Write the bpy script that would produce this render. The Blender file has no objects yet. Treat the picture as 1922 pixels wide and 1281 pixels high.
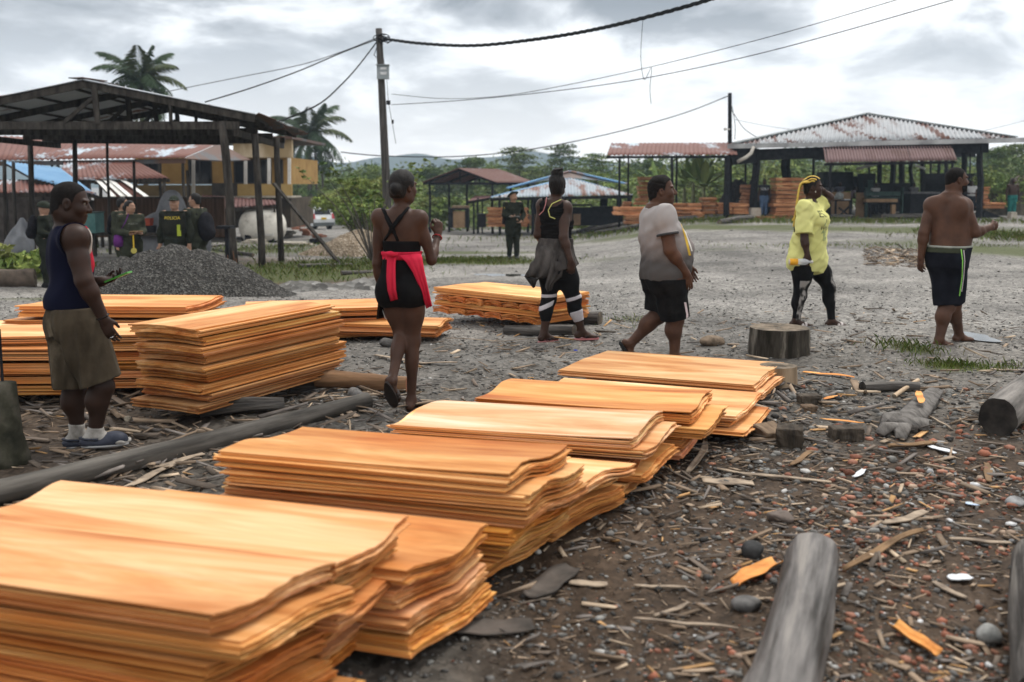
import bpy, math, random, numpy as np
from mathutils import Vector, Matrix
from mathutils.bvhtree import BVHTree
random.seed(7); RNG = np.random.default_rng(7)
SC = bpy.context.scene
COL = SC.collection
R = math.radians
# ------------------------------------------------------------------ camera
FPX, CAMH, PIT, CYO = 1868.0, 1.54, R(6), 541.33      # focal length and optical axis in pixels of the 1922 px photograph
cd = bpy.data.cameras.new('camera'); cam = bpy.data.objects.new('camera', cd); COL.objects.link(cam)
cam.location = (0, 0, CAMH); cam.rotation_euler = (R(90) - PIT, 0, 0)
cd.sensor_width = 36; cd.lens = 36 * FPX / 1922; cd.shift_y = -(640.5 - CYO) / 1922
cd.clip_start = .05; cd.clip_end = 8000
cd.dof.use_dof = True; cd.dof.focus_distance = 7.6; cd.dof.aperture_fstop = 2.2
SC.camera = cam
# ------------------------------------------------------------------ light and sky
SUN_EL, SUN_AZ = R(58), R(38)                           # azimuth clockwise from +Y: a bright patch of cloud ahead and to the right
w = bpy.data.worlds.new('World'); SC.world = w; w.use_nodes = True
nt = w.node_tree; N = nt.nodes; L = nt.links; N.clear()
def nd(t, **k):
    n = N.new(t)
    for a, b in k.items():
        if a.startswith('i_'): n.inputs[int(a[2:]) if a[2:].isdigit() else a[2:]].default_value = b
        else: setattr(n, a, b)
    return n
out = nd('ShaderNodeOutputWorld'); bg = nd('ShaderNodeBackground', i_1=.1); L.new(bg.outputs[0], out.inputs[0])
sky = nd('ShaderNodeTexSky', sky_type='NISHITA', sun_disc=False, sun_elevation=SUN_EL, sun_rotation=SUN_AZ, dust_density=2.0)
tc = nd('ShaderNodeTexCoord'); sp = nd('ShaderNodeSeparateXYZ'); L.new(tc.outputs['Generated'], sp.inputs[0])
az = nd('ShaderNodeMath', operation='ADD', i_1=.26); L.new(sp.outputs[2], az.inputs[0])
az2 = nd('ShaderNodeMath', operation='MAXIMUM', i_1=.05); L.new(az.outputs[0], az2.inputs[0])
dx = nd('ShaderNodeMath', operation='DIVIDE'); L.new(sp.outputs[0], dx.inputs[0]); L.new(az2.outputs[0], dx.inputs[1])
dy = nd('ShaderNodeMath', operation='DIVIDE'); L.new(sp.outputs[1], dy.inputs[0]); L.new(az2.outputs[0], dy.inputs[1])
cb = nd('ShaderNodeCombineXYZ', i_2=3.7); L.new(dx.outputs[0], cb.inputs[0]); L.new(dy.outputs[0], cb.inputs[1])
n1 = nd('ShaderNodeTexNoise', i_Scale=2.3, i_Detail=9, i_Roughness=.55, i_Distortion=.3); L.new(cb.outputs[0], n1.inputs['Vector'])
n2 = nd('ShaderNodeTexNoise', i_Scale=.9, i_Detail=3, i_Roughness=.5); L.new(cb.outputs[0], n2.inputs['Vector'])
mxn = nd('ShaderNodeMix', data_type='FLOAT', i_0=.22); L.new(n1.outputs[0], mxn.inputs[2]); L.new(n2.outputs[0], mxn.inputs[3])
rp = nd('ShaderNodeValToRGB'); L.new(mxn.outputs[0], rp.inputs[0])
e = rp.color_ramp.elements
e[0].position = .40; e[0].color = (.22, .225, .235, 1)
e[1].position = .56; e[1].color = (1.26, 1.24, 1.21, 1)
m = e.new(.455); m.color = (.47, .475, .485, 1); m = e.new(.50); m.color = (.88, .885, .89, 1)
vm = nd('ShaderNodeVectorMath', operation='SCALE', i_Scale=9.6); L.new(rp.outputs[0], vm.inputs[0])
# thin white layer low over the horizon
hz = nd('ShaderNodeMapRange', i_1=.03, i_2=.17, i_3=.8, i_4=0.0); L.new(sp.outputs[2], hz.inputs[0])
mh = nd('ShaderNodeMix', data_type='RGBA'); L.new(hz.outputs[0], mh.inputs[0]); L.new(vm.outputs[0], mh.inputs[6]); mh.inputs[7].default_value = (11.8, 11.5, 11.2, 1)
gn_ = nd('ShaderNodeMath', operation='MULTIPLY_ADD', i_1=.80, i_2=.84); zp = nd('ShaderNodeMath', operation='MAXIMUM', i_1=0.0); L.new(sp.outputs[2], zp.inputs[0]); L.new(zp.outputs[0], gn_.inputs[0])   # overcast: brighter towards the zenith
vz = nd('ShaderNodeVectorMath', operation='SCALE'); L.new(mh.outputs[2], vz.inputs[0]); L.new(gn_.outputs[0], vz.inputs['Scale'])
mx = nd('ShaderNodeMix', data_type='RGBA', i_0=.93); L.new(sky.outputs[0], mx.inputs[6]); L.new(vz.outputs[0], mx.inputs[7])
L.new(mx.outputs[2], bg.inputs[0])
sd = bpy.data.lights.new('sun', 'SUN'); sd.energy = 1.9; sd.angle = R(12); sd.color = (1, .96, .9)
so = bpy.data.objects.new('sun', sd); COL.objects.link(so)
so.rotation_euler = Vector((-math.sin(SUN_AZ) * math.cos(SUN_EL), -math.cos(SUN_AZ) * math.cos(SUN_EL), -math.sin(SUN_EL))).to_track_quat('-Z', 'Y').to_euler()
vs = SC.view_settings; vs.view_transform = 'Standard'; vs.look = 'None'; vs.exposure = 0.38; vs.gamma = 1
cy = SC.cycles; cy.use_denoising = True; cy.max_bounces = 6; cy.diffuse_bounces = 3; cy.glossy_bounces = 3; cy.transmission_bounces = 4; cy.transparent_max_bounces = 8; cy.volume_bounces = 2
# ------------------------------------------------------------------ measuring helpers: photograph pixel -> place
_F = np.array([0, math.cos(PIT), -math.sin(PIT)]); _U = np.array([0, math.sin(PIT), math.cos(PIT)])
def ray(x, y): return _F + (x - 961) / FPX * np.array([1., 0, 0]) + (CYO - y) / FPX * _U
def D(x, y, Y):                                           # point seen at pixel (x, y) at distance Y
    d = ray(x, y); t = Y / d[1]; return np.array([d[0] * t, Y, CAMH + d[2] * t])
def sm(a, b, x):
    t = np.clip((np.asarray(x, float) - a) / (b - a), 0, 1); return t * t * (3 - 2 * t)
def gz(x, y):                                             # the yard falls away to the back left, stays level to the right
    x = np.asarray(x, float); y = np.asarray(y, float)
    s = x / np.maximum(y, 1)
    fall = -.027 * np.clip(y - 11, 0, 75) * (1 - sm(.04, .20, s))
    bump = .018 * np.sin(x * 1.7 + y * .6) * np.sin(y * 1.3 - x * .4) + .012 * np.sin(x * 3.9 - y * 2.7)
    return fall + bump * sm(2, 4, y) - .2 * np.exp(-((x + 6) / 3.5) ** 2 - ((y - 18) / 3.2) ** 2)
def G(x, y, z=None):                                      # point of the ground (or of height z) seen at pixel
    d = ray(x, y)
    if z is not None:
        t = (z - CAMH) / d[2]; return np.array([d[0] * t, d[1] * t, z])
    t = .5
    while t < 150:
        if CAMH + d[2] * t < gz(d[0] * t, d[1] * t): break
        t *= 1.004
    return np.array([d[0] * t, d[1] * t, float(gz(d[0] * t, d[1] * t))])
# ------------------------------------------------------------------ materials
def _base(name):
    m = bpy.data.materials.new(name); m.use_nodes = True
    t = m.node_tree; b = t.nodes['Principled BSDF']; b.inputs['Specular IOR Level'].default_value = .1; return m, t, b
def _n(t, ty, **k):
    n = t.nodes.new(ty)
    for a, b in k.items():
        if a.startswith('i_'): n.inputs[int(a[2:]) if a[2:].isdigit() else a[2:]].default_value = b
        else: setattr(n, a, b)
    return n
def pm(name, c1, c2=None, scale=6, rough=.8, bump=.15, st=(1, 1, 1), c3=None, lo=.35, hi=.65, vcol=False, ocol=False, metal=0, spec=.14, detail=5, bscale=None, rnd=True, bdist=.01):
    """mottled surface: two or three colours by stretched noise; vcol/ocol multiply in the mesh's or the object's own colour"""
    m, t, b = _base(name); l = t.links
    tcn = _n(t, 'ShaderNodeTexCoord'); mp = _n(t, 'ShaderNodeMapping'); mp.inputs['Scale'].default_value = st
    l.new(tcn.outputs['Object'], mp.inputs[0])
    if rnd:
        oi = _n(t, 'ShaderNodeObjectInfo'); ml = _n(t, 'ShaderNodeMath', operation='MULTIPLY', i_1=37.0); l.new(oi.outputs['Random'], ml.inputs[0]); l.new(ml.outputs[0], mp.inputs['Location'])
    nz = _n(t, 'ShaderNodeTexNoise', i_Scale=scale, i_Detail=detail, i_Roughness=.6); l.new(mp.outputs[0], nz.inputs['Vector'])
    rp = _n(t, 'ShaderNodeValToRGB'); l.new(nz.outputs[0], rp.inputs[0])
    e = rp.color_ramp.elements; e[0].position = lo; e[1].position = hi; e[0].color = (*c1, 1); e[1].color = (*(c2 or c1), 1)
    if c3: q = e.new((lo + hi) / 2); q.color = (*c3, 1)
    cur = rp.outputs[0]
    if vcol:
        a = _n(t, 'ShaderNodeAttribute', attribute_name='Col'); x = _n(t, 'ShaderNodeMix', data_type='RGBA', blend_type='MULTIPLY', i_0=1.0); l.new(cur, x.inputs[6]); l.new(a.outputs[0], x.inputs[7]); cur = x.outputs[2]
    if ocol:
        oi2 = _n(t, 'ShaderNodeObjectInfo'); x = _n(t, 'ShaderNodeMix', data_type='RGBA', blend_type='MULTIPLY', i_0=1.0); l.new(cur, x.inputs[6]); l.new(oi2.outputs['Color'], x.inputs[7]); cur = x.outputs[2]
    l.new(cur, b.inputs['Base Color'])
    b.inputs['Roughness'].default_value = rough; b.inputs['Metallic'].default_value = metal; b.inputs['Specular IOR Level'].default_value = spec
    if bump:
        bn = _n(t, 'ShaderNodeTexNoise', i_Scale=bscale or scale * 3, i_Detail=4); l.new(mp.outputs[0], bn.inputs['Vector'])
        bp = _n(t, 'ShaderNodeBump', i_Strength=bump, i_Distance=bdist); l.new(bn.outputs[0], bp.inputs['Height']); l.new(bp.outputs[0], b.inputs['Normal'])
    return m
def tin(name, base, base2, rust, rust2, amount=.5, sc=.55, st=(1, 1, .35)):
    """painted or galvanised roofing tin with rust eating through it in streaks and whole sheets"""
    m, t, b = _base(name); l = t.links
    tcn = _n(t, 'ShaderNodeTexCoord'); mp = _n(t, 'ShaderNodeMapping'); mp.inputs['Scale'].default_value = st; l.new(tcn.outputs['Object'], mp.inputs[0])
    nb = _n(t, 'ShaderNodeTexNoise', i_Scale=sc * 5, i_Detail=5, i_Roughness=.6); l.new(mp.outputs[0], nb.inputs['Vector'])
    c1 = _n(t, 'ShaderNodeMix', data_type='RGBA'); l.new(nb.outputs[0], c1.inputs[0]); c1.inputs[6].default_value = (*base, 1); c1.inputs[7].default_value = (*base2, 1)
    nr = _n(t, 'ShaderNodeTexNoise', i_Scale=sc * 9, i_Detail=4); l.new(mp.outputs[0], nr.inputs['Vector'])
    c2 = _n(t, 'ShaderNodeMix', data_type='RGBA'); l.new(nr.outputs[0], c2.inputs[0]); c2.inputs[6].default_value = (*rust, 1); c2.inputs[7].default_value = (*rust2, 1)
    nm = _n(t, 'ShaderNodeTexNoise', i_Scale=sc, i_Detail=7, i_Roughness=.68); l.new(mp.outputs[0], nm.inputs['Vector'])
    r = _n(t, 'ShaderNodeMapRange', i_1=.53 - amount * .3 + .06, i_2=.53 - amount * .3 + .13); l.new(nm.outputs[0], r.inputs[0])
    x = _n(t, 'ShaderNodeMix', data_type='RGBA'); l.new(r.outputs[0], x.inputs[0]); l.new(c1.outputs[2], x.inputs[6]); l.new(c2.outputs[2], x.inputs[7]); l.new(x.outputs[2], b.inputs['Base Color'])
    b.inputs['Roughness'].default_value = .6; b.inputs['Specular IOR Level'].default_value = .2
    return m
# ------------------------------------------------------------------ mesh helpers
def mesh(name, V, Fc, smooth=False, cols=None):
    me = bpy.data.meshes.new(name); V = np.asarray(V, np.float32)
    if isinstance(Fc, np.ndarray):
        k = Fc.shape[1]; me.vertices.add(len(V)); me.vertices.foreach_set('co', V.ravel())
        me.loops.add(Fc.size); me.loops.foreach_set('vertex_index', Fc.astype(np.int32).ravel())
        me.polygons.add(len(Fc)); me.polygons.foreach_set('loop_start', np.arange(0, Fc.size, k, dtype=np.int32))
        try: me.polygons.foreach_set('loop_total', np.full(len(Fc), k, np.int32))
        except Exception: pass
        me.update(calc_edges=True)
    else:
        me.from_pydata(V.tolist(), [], Fc); me.update()
    if smooth: me.polygons.foreach_set('use_smooth', np.ones(len(me.polygons), bool))
    if cols is not None:
        a = me.color_attributes.new('Col', 'FLOAT_COLOR', 'POINT'); c = np.ones((len(V), 4), np.float32); c[:, :3] = cols; a.data.foreach_set('color', c.ravel())
    return me
def link(name, me, mat=None, parent=None, loc=None, rot=None):
    o = bpy.data.objects.new(name, me); COL.objects.link(o)
    if mat is not None and me is not None and not len(me.materials): me.materials.append(mat)
    if parent is not None: o.parent = parent
    if loc is not None: o.location = [float(v) for v in loc]
    if rot is not None: o.rotation_euler = rot
    return o
def tag(o, label=None, cat=None, group=None, kind=None):
    if label: o['label'] = label
    if cat: o['category'] = cat
    if group: o['group'] = group
    if kind: o['kind'] = kind
    return o
def thing(name, label, cat, loc=(0, 0, 0), group=None, rot=None):
    return tag(link(name, None, None, None, loc, rot), label, cat, group)
class MB:
    """collects boxes, bars, tubes and sheets into one mesh"""
    def __init__(s): s.V = []; s.F = []; s.C = []; s.n = 0
    def add(s, V, Fc, col=(1, 1, 1)):
        V = np.asarray(V, float); s.V.append(V); s.C.append(np.tile(np.asarray(col, float), (len(V), 1)))
        s.F += [tuple(int(i) + s.n for i in f) for f in Fc]; s.n += len(V); return s
    def frame(s, c, ax, hs, col=(1, 1, 1), taper=1.0):
        c = np.asarray(c, float); ax = [np.asarray(a, float) for a in ax]; V = []
        for k in (-1, 1):
            q = taper if k > 0 else 1.0
            for i, j in ((-1, -1), (1, -1), (1, 1), (-1, 1)): V.append(c + ax[0] * hs[0] * i * q + ax[1] * hs[1] * j * q + ax[2] * hs[2] * k)
        return s.add(V, [(3, 2, 1, 0), (4, 5, 6, 7), (0, 1, 5, 4), (1, 2, 6, 5), (2, 3, 7, 6), (3, 0, 4, 7)], col)
    def box(s, c, size, rz=0, col=(1, 1, 1), taper=1.0):
        a = (math.cos(rz), math.sin(rz), 0); b = (-math.sin(rz), math.cos(rz), 0)
        return s.frame(c, (a, b, (0, 0, 1)), [v / 2 for v in size], col, taper)
    def bar(s, a, b, w, h=None, col=(1, 1, 1), up=(0, 0, 1), taper=1.0):
        a = np.asarray(a, float); b = np.asarray(b, float); d = b - a; ln = np.linalg.norm(d); d /= ln
        u = np.asarray(up, float); r = np.cross(d, u)
        if np.linalg.norm(r) < 1e-3: r = np.cross(d, (0, 1, 0)); 
        r /= np.linalg.norm(r); u = np.cross(r, d)
        return s.frame((a + b) / 2, (r, u, d), (w / 2, (h or w) / 2, ln / 2), col, taper)
    def tube(s, path, rad, n=8, cap=True, col=(1, 1, 1), wob=0, sq=1.0):
        P = [np.asarray(p, float) for p in path]; rad = [rad] * len(P) if np.isscalar(rad) else rad
        V = []; Fc = []; ref = None
        for i, p in enumerate(P):
            d = P[min(i + 1, len(P) - 1)] - P[max(i - 1, 0)]; d = d / (np.linalg.norm(d) + 1e-9)
            if ref is None: ref = np.cross(d, (0, 0, 1.)) if abs(d[2]) < .9 else np.cross(d, (0, 1., 0))
            ref = ref - d * (ref @ d); ref /= np.linalg.norm(ref); u = np.cross(d, ref)
            for k in range(n):
                a = 2 * math.pi * k / n; q = rad[i] * (1 + wob * math.sin(k * 2.3 + i * 1.1) * math.cos(k * 1.3 - i * .7))
                V.append(p + ref * q * math.cos(a) + u * q * sq * math.sin(a))
        for i in range(len(P) - 1):
            for k in range(n):
                k2 = (k + 1) % n; Fc.append((i * n + k, i * n + k2, (i + 1) * n + k2, (i + 1) * n + k))
        if cap: Fc.append(tuple(range(n - 1, -1, -1))); Fc.append(tuple((len(P) - 1) * n + k for k in range(n)))
        return s.add(V, Fc, col)
    def lathe(s, prof, c=(0, 0, 0), n=16, col=(1, 1, 1), ax='z'):
        V = []; Fc = []
        for r, h in prof:
            for k in range(n):
                a = 2 * math.pi * k / n; v = (r * math.cos(a), r * math.sin(a), h)
                if ax == 'x': v = (v[2], v[0], v[1])
                if ax == 'y': v = (v[0], v[2], v[1])
                V.append(np.add(v, c))
        for i in range(len(prof) - 1):
            for k in range(n):
                k2 = (k + 1) % n; Fc.append((i * n + k, i * n + k2, (i + 1) * n + k2, (i + 1) * n + k))
        Fc.append(tuple(range(n - 1, -1, -1))); Fc.append(tuple((len(prof) - 1) * n + k for k in range(n)))
        return s.add(V, Fc, col)
    def prism(s, poly, d, col=(1, 1, 1)):                  # 3-D polygon pushed along vector d
        P = [np.asarray(p, float) for p in poly]; n = len(P); d = np.asarray(d, float)
        return s.add(P + [p + d for p in P], [tuple(range(n - 1, -1, -1)), tuple(range(n, 2 * n))] + [(i, (i + 1) % n, n + (i + 1) % n, n + i) for i in range(n)], col)
    def build(s, name, mat, parent=None, origin=(0, 0, 0), smooth=False, label=None):
        V = np.concatenate(s.V) - np.asarray(origin, float)
        me = mesh(name, V, s.F, smooth, np.concatenate(s.C))
        o = link(name, me, mat, parent, None if parent is not None else origin)
        if label: o['label'] = label
        return o
def fix(o):                                                # outward normals
    import bmesh
    b = bmesh.new(); b.from_mesh(o.data); bmesh.ops.recalc_face_normals(b, faces=b.faces); b.to_mesh(o.data); b.free(); return o
def corrug(mb, bot, top, waves, amp, nrm, th=.012, rows=4, per=6, sag=None):
    """corrugated sheet between two edge curves bot(s), top(s), s in 0..1; the ribs run from bot to top; nrm is its outward normal"""
    n = max(2, int(waves * per)); nrm = np.asarray(nrm, float); nrm /= np.linalg.norm(nrm); V = []
    for side in (0, 1):
        for i in range(n + 1):
            s_ = i / n; a = np.asarray(bot(s_), float); b = np.asarray(top(s_), float); off = amp * math.sin(2 * math.pi * waves * s_)
            for j in range(rows + 1):
                t = j / rows; V.append(a + (b - a) * t + nrm * (off - side * th + (sag(s_, t) if sag else 0)))
    Fc = []; m_ = rows + 1; q = (n + 1) * m_
    for i in range(n):
        for j in range(rows):
            a, b, c, d = i * m_ + j, (i + 1) * m_ + j, (i + 1) * m_ + j + 1, i * m_ + j + 1
            Fc += [(a, b, c, d), (q + d, q + c, q + b, q + a)]
        a, b = i * m_, (i + 1) * m_; Fc.append((a, q + a, q + b, b)); a, b = i * m_ + rows, (i + 1) * m_ + rows; Fc.append((b, q + b, q + a, a))
    for i in (0, n):
        for j in range(rows):
            a, d = i * m_ + j, i * m_ + j + 1; Fc.append((a, d, q + d, q + a))
    mb.add(V, Fc); return mb
def lin(a, b): a = np.asarray(a, float); b = np.asarray(b, float); return lambda s: a + (b - a) * s
# ================================================================== GROUND
def ground_weights(x, y):
    """what lies where: r = grass, g = brown dirt, b = dark trodden mud"""
    def blob(cx, cy, rx, ry): return np.exp(-(((x - cx) / rx) ** 2 + ((y - cy) / ry) ** 2))
    gr = np.zeros_like(x)
    for p, rx, ry, s_ in (((850, 492), 2.4, 1.6, 1), ((900, 476), 3, 1.2, .7), ((560, 520), 1.6, 1.2, .8), ((600, 500), 2.2, 2.5, .8), ((480, 470), 5, 4, .6), ((1790, 690), .3, .18, .9), ((1710, 655), .3, .3, .6), ((1880, 690), .3, .15, .7), ((1100, 425), 5, 3.5, .8),
                          ((1250, 432), 6, 3, .7), ((1750, 432), 6, 2.5, .8), ((1880, 470), 2, 3, .7), ((1660, 455), 3.0, 1.0, .5), ((40, 520), 1.6, 1.6, .9), ((60, 560), 1.0, 1.0, .5), ((1190, 600), .4, .5, .35), ((1420, 470), 5, 1.4, .35)):
        c = G(*p); gr = gr + s_ * blob(c[0], c[1], rx, ry)
    br = sm(7.2, 4.2, y) * sm(-.6, .6, x) + .8 * blob(-4.5, 19.5, 2.4, 1.6) + .5 * blob(-3, 6, 1.6, 2.5) + .6 * blob(-5.5, 24, 4, 3)
    mu = sm(-1.0, -2.6, x + (y - 6) * .12) * sm(14, 8, y) + .7 * blob(-3.8, 20, 2.6, 1.0) + .55 * sm(12.5, 8.5, y) + .25 * sm(8, 5, y)
    return np.clip(gr, 0, 1), np.clip(br, 0, 1), np.clip(mu, 0, 1)
rr = np.concatenate([[0.02], np.geomspace(1.2, 40, 170), np.geomspace(42, 2600, 46)]); na = 420
ang = np.concatenate([np.linspace(R(-42), R(42), 300, endpoint=False), np.linspace(R(42), R(318), na - 300, endpoint=False)])
RR, AA = np.meshgrid(rr, ang, indexing='ij'); gx = RR * np.sin(AA); gy = RR * np.cos(AA)
gv = np.stack([gx.ravel(), gy.ravel(), gz(gx, gy).ravel() + np.where(gy.ravel() < 20, RNG.normal(0, .004, gx.size), 0)], 1)
ii = np.arange(len(rr) - 1)[:, None] * na; jj = np.arange(na)[None]
gf = np.stack([(ii + jj), (ii + (jj + 1) % na), (ii + na + (jj + 1) % na), (ii + na + jj)], -1).reshape(-1, 4)[:, ::-1]
wr = np.stack(ground_weights(gx.ravel(), gy.ravel()), 1)
m, t, b = _base('yard_gravel'); l = t.links
tcn = _n(t, 'ShaderNodeTexCoord'); at = _n(t, 'ShaderNodeAttribute', attribute_name='Col'); sx = _n(t, 'ShaderNodeSeparateColor'); l.new(at.outputs[0], sx.inputs[0])
vo = _n(t, 'ShaderNodeTexVoronoi', i_Scale=38.0); l.new(tcn.outputs['Object'], vo.inputs['Vector'])
vo2 = _n(t, 'ShaderNodeTexVoronoi', i_Scale=16.0); l.new(tcn.outputs['Object'], vo2.inputs['Vector'])
mc = _n(t, 'ShaderNodeMix', data_type='FLOAT', i_0=.4); l.new(vo.outputs['Color'], mc.inputs[2]); l.new(vo2.outputs['Color'], mc.inputs[3])
gr = _n(t, 'ShaderNodeValToRGB'); l.new(mc.outputs[0], gr.inputs[0])
for p_, c_ in ((0, (.014, .013, .011)), (.38, (.050, .046, .040)), (.66, (.122, .113, .10)), (1, (.37, .35, .32))):
    q = gr.color_ramp.elements[0] if p_ == 0 else gr.color_ramp.elements[1] if p_ == 1 else gr.color_ramp.elements.new(p_)
    q.position = p_; q.color = (*c_, 1)
db = _n(t, 'ShaderNodeValToRGB'); l.new(mc.outputs[0], db.inputs[0])
for p_, c_ in ((0, (.03, .022, .015)), (.5, (.085, .06, .042)), (1, (.22, .16, .115))):
    q = db.color_ramp.elements[0] if p_ == 0 else db.color_ramp.elements[1] if p_ == 1 else db.color_ramp.elements.new(p_)
    q.position = p_; q.color = (*c_, 1)
ln = _n(t, 'ShaderNodeTexNoise', i_Scale=.5, i_Detail=8, i_Roughness=.65); l.new(tcn.outputs['Object'], ln.inputs['Vector'])
def gated(sock, lo, hi):                                   # attribute weight broken up by large noise
    ad = _n(t, 'ShaderNodeMath', operation='ADD'); l.new(sock, ad.inputs[0]); l.new(ln.outputs[0], ad.inputs[1])
    r_ = _n(t, 'ShaderNodeMapRange', i_1=lo, i_2=hi); l.new(ad.outputs[0], r_.inputs[0]); return r_.outputs[0]
x1 = _n(t, 'ShaderNodeMix', data_type='RGBA'); l.new(gated(sx.outputs[1], .75, 1.15), x1.inputs[0]); l.new(gr.outputs[0], x1.inputs[6]); l.new(db.outputs[0], x1.inputs[7])
x2 = _n(t, 'ShaderNodeMix', data_type='RGBA'); l.new(gated(sx.outputs[2], .7, 1.3), x2.inputs[0]); l.new(x1.outputs[2], x2.inputs[6])
dk = _n(t, 'ShaderNodeMix', data_type='RGBA', blend_type='MULTIPLY', i_0=1.0); l.new(x1.outputs[2], dk.inputs[6]); dk.inputs[7].default_value = (.40, .37, .34, 1); l.new(dk.outputs[2], x2.inputs[7])
pn = _n(t, 'ShaderNodeTexNoise', i_Scale=.34, i_Detail=8, i_Roughness=.7); l.new(tcn.outputs['Object'], pn.inputs['Vector'])
pr_ = _n(t, 'ShaderNodeMapRange', i_1=.36, i_2=.64, i_3=.5, i_4=1.4); l.new(pn.outputs[0], pr_.inputs[0])
xs = _n(t, 'ShaderNodeVectorMath', operation='SCALE'); l.new(x2.outputs[2], xs.inputs[0]); l.new(pr_.outputs[0], xs.inputs['Scale'])
gn = _n(t, 'ShaderNodeTexNoise', i_Scale=9, i_Detail=5); l.new(tcn.outputs['Object'], gn.inputs['Vector'])
gc = _n(t, 'ShaderNodeMix', data_type='RGBA'); l.new(gn.outputs[0], gc.inputs[0]); gc.inputs[6].default_value = (.045, .06, .018, 1); gc.inputs[7].default_value = (.11, .115, .05, 1)
x3 = _n(t, 'ShaderNodeMix', data_type='RGBA'); l.new(gated(sx.outputs[0], .78, 1.15), x3.inputs[0]); l.new(xs.outputs[0], x3.inputs[6]); l.new(gc.outputs[2], x3.inputs[7])
l.new(x3.outputs[2], b.inputs['Base Color']); b.inputs['Roughness'].default_value = .75
bp = _n(t, 'ShaderNodeBump', i_Strength=1.0, i_Distance=.035); l.new(mc.outputs[0], bp.inputs['Height']); l.new(bp.outputs[0], b.inputs['Normal'])
tag(link('ground', mesh('ground', gv, gf, True, wr), m), kind='structure')
# hills far behind, blue only through the haze
hm = pm('hill_forest', (.02, .032, .025), (.035, .05, .035), scale=.02, bump=0, rough=1, rnd=False)
hx = np.linspace(-760, 760, 180); hv = []
prof = lambda x: 47 + 5 * np.sin(x * .0075 + 2.2) + 4 * np.sin(x * .017 + .4) + 2.5 * np.sin(x * .041) + 1.4 * np.sin(x * .09 + 2)
for k, (dy_, f_) in enumerate(((0, 0), (120, .45), (260, .8), (420, 1.0), (700, .7))):
    for x in hx: hv.append((x, 800 + dy_ * .3, -6 + f_ * .64 * prof(x * 1.4 + k * 14) + (3 * math.sin(x * .05 + k * 2) if k else 0)))
n_ = len(hx); hf = np.array([(k * n_ + i, k * n_ + i + 1, (k + 1) * n_ + i + 1, (k + 1) * n_ + i) for k in range(4) for i in range(n_ - 1)])
tag(link('hills', mesh('hills', hv, hf, True), hm), kind='structure')
# puddles
wm, t, b = _base('puddle_water'); b.inputs['Specular IOR Level'].default_value = .5; b.inputs['Base Color'].default_value = (.05, .05, .045, 1); b.inputs['Roughness'].default_value = .03; b.inputs['IOR'].default_value = 1.33
def puddle(name, px, py, rx, ry, seed):
    c = G(px, py); rg = np.random.default_rng(seed); ph = rg.uniform(0, 6, 4); V = [(0, 0, 0)]
    for k in range(40):
        a = 2 * math.pi * k / 40; q = 1 + .22 * math.sin(2 * a + ph[0]) + .18 * math.sin(3 * a + ph[1]) + .1 * math.sin(6 * a + ph[2]); V.append((rx * q * math.cos(a), ry * q * math.sin(a), 0))
    zz = float(np.mean([gz(c[0] + v[0], c[1] + v[1]) for v in V])) + .006
    tag(link(name, mesh(name, V, [(0, k + 1, (k + 1) % 40 + 1) for k in range(40)]), wm, None, (c[0], c[1], zz)), kind='structure')
puddle('puddle_water', 1818, 632, .20, .35, 1); puddle('puddle_water', 930, 517, .42, .3, 2); puddle('puddle_water', 985, 518, .30, .22, 3)
# ================================================================== BUILDINGS
WOOD_D = pm('weathered_timber', (.016, .0135, .0115), (.075, .066, .057), 9, .85, .4, (1, 1, .25), rnd=False)
WOOD_B = pm('black_timber', (.006, .0065, .008), (.02, .021, .025), 6, .8, .3)  # near-black timber for posts and roof frames
TIN_W = tin('pale_tin', (.50, .53, .56), (.36, .39, .43), (.11, .045, .03), (.17, .08, .055), .12, .6)
TIN_WR = tin('pale_rusting_tin', (.44, .45, .46), (.25, .265, .28), (.085, .036, .027), (.14, .062, .045), .30, .75, (1.6, .35, .5))
TIN_R = tin('rusty_tin', (.45, .55, .62), (.34, .38, .42), (.115, .042, .031), (.165, .068, .05), .74, .6, (1, .5, .5))
TIN_B = tin('blue_tin', (.12, .27, .46), (.22, .37, .52), (.2, .08, .05), (.3, .2, .15), .12, .5)
TIN_M = tin('maroon_tin', (.13, .065, .062), (.18, .10, .095), (.10, .045, .04), (.15, .075, .07), .5, .8)
TIN_D = tin('dark_tin', (.06, .06, .065), (.10, .10, .105), (.09, .05, .04), (.12, .07, .05), .45, .7)
CONC = pm('stained_concrete', (.30, .27, .22), (.46, .42, .36), 5, .9, .3, c3=(.38, .34, .28))
def posts(mb, pts):
    for a, b, wd in pts: mb.bar(a, b, wd, col=(1, 1, 1))
def separate(parent, name, pts, mat, o, n=7):             # every post a mesh of its own
    for a, b, wd in pts:
        q = MB(); a = np.asarray(a, float); b = np.asarray(b, float)
        q.tube([a + (b - a) * k / 4 + (RNG.normal(0, wd * .12, 3) if 0 < k < 4 else 0) for k in range(5)], [wd / 2 * f for f in (1.08, 1.02, 1, .98, .95)], n, sq=.9)
        fix(q.build(name, mat, parent, o, smooth=n > 6))
def down(p, base=None):                                   # foot of a vertical post on the ground
    return np.array([p[0], p[1], float(gz(p[0], p[1])) - .05 if base is None else base])
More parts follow.
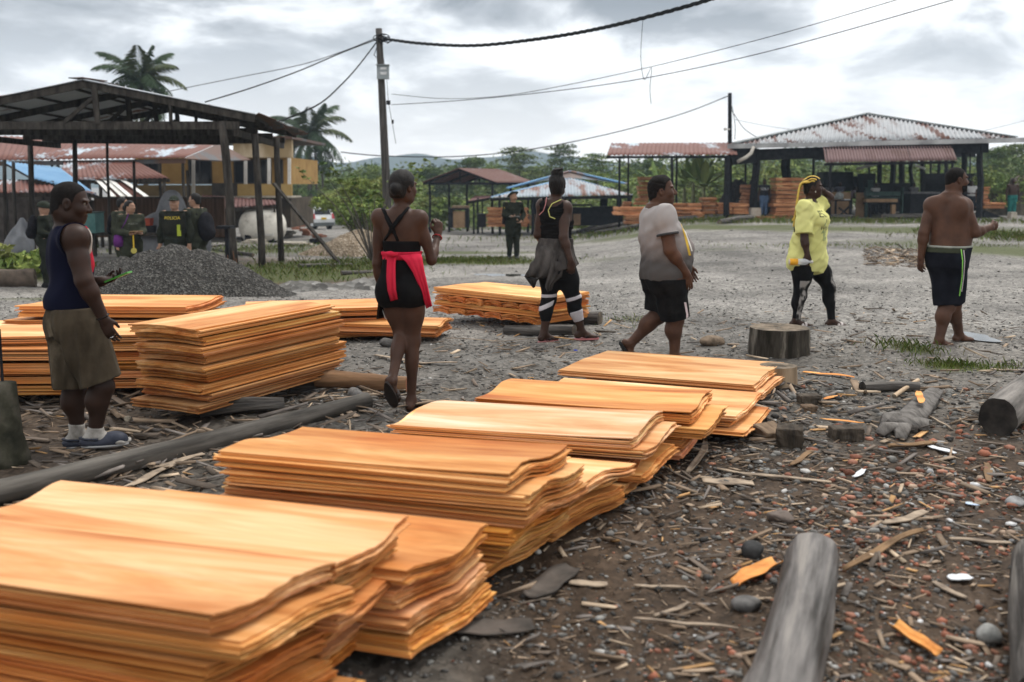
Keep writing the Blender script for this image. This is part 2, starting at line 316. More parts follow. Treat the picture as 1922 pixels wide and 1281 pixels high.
# ---- open shed on the left
R0 = D(155, 149, 21.5); AX = np.array([-.095, 1, 0]); LEN = 7.5; E0 = D(478, 214, 21.5)
EL = np.array([2 * R0[0] - E0[0], E0[1], E0[2]]); o = down(D(250, 345, 24))
sh = thing('open_shed', 'open timber shed under a low tin gable roof, police standing beneath it', 'shed', o)
q = MB()
up = np.cross(AX, E0 - R0); up = up if up[2] > 0 else -up
corrug(q, lin(E0, E0 + AX * LEN), lin(R0, R0 + AX * LEN), 34, .018, up)
fix(q.build('roof_sheet', TIN_W, sh, o, True)); q = MB()
up = np.cross(AX, EL - R0); up = up if up[2] > 0 else -up
corrug(q, lin(EL, EL + AX * LEN), lin(R0, R0 + AX * LEN), 34, .018, up); fix(q.build('roof_sheet', TIN_W, sh, o, True))
q = MB(); zt = D(200, 236, 21.6)[2]; off = np.array([0, 0, -.10])
for f in (0, .33, .66, .98):                               # trusses: rafters, tie beam, king post
    a = R0 + AX * (LEN * f + .08) + off; b1 = E0 + AX * (LEN * f + .08) + off; b2 = EL + AX * (LEN * f + .08) + off
    q.bar(a, b1, .07, .15); q.bar(a, b2, .07, .15)
    t1 = np.array([b1[0] - .35, b1[1] + .01, zt - .006 * f]); t2 = np.array([b2[0] + .35, b2[1] + .01, zt - .006 * f]); q.bar(t1, t2, .08, .17)
    k = np.array([a[0] + .22, a[1] - .03, a[2]]); kb = np.array([a[0] + .27, a[1] - .03, zt + .02]); q.bar(k, kb, .05, .12)
    q.bar(np.array([a[0] + .18, a[1] - .05, a[2] - .3]), np.array([a[0] - .42, a[1] - .05, zt + .08]), .04, .08)
    for s_ in (.5,):
        c = a + (b1 - a) * s_; q.bar(c + (0, .02, 0), np.array([c[0], c[1] + .02, zt + .02]), .05, .10)
for s_ in (.12, .36, .6, .84):                             # purlins
    for e_ in (E0, EL):
        c = R0 + (e_ - R0) * s_ + np.array([0, .05, -.045]); q.bar(c, c + AX * (LEN - .1), .06, .05)
for e_ in (E0, EL):
    c = np.array([e_[0] - (.42 if e_ is E0 else -.42), e_[1] + .05, zt - .16]); q.bar(c, c + AX * (LEN - .1), .1, .14)
c = D(80, 258, 28.7); d_ = D(430, 262, 28.7); q.bar(c, d_, .08, .32)
fix(q.build('roof_frame', WOOD_D, sh, o))
q = MB()
for k in range(9): q.bar(R0 + AX * (LEN * k / 9) + (-.15, 0, .03 + .02 * (k % 2)), R0 + AX * (LEN * (k + 1) / 9) + (.12, 0, .04), .35, .02)
fix(q.build('ridge_cap', TIN_D, sh, o))
q = MB()
for k in range(14):                                        # torn sheet ends along the right eave
    c = E0 + AX * (LEN * k / 14); q.bar(c + (.0, .1, -.01), c + (RNG.uniform(.1, .35), .3, -.08 - RNG.uniform(0, .1)), .35, .012, up=(0, .2, 1))
fix(q.build('eave_strip', TIN_D, sh, o))
PT = []
for (x1, y1, x2, y2, Y, wd) in ((417, 228, 440, 503, 21.6, .19), (478, 252, 492, 503, 22.3, .16), (519, 258, 528, 484, 24.6, .15), (56, 262, 60, 440, 27.8, .16), (140, 258, 143, 440, 27.8, .14), (201, 264, 205, 430, 28.4, .08), (352, 320, 357, 470, 22.4, .09), (-60, 240, -62, 520, 21.6, .18), (251, 300, 254, 440, 26.5, .08), (8, 300, 12, 470, 27, .11), (25, 305, 29, 460, 27.5, .10)):
    a = D(x1, y1, Y); bq = D(x2, y2, Y); bq[2] = gz(bq[0], bq[1]) - .05; PT.append((bq, a, wd))
separate(sh, 'post', PT, WOOD_D, o)
# leaning plank against the shed's corner post
q = MB(); a = D(514, 345, 24.2); bq = D(638, 484, 23.2); bq[2] = gz(bq[0], bq[1]); q.bar(bq, a, .10, .05); fix(q.build('leaning_plank', WOOD_D, None, down(bq)))
tag(bpy.data.objects['leaning_plank'], 'long grey plank leaning against the corner post of the left shed', 'plank')
# ---- long rusty roofed building behind it
YB = 36; o = down(D(180, 345, YB)); bl = thing('workshop_building', 'low workshop with a long rust and pale blue patched tin roof behind the left shed', 'building', o)
a0, a1 = D(-120, 303, YB), D(345, 296, YB); b0, b1 = D(-120, 252, YB + 5), D(412, 268, YB + 5)
q = MB(); corrug(q, lin(a0, a1), lin(b0, b1), 46, .02, (0, -.3, 1)); fix(q.build('roof_sheet', TIN_R, bl, o, True))
q = MB(); q.prism([a1 + (0, 0, -.03), b1 + (0, 0, -.03), D(470, 300, YB + 5), D(420, 302, YB + 3)], (0, .06, -.04)); q.bar(a0 + (0, .15, -.12), a1 + (0, .15, -.12), .1, .16); fix(q.build('gable_board', TIN_D, bl, o))
separate(bl, 'post', [(down(D(x, 345, YB + .2)), D(x, 300, YB + .2), .12) for x in (-60, 97, 108, 300, 343)], WOOD_D, o)
q = MB(); q.box(((D(-100, 0, 40)[0] + D(150, 0, 40)[0]) / 2, 40.2, .4), (5.2, .2, 2.6)); fix(q.build('wall', pm('mud_wall', (.06, .05, .045), (.11, .095, .085), 3, .95, .2), bl, o))
# ---- lean-to roofs in front of it
def leanto(name, label, pts, mat, waves, Y0, dY, post_px=(), cat='shed', amp=.02, edge=None, group=None):
    """pts: eave left, eave right, top left, top right in pixels"""
    A, B_ = D(*pts[0], Y0), D(*pts[1], Y0); C_, E_ = D(*pts[2], Y0 + dY), D(*pts[3], Y0 + dY)
    mid = (A + B_) / 2; o_ = down(mid + (0, dY / 2, 0)); r = thing(name, label, cat, o_, group)
    q_ = MB(); nn = np.cross(B_ - A, C_ - A); nn = nn if nn[2] > 0 else -nn
    corrug(q_, lin(A, B_), lin(C_, E_), waves, amp, nn); fix(q_.build('roof_sheet', mat, r, o_, True))
    q_ = MB(); q_.bar(A + (0, .12, -.09), B_ + (0, .12, -.09), .07, .11); q_.bar(C_ + (0, -.1, -.1), E_ + (0, -.1, -.1), .07, .11)
    for s_ in (.02, .35, .65, .98): q_.bar(A + (B_ - A) * s_ + (0, .05, -.05), C_ + (E_ - C_) * s_ + (0, 0, -.05), .05, .07)
    fix(q_.build('roof_frame', WOOD_D if edge is None else edge, r, o_))
    separate(r, 'post', [(down(D(x, 345, Y0 + (.15 if k % 2 == 0 else dY - .15))), D(x, yt, Y0 + (.15 if k % 2 == 0 else dY - .15)), wd) for k, (x, yt, wd) in enumerate(post_px)], WOOD_D if edge is None else edge, o_)
    return r, o_
leanto('rusty_leanto', 'small rust red lean-to roof with a white edge beside the yellow house', ((110, 338), (316, 334), (120, 304), (258, 304)), TIN_R, 22, 33.5, 2.6, ((188, 336, .12), (205, 330, .09), (255, 336, .10), (308, 334, .12)))
leanto('blue_leanto', 'bright blue tin lean-to roof sloping down behind the man with the phone', ((60, 334), (182, 366), (5, 303), (112, 315)), TIN_B, 16, 31.5, 2.2, ((98, 340, .10), (178, 362, .09)))
leanto('low_porch', 'low rust and white edged porch roof left of the blue lean-to', ((-10, 362), (102, 361), (-5, 338), (98, 340)), TIN_R, 12, 30.5, 1.6, ((12, 362, .09), (80, 362, .08)))
q, o = leanto('striped_awning', 'tilted white and brown striped tin awning by the yellow house', ((212, 372), (277, 370), (180, 338), (228, 338)), TIN_R, 3, 32.6, 1.2, ((214, 372, .07), (270, 370, .07)))
q_ = MB()
for s_ in (0.02, .3, .5, .97):
    q_.bar(D(212 + 65 * s_, 371, 32.5) + (0, 0, .03), D(180 + 48 * s_, 337, 33.7) + (0, 0, .03), .16, .02)
fix(q_.build('white_strip', pm('white_paint', (.55, .54, .5), (.7, .69, .66), 5, .6, 0), q, o))
# ---- yellow two storey house
YH = 43.0; o = down(D(420, 345, YH)); ho = thing('yellow_house', 'two storey ochre yellow house with dark windows and a balcony behind the shed', 'house', o)
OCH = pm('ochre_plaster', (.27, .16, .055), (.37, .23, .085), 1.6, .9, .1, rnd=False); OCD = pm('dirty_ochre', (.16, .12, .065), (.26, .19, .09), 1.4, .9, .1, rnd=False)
def wall(x0, y0, x1, y1, Y, dep, mat, name, par, oo):
    a = D(x0, y1, Y); b_ = D(x1, y0, Y); q = MB(); q.box(((a[0] + b_[0]) / 2, Y + dep / 2, (a[2] + b_[2]) / 2), (b_[0] - a[0], dep, b_[2] - a[2])); return fix(q.build(name, mat, par, oo))
wall(255, 296, 545, 346, YH, 6, OCH, 'wall', ho, o)
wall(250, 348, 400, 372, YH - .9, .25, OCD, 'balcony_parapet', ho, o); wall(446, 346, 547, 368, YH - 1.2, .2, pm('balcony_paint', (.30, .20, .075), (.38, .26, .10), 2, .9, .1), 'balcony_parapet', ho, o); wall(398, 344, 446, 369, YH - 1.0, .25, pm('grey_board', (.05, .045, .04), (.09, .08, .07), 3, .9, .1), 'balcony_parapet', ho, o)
wall(438, 262, 547, 296, YH - .6, .3, pm('stained_fascia', (.30, .22, .12), (.55, .45, .32), .9, .9, .1, (1, 1, .4), lo=.4, hi=.6), 'fascia', ho, o)
wall(250, 256, 548, 261, YH - .9, 7.5, TIN_D, 'roof', ho, o)
wall(255, 372, 545, 428, YH + .5, 5, pm('dark_brown_wall', (.05, .04, .03), (.1, .08, .06), 2, .9, .1), 'lower_wall', ho, o)  # lower storey in a dark brown tone
wall(250, 368.6, 547, 371.6, YH - 1.2, 2, CONC, 'floor_slab', ho, o)
GLS, t, b = _base('dark_glass'); b.inputs['Specular IOR Level'].default_value = .5; b.inputs['Base Color'].default_value = (.012, .014, .018, 1); b.inputs['Roughness'].default_value = .12
FRM = pm('window_frame_paint', (.03, .03, .032), (.05, .05, .05), 6, .6, 0); WHT = pm('white_pillar', (.48, .46, .42), (.62, .6, .56), 3, .8, .1)
for x0, x1 in ((262, 297), (356, 396), (441, 480), (491, 508), (518, 530)):
    a = D(x0, 344, YH); b_ = D(x1, 301, YH); q = MB(); w_ = b_[0] - a[0]; h_ = b_[2] - a[2]; cx, cz = (a[0] + b_[0]) / 2, (a[2] + b_[2]) / 2
    for sx_ in (-1, 0, 1): q.box((cx + sx_ * w_ / 2, YH - .02, cz), (.06, .06, h_))
    for sz_ in (-1, 1): q.box((cx, YH - .017, cz + sz_ * h_ / 2), (w_ + .05, .06, .06))
    wn = fix(q.build('window', FRM, ho, o)); q = MB(); q.box((cx, YH - .004, cz), (w_ - .04, .02, h_ - .04)); g_ = fix(q.build('pane', GLS, None, o)); g_.location = (0, 0, 0); g_.parent = wn
for x in (363, 461, 505, 543):
    a = D(x, 368, YH - 1.1); b_ = D(x, 297, YH - 1.1); q = MB(); q.bar(a, b_, .12); fix(q.build('pillar', WHT, ho, o))
q = MB(); q.bar(D(462, 395, YH - 1), D(462, 366, YH - 1), .2); fix(q.build('pillar', WHT, ho, o))
leanto('maroon_awning', 'dull maroon tin awning over the ground floor of the yellow house', ((372, 394), (520, 384), (380, 366), (516, 376)), TIN_M, 20, YH - 4, 2.2, ((376, 394, .1), (452, 388, .1), (515, 384, .1)), cat='awning')
# ---- small shed in the middle distance
def gable_shed(name, label, R0, th, ln, hw, drop, mat, waves, cat='shed', pw=.14, wood=WOOD_B, npair=3):
    ax = np.array([math.sin(th), math.cos(th), 0]); rt = np.array([math.cos(th), -math.sin(th), 0]); R0 = np.asarray(R0, float)
    o_ = down(R0 + ax * ln / 2); r = thing(name, label, cat, o_)
    for s_ in (1, -1):
        e_ = R0 + rt * hw * s_ - (0, 0, drop); nn = np.cross(ax, e_ - R0); nn = nn if nn[2] > 0 else -nn; q_ = MB()
        corrug(q_, lin(e_, e_ + ax * ln), lin(R0, R0 + ax * ln), waves, .02, nn); fix(q_.build('roof_sheet', mat, r, o_, True))
    q_ = MB(); zt = R0[2] - drop - .06
    for f in np.linspace(.04, .96, npair):
        c = R0 + ax * ln * f + (0, 0, -.1)
        for s_ in (1, -1): q_.bar(c, c + rt * hw * s_ - (0, 0, drop), .07, .1)
        q_.bar(c + rt * hw * .97 + (0, 0, zt - c[2]), c - rt * hw * .97 + (0, 0, zt - c[2]), .08, .12); q_.bar(c, c + (0, 0, zt - c[2]), .07, .07)
    for s_ in (1, -1): q_.bar(R0 + rt * hw * .86 * s_ + (0, 0, zt - R0[2] + .01), R0 + ax * ln + rt * hw * .86 * s_ + (0, 0, zt - R0[2] + .01), .08, .13)
    fix(q_.build('roof_frame', wood, r, o_))
    separate(r, 'post', [(down(R0 + ax * ln * f + rt * hw * .84 * s_), (R0 + ax * ln * f + rt * hw * .84 * s_) * (1, 1, 0) + (0, 0, zt), pw) for f in np.linspace(.05, .95, npair) for s_ in (1, -1)], wood, o_)
    return r, o_
gable_shed('small_open_shed', 'small open shed with a dark rusty gable roof on six posts', D(860, 316, 55), .55, 4.2, 2.5, .78, tin('rust_brown_tin', (.2, .16, .15), (.15, .11, .1), (.10, .045, .037), (.15, .075, .06), .75, .6), 26)
leanto('brown_leanto', 'tiny brown tin lean-to between the small open shed and the pale hipped shed', ((878, 378), (918, 371), (893, 368), (925, 367)), TIN_M, 8, 53, 1.6, ((889, 376, .1), (905, 373, .08), (897, 372, .12)), edge=WOOD_B)
# ---- pale hipped shed
YP = 50.0; A, B_, P_ = D(920, 371, YP), D(1188, 366, YP), D(1072, 334, YP + 4.5); o = down(D(1060, 345, YP + 3))
ps = thing('pale_hipped_shed', 'wide low shed with a pale rust streaked hipped roof and blue rear sheets', 'shed', o); q = MB()
corrug(q, lin(A, B_), lambda s: (A + (B_ - A) * s) + (P_ - (A + (B_ - A) * (.57))) * min(s / .57, (1 - s) / .43) * .98, 44, .022, (0, -.25, 1)); fix(q.build('roof_sheet', tin('grey_blue_tin', (.33, .37, .40), (.22, .26, .30), (.12, .06, .045), (.2, .11, .085), .3, .7, (1.5, .4, .5)), ps, o, True))
for lab, pts in (('left', (A, P_)), ('right', (B_, P_))):
    q = MB(); a, b_ = pts; c = a + (0, 9, 0); e_ = b_ + (0, 6, 0); nn = np.cross(b_ - a, c - a); nn = nn if nn[2] > 0 else -nn
    corrug(q, lin(a, c), lin(b_, e_), 24, .02, nn); fix(q.build('roof_sheet', TIN_B, ps, o, True))
U1, U2, U3 = D(952, 355, YP + 4), D(1070, 323, YP + 5.5), D(1178, 347, YP + 4)
q = MB(); q.prism([U1, U2, U3, P_ + (1.5, 0, -.15), P_, P_ - (1.5, 0, .15)], (0, .1, 0)); fix(q.build('gable_board', tin('slate_tin', (.09, .12, .15), (.15, .19, .22), (.12, .09, .08), (.16, .12, .1), .3, .6), ps, o))
q = MB()
for a, b_ in ((U1, U2), (U2, U3)): q.bar(a + (0, -.03, .05), b_ + (0, -.03, .05), .25, .07)
fix(q.build('ridge_cap', TIN_B, ps, o))
q = MB(); q.bar(A + (0, .1, -.1), B_ + (0, .1, -.1), .1, .14); fix(q.build('roof_frame', WOOD_B, ps, o))
separate(ps, 'post', [(down(D(x, 345, Y)), D(x, 367, Y), wd) for x, Y, wd in ((938, YP + .2, .14), (1000, YP + .3, .16), (1070, YP + 5, .2), (1135, YP + 4, .45), (1162, YP + 4.2, .3), (1183, YP + .2, .16), (1040, YP + 7, .2))], WOOD_B, o)
# ---- rust red lean-to on thin posts
leanto('red_roof_canopy', 'long rust red tin canopy on thin dark posts beside the big corrugated shed', ((1139, 291.5), (1384, 290.5), (1147, 269), (1379, 268)), TIN_R, 30, 43, 3.4, ((1163, 293, .10), (1180, 288, .09), (1261, 293, .13), (1270, 289, .10), (1365, 293, .26), (1400, 288, .1)), edge=WOOD_B)
# ---- big corrugated shed on the right
YS = 44.0; A, B_, P_ = D(1378, 271, YS), D(1908, 259, YS), D(1628, 215, YS + 5.5); o = down(D(1640, 345, YS + 5), 0.0)
bs = thing('big_corrugated_shed', 'big open sawmill shed with a grey and rust corrugated hipped roof on the right', 'shed', o); q = MB(); sp_ = .47
corrug(q, lin(A, B_), lambda s: (A + (B_ - A) * s) + (P_ - (A + (B_ - A) * sp_)) * min(s / sp_, (1 - s) / (1 - sp_)), 62, .05, (0, -.3, 1), rows=3); fix(q.build('roof_sheet', TIN_WR, bs, o, True))
for a, b_ in ((A, P_), (B_, P_)):
    q = MB(); c = a + (0, 16, 0); e_ = b_ + (0, 9, 0); nn = np.cross(b_ - a, c - a); nn = nn if nn[2] > 0 else -nn
    corrug(q, lin(a, c), lin(b_, e_), 40, .03, nn); fix(q.build('roof_sheet', TIN_WR, bs, o, True))
q = MB(); q.bar(A + (0, 0, .05), P_ + (0, 0, .06), .3, .05); q.bar(B_ + (0, 0, .05), P_ + (0, 0, .06), .3, .05); fix(q.build('ridge_cap', pm('grey_flashing', (.16, .18, .18), (.26, .28, .28), 3, .5, 0), bs, o))
q = MB(); q.bar(A + (-.3, -.08, -.10), B_ + (.3, -.08, -.10), .10, .20); fix(q.build('gutter', pm('pale_gutter', (.22, .22, .22), (.45, .45, .45), 1.2, .6, 0), bs, o))
q = MB()
q.bar(A + (.3, .5, -.48), B_ + (-1, .5, -.38), .2, .5); q.bar(A + (0, .3, -.55), A + (1.0, .3, -.45), .3, .7)
for x in (1418, 1560, 1700, 1835): q.bar(D(x, 284, YS + .8), D(x, 268, YS + 12), .15, .3)
q.bar(D(1530, 296, YS + 12), D(1830, 290, YS + 12), .2, .3)
fix(q.build('roof_frame', WOOD_B, bs, o))
separate(bs, 'post', [(down(D(x, 345, Y), -.05), D(x, yt, Y), wd) for x, yt, Y, wd in ((1418, 280, YS + .5, .34), (1476, 284, YS + 9, .5), (1527, 284, YS + 3, .12), (1810, 272, YS + 3, .28), (1840, 270, YS + .5, .30), (1822, 276, YS + 6, .08), (1633, 290, YS + 12, .12), (1652, 290, YS + 11, .28), (1677, 290, YS + 11, .32), (1692, 290, YS + 12, .34), (1712, 290, YS + 12, .24), (1732, 290, YS + 11, .26), (1748, 290, YS + 12, .12), (1762, 290, YS + 12, .2), (1776, 290, YS + 12, .24))], WOOD_B, o, 4)
q = MB(); c = down(D(1418, 345, YS + .5), 0); q.box(c + (0, 0, .22), (.5, .5, .5), taper=.85); fix(q.build('post_footing', CONC, bs, o))
leanto('brown_shed_awning', 'mauve brown corrugated awning hanging below the front eave of the big shed', ((1549, 305), (1797, 301), (1545, 276), (1786, 274)), tin('mauve_tin', (.14, .083, .08), (.19, .12, .117), (.10, .055, .05), (.14, .078, .07), .35, .6), 44, YS - 1.2, 1.1, ((1560, 305, .12), (1788, 301, .12)), cat='awning', amp=.035, edge=WOOD_B)
q = MB(); q.tube([D(1384, 304, YS - .3), D(1400, 296, YS - .3), D(1410, 288, YS - .2), D(1414, 276, YS - .1)], .08, 8); p_ = fix(q.build('downpipe', pm('pvc', (.45, .42, .36), (.55, .5, .45), 4, .5, 0), None, down(D(1384, 304, YS)), True)); tag(p_, 'broken pale drainpipe hanging from the left end of the big shed gutter', 'pipe')
# ================================================================== POLES AND WIRES
YP1 = 30.0; top = D(711, 54, YP1); foot = D(731, 440, YP1); foot[2] = gz(foot[0], foot[1]) - .1
up_ = thing('utility_pole', 'tall leaning wooden utility pole with a grey meter box', 'pole', foot)
q = MB(); q.tube([foot + (top - foot) * k / 10 for k in range(11)], [.14 - .045 * k / 10 for k in range(11)], 10, sq=.9); fix(q.build('pole_shaft', pm('pole_wood', (.035, .032, .029), (.11, .10, .092), 6, .9, .3, (3, 3, .2)), up_, foot, True))
c = D(719, 136, YP1 - .2); q = MB(); q.box(c, (.35, .16, .40)); q.box(c + (0, -.02, .205), (.39, .24, .02)); bx = fix(q.build('meter_box', pm('meter_grey', (.24, .27, .28), (.32, .35, .36), 4, .5, 0), up_, foot))
q = MB()
for k, (zz, ww) in enumerate(((.10, .18), (-.02, .2), (-.06, .16))): q.box(c + (.02, -.0865, zz), (ww, .012, .035 if k else .06))
s_ = fix(q.build('sticker', pm('sticker_white', (.6, .6, .6), (.7, .7, .7), 4, .6, 0), None, foot)); s_.parent = bx; s_.location = (0, 0, 0)
q = MB(); c = D(729, 193, YP1 - .15); q.box(c, (.11, .1, .12)); q.tube([c, D(733, 215, YP1 - .15), D(737, 235, YP1 - .15), D(743, 270, YP1 - .1)], .008, 5); q.box(D(737, 229, YP1 - .15), (.06, .06, .11)); q.tube([D(716, 80, YP1 - .15), D(720, 110, YP1 - .15), D(726, 150, YP1 - .15), c], .007, 5); q.tube([D(707, 90, YP1 - .1), D(702, 104, YP1 - .1), D(708, 110, YP1 - .1)], .012, 5); fix(q.build('junction_cable', WOOD_B, up_, foot))
q = MB()
for k in range(7):
    a = RNG.uniform(0, 6.28); c = D(713 + RNG.uniform(-2, 14), 73 + RNG.uniform(-4, 4), YP1 - .1); q.tube([c + (.16 * math.cos(t_ + a), .1 * math.sin(t_ * 1.3), .09 * math.sin(t_ + a)) for t_ in np.linspace(0, 5.5, 12)], .014, 5)
fix(q.build('cable_knot', WOOD_B, up_, foot))
CAB = pm('black_cable', (.012, .014, .015), (.02, .022, .022), 8, .6, 0)
def wire(label, px, rad, Ys, n=40, twist=0, cat='cable', group='overhead cables'):
    """smooth curve through pixels at distances running from Ys[0] to Ys[1]"""
    P = [D(x, y, Ys[0] + (Ys[1] - Ys[0]) * k / (len(px) - 1)) for k, (x, y) in enumerate(px)]; P = np.array(P); tt = np.arange(len(P))
    out_ = []
    for s_ in np.linspace(0, len(P) - 1, n):                # Catmull-Rom
        i = min(int(s_), len(P) - 2); f = s_ - i; p0, p1, p2, p3 = P[max(i - 1, 0)], P[i], P[i + 1], P[min(i + 2, len(P) - 1)]
        out_.append(.5 * ((2 * p1) + (-p0 + p2) * f + (2 * p0 - 5 * p1 + 4 * p2 - p3) * f ** 2 + (-p0 + 3 * p1 - 3 * p2 + p3) * f ** 3))
    q = MB()
    if twist:
        for s in range(3):
            q.tube([p + rad * np.array([.0, math.sin(2.1 * s + k * twist), math.cos(2.1 * s + k * twist)]) for k, p in enumerate(out_)], rad * .75, 5)
    else: q.tube(out_, rad, 5)
    tag(q.build('overhead_cable', CAB, None, out_[0], True), label, cat, group)
wire('thick twisted black cable bundle running from the pole top out at the top', [(720, 73), (790, 82), (890, 86), (1000, 75), (1100, 59), (1200, 36), (1335, -2), (1420, -40)], .028, (30, 17), 110, 1.1)
wire('upper of the two cables from the pole towards the left shed roof', [(710, 70), (640, 98), (560, 123), (440, 147), (300, 175)], .013, (30, 36))
wire('lower of the two cables from the pole towards the left shed roof', [(708, 74), (640, 100), (560, 134), (470, 166), (385, 192)], .018, (30, 25))
wire('cable dropping steeply from the pole top past the nearer palm', [(708, 78), (672, 125), (640, 160), (600, 195), (540, 222), (505, 232)], .016, (30, 25), 40, 1.3)
wire('thin upper wire crossing the sky to the right of the pole', [(735, 177), (820, 185), (900, 184), (1000, 172), (1200, 131), (1450, 68), (1690, -2)], .008, (30, 19), 60)
wire('thin lower wire rising to the top right of the sky', [(735, 197), (850, 190), (1000, 176), (1200, 149), (1450, 95), (1800, -3)], .010, (30, 19), 60)
wire('sagging cable between the two poles above the trees', [(640, 286), (720, 293), (860, 294), (1000, 280), (1150, 250), (1280, 214), (1368, 180)], .022, (40, 46), 70)
wire('loose thin wire dangling from the thick cable', [(1207, 33), (1203, 90), (1204, 125), (1210, 150), (1223, 127), (1220, 165), (1222, 195)], .006, (21, 21), 40, 0, 'wire')
wire('faint wire from the far pole to the big shed roof', [(1372, 205), (1395, 240), (1420, 258), (1425, 262)], .016, (46, 46), 20)
wire('wire running level from the far pole behind the shed ridge', [(1380, 225), (1440, 237), (1500, 245), (1560, 250)], .010, (46, 60), 20)
wire('wire sloping away at the right edge of the sky', [(1845, 246), (1880, 238), (1925, 226), (1960, 216)], .010, (60, 60), 12)
wire('short knotted wire hanging along the far pole', [(1374, 200), (1378, 222), (1380, 240), (1379, 262)], .016, (45.8, 45.8), 20, 0, 'wire')
top = D(1370, 175, 46.3); foot = down(D(1370, 400, 46.3)); q = MB(); q.tube([foot + (top - foot) * k / 6 for k in range(7)], [.11 - .02 * k / 6 for k in range(7)], 8)
p2 = thing('utility_pole', 'slim dark utility pole between the red canopy and the big shed', 'pole', foot); fix(q.build('pole_shaft', WOOD_B, p2, foot, True))
q = MB(); q.bar(D(1362, 243, 46.1), D(1370, 243, 46.2), .05); q.box(D(1361, 243, 46.1), (.12, .1, .12)); fix(q.build('lamp_bracket', WHT, p2, foot))
# ================================================================== TREES AND PLANTS
LEAF = pm('leaf', (.85, .9, .8), (1.1, 1.1, 1.0), 1.2, .7, 0, vcol=True, spec=.08)
BARK = pm('bark', (.045, .038, .03), (.12, .105, .09), 5, .9, .4, (1, 1, .3))
def leafmesh(name, clumps, n, size, cols, seed, flat=1.0, droop=0.0, shell=.55):
    """clumps: (x,y,z,rx,ry,rz); n leaves spread over them; every leaf a small bent quad"""
    g = np.random.default_rng(seed); c = np.asarray(clumps, float); wt = (c[:, 3] * c[:, 4] * c[:, 5]) ** .66; idx = g.choice(len(c), n, p=wt / wt.sum())
    d = g.normal(size=(n, 3)); d /= np.linalg.norm(d, axis=1)[:, None]; rad = shell + (1 - shell) * g.random(n) ** .6
    p = c[idx, :3] + d * c[idx, 3:6] * (rad * g.uniform(.75, 1.12, n))[:, None]
    a = g.normal(size=(n, 3)); a[:, 2] *= .5 * flat; a /= np.linalg.norm(a, axis=1)[:, None]
    b_ = g.normal(size=(n, 3)); b_[:, 2] *= flat; b_ -= a * (a * b_).sum(1)[:, None]; b_ /= np.linalg.norm(b_, axis=1)[:, None]
    s = size * g.uniform(.5, 1.35, n)[:, None]; a *= s; b_ *= s * .5; dn = np.array([0, 0, -1.]) * s * droop
    V = np.stack([p - a + dn, p + b_, p + a + dn, p - b_], 1).reshape(-1, 3); F = np.arange(4 * n).reshape(-1, 4)
    pal = np.asarray(cols); cc = pal[g.integers(0, len(pal), len(c))][idx] * g.uniform(.7, 1.25, (n, 1)); cc = np.clip(cc + g.normal(0, .006, (n, 3)), .004, 1)
    return mesh(name, V, F, False, np.repeat(cc, 4, 0))
def limbs(q, base, tips, r0, rng, seg=4):
    for tp in tips:
        tp = np.asarray(tp, float); m_ = (base + tp) / 2 + rng.normal(0, .12, 3) * np.linalg.norm(tp - base) * .5
        q.tube([base, (base + m_) / 2, m_, (m_ + tp) / 2, tp], [r0, r0 * .8, r0 * .6, r0 * .4, r0 * .18], 5)
PALS = [[(.10, .14, .05), (.075, .115, .042), (.13, .165, .06)], [(.055, .085, .038), (.07, .10, .045), (.045, .07, .035)], [(.14, .175, .055), (.11, .15, .05), (.16, .18, .07)], [(.085, .11, .055), (.10, .125, .06), (.07, .095, .05)]]
def kind_broad(seed, pal):                                  # rounded, built one unit tall
    g = np.random.default_rng(seed); cl = []
    for _ in range(15):
        a = g.uniform(0, 6.28); r = g.uniform(.0, .34); z = g.uniform(.42, .9); k = math.sin(math.pi * min(1, (z - .3) / .75)); cl.append((r * k * math.cos(a), r * k * math.sin(a), z, g.uniform(.10, .19), g.uniform(.10, .19), g.uniform(.07, .12)))
    return cl, leafmesh('crown', cl, 6500, .0165, pal, seed)
def kind_layer(seed, pal):                                  # airy, in flat tiers with sky between
    g = np.random.default_rng(seed); cl = []
    for k in range(16):
        a = k * 2.4 + g.uniform(-.4, .4); z = .45 + .52 * (k / 15) ** .8; r = .38 * (1.12 - z) * g.uniform(.5, 1.3); cl.append((r * math.cos(a), r * math.sin(a), z, g.uniform(.11, .2), g.uniform(.11, .2), g.uniform(.022, .042)))
    return cl, leafmesh('crown', cl, 4200, .0145, pal, seed, flat=.6, shell=.2)
PALS = [[tuple(np.array(c) * (1.4, 1.36, 1.2)) for c in p] for p in PALS]
KIND = {}
def tree(px, ytop, Y, kind, width=1.0, group='trees along the far edge of the yard', label=None, pal=0, name='tree', seed=None, zb=None):
    key = (kind, pal, seed if seed is not None else int(px) % 3)
    if key not in KIND:
        cl, me = (kind_broad if kind == 'b' else kind_layer)(hash(key[0] + str(key[1:])) % 1000 if False else sum(ord(c) for c in str(key)), PALS[pal]); q = MB(); g = np.random.default_rng(5)
        q.tube([(0, 0, -.03), (.01, 0, .2), (0, .012, .45), (.01, 0, .8)], [.028, .021, .016, .006], 7); limbs(q, np.array([0.005, 0, .32]), [c[:3] for c in cl[:9]], .010, g)
        tk = q.build('trunk', BARK, None); bpy.data.objects.remove(tk) if False else None; KIND[key] = (me, tk.data); bpy.data.objects.remove(tk)
    tp = D(px, ytop, Y); b0 = np.array([tp[0], Y, float(gz(tp[0], Y)) if zb is None else zb]); H = (tp[2] - b0[2]) * 1.02
    t_ = thing(name, label, 'tree', b0, group); t_.scale = (H * width, H * width, H); t_.rotation_euler = (0, 0, px * .7)
    link('crown', KIND[key][0], LEAF, t_); link('trunk', KIND[key][1], BARK, t_)
    return t_
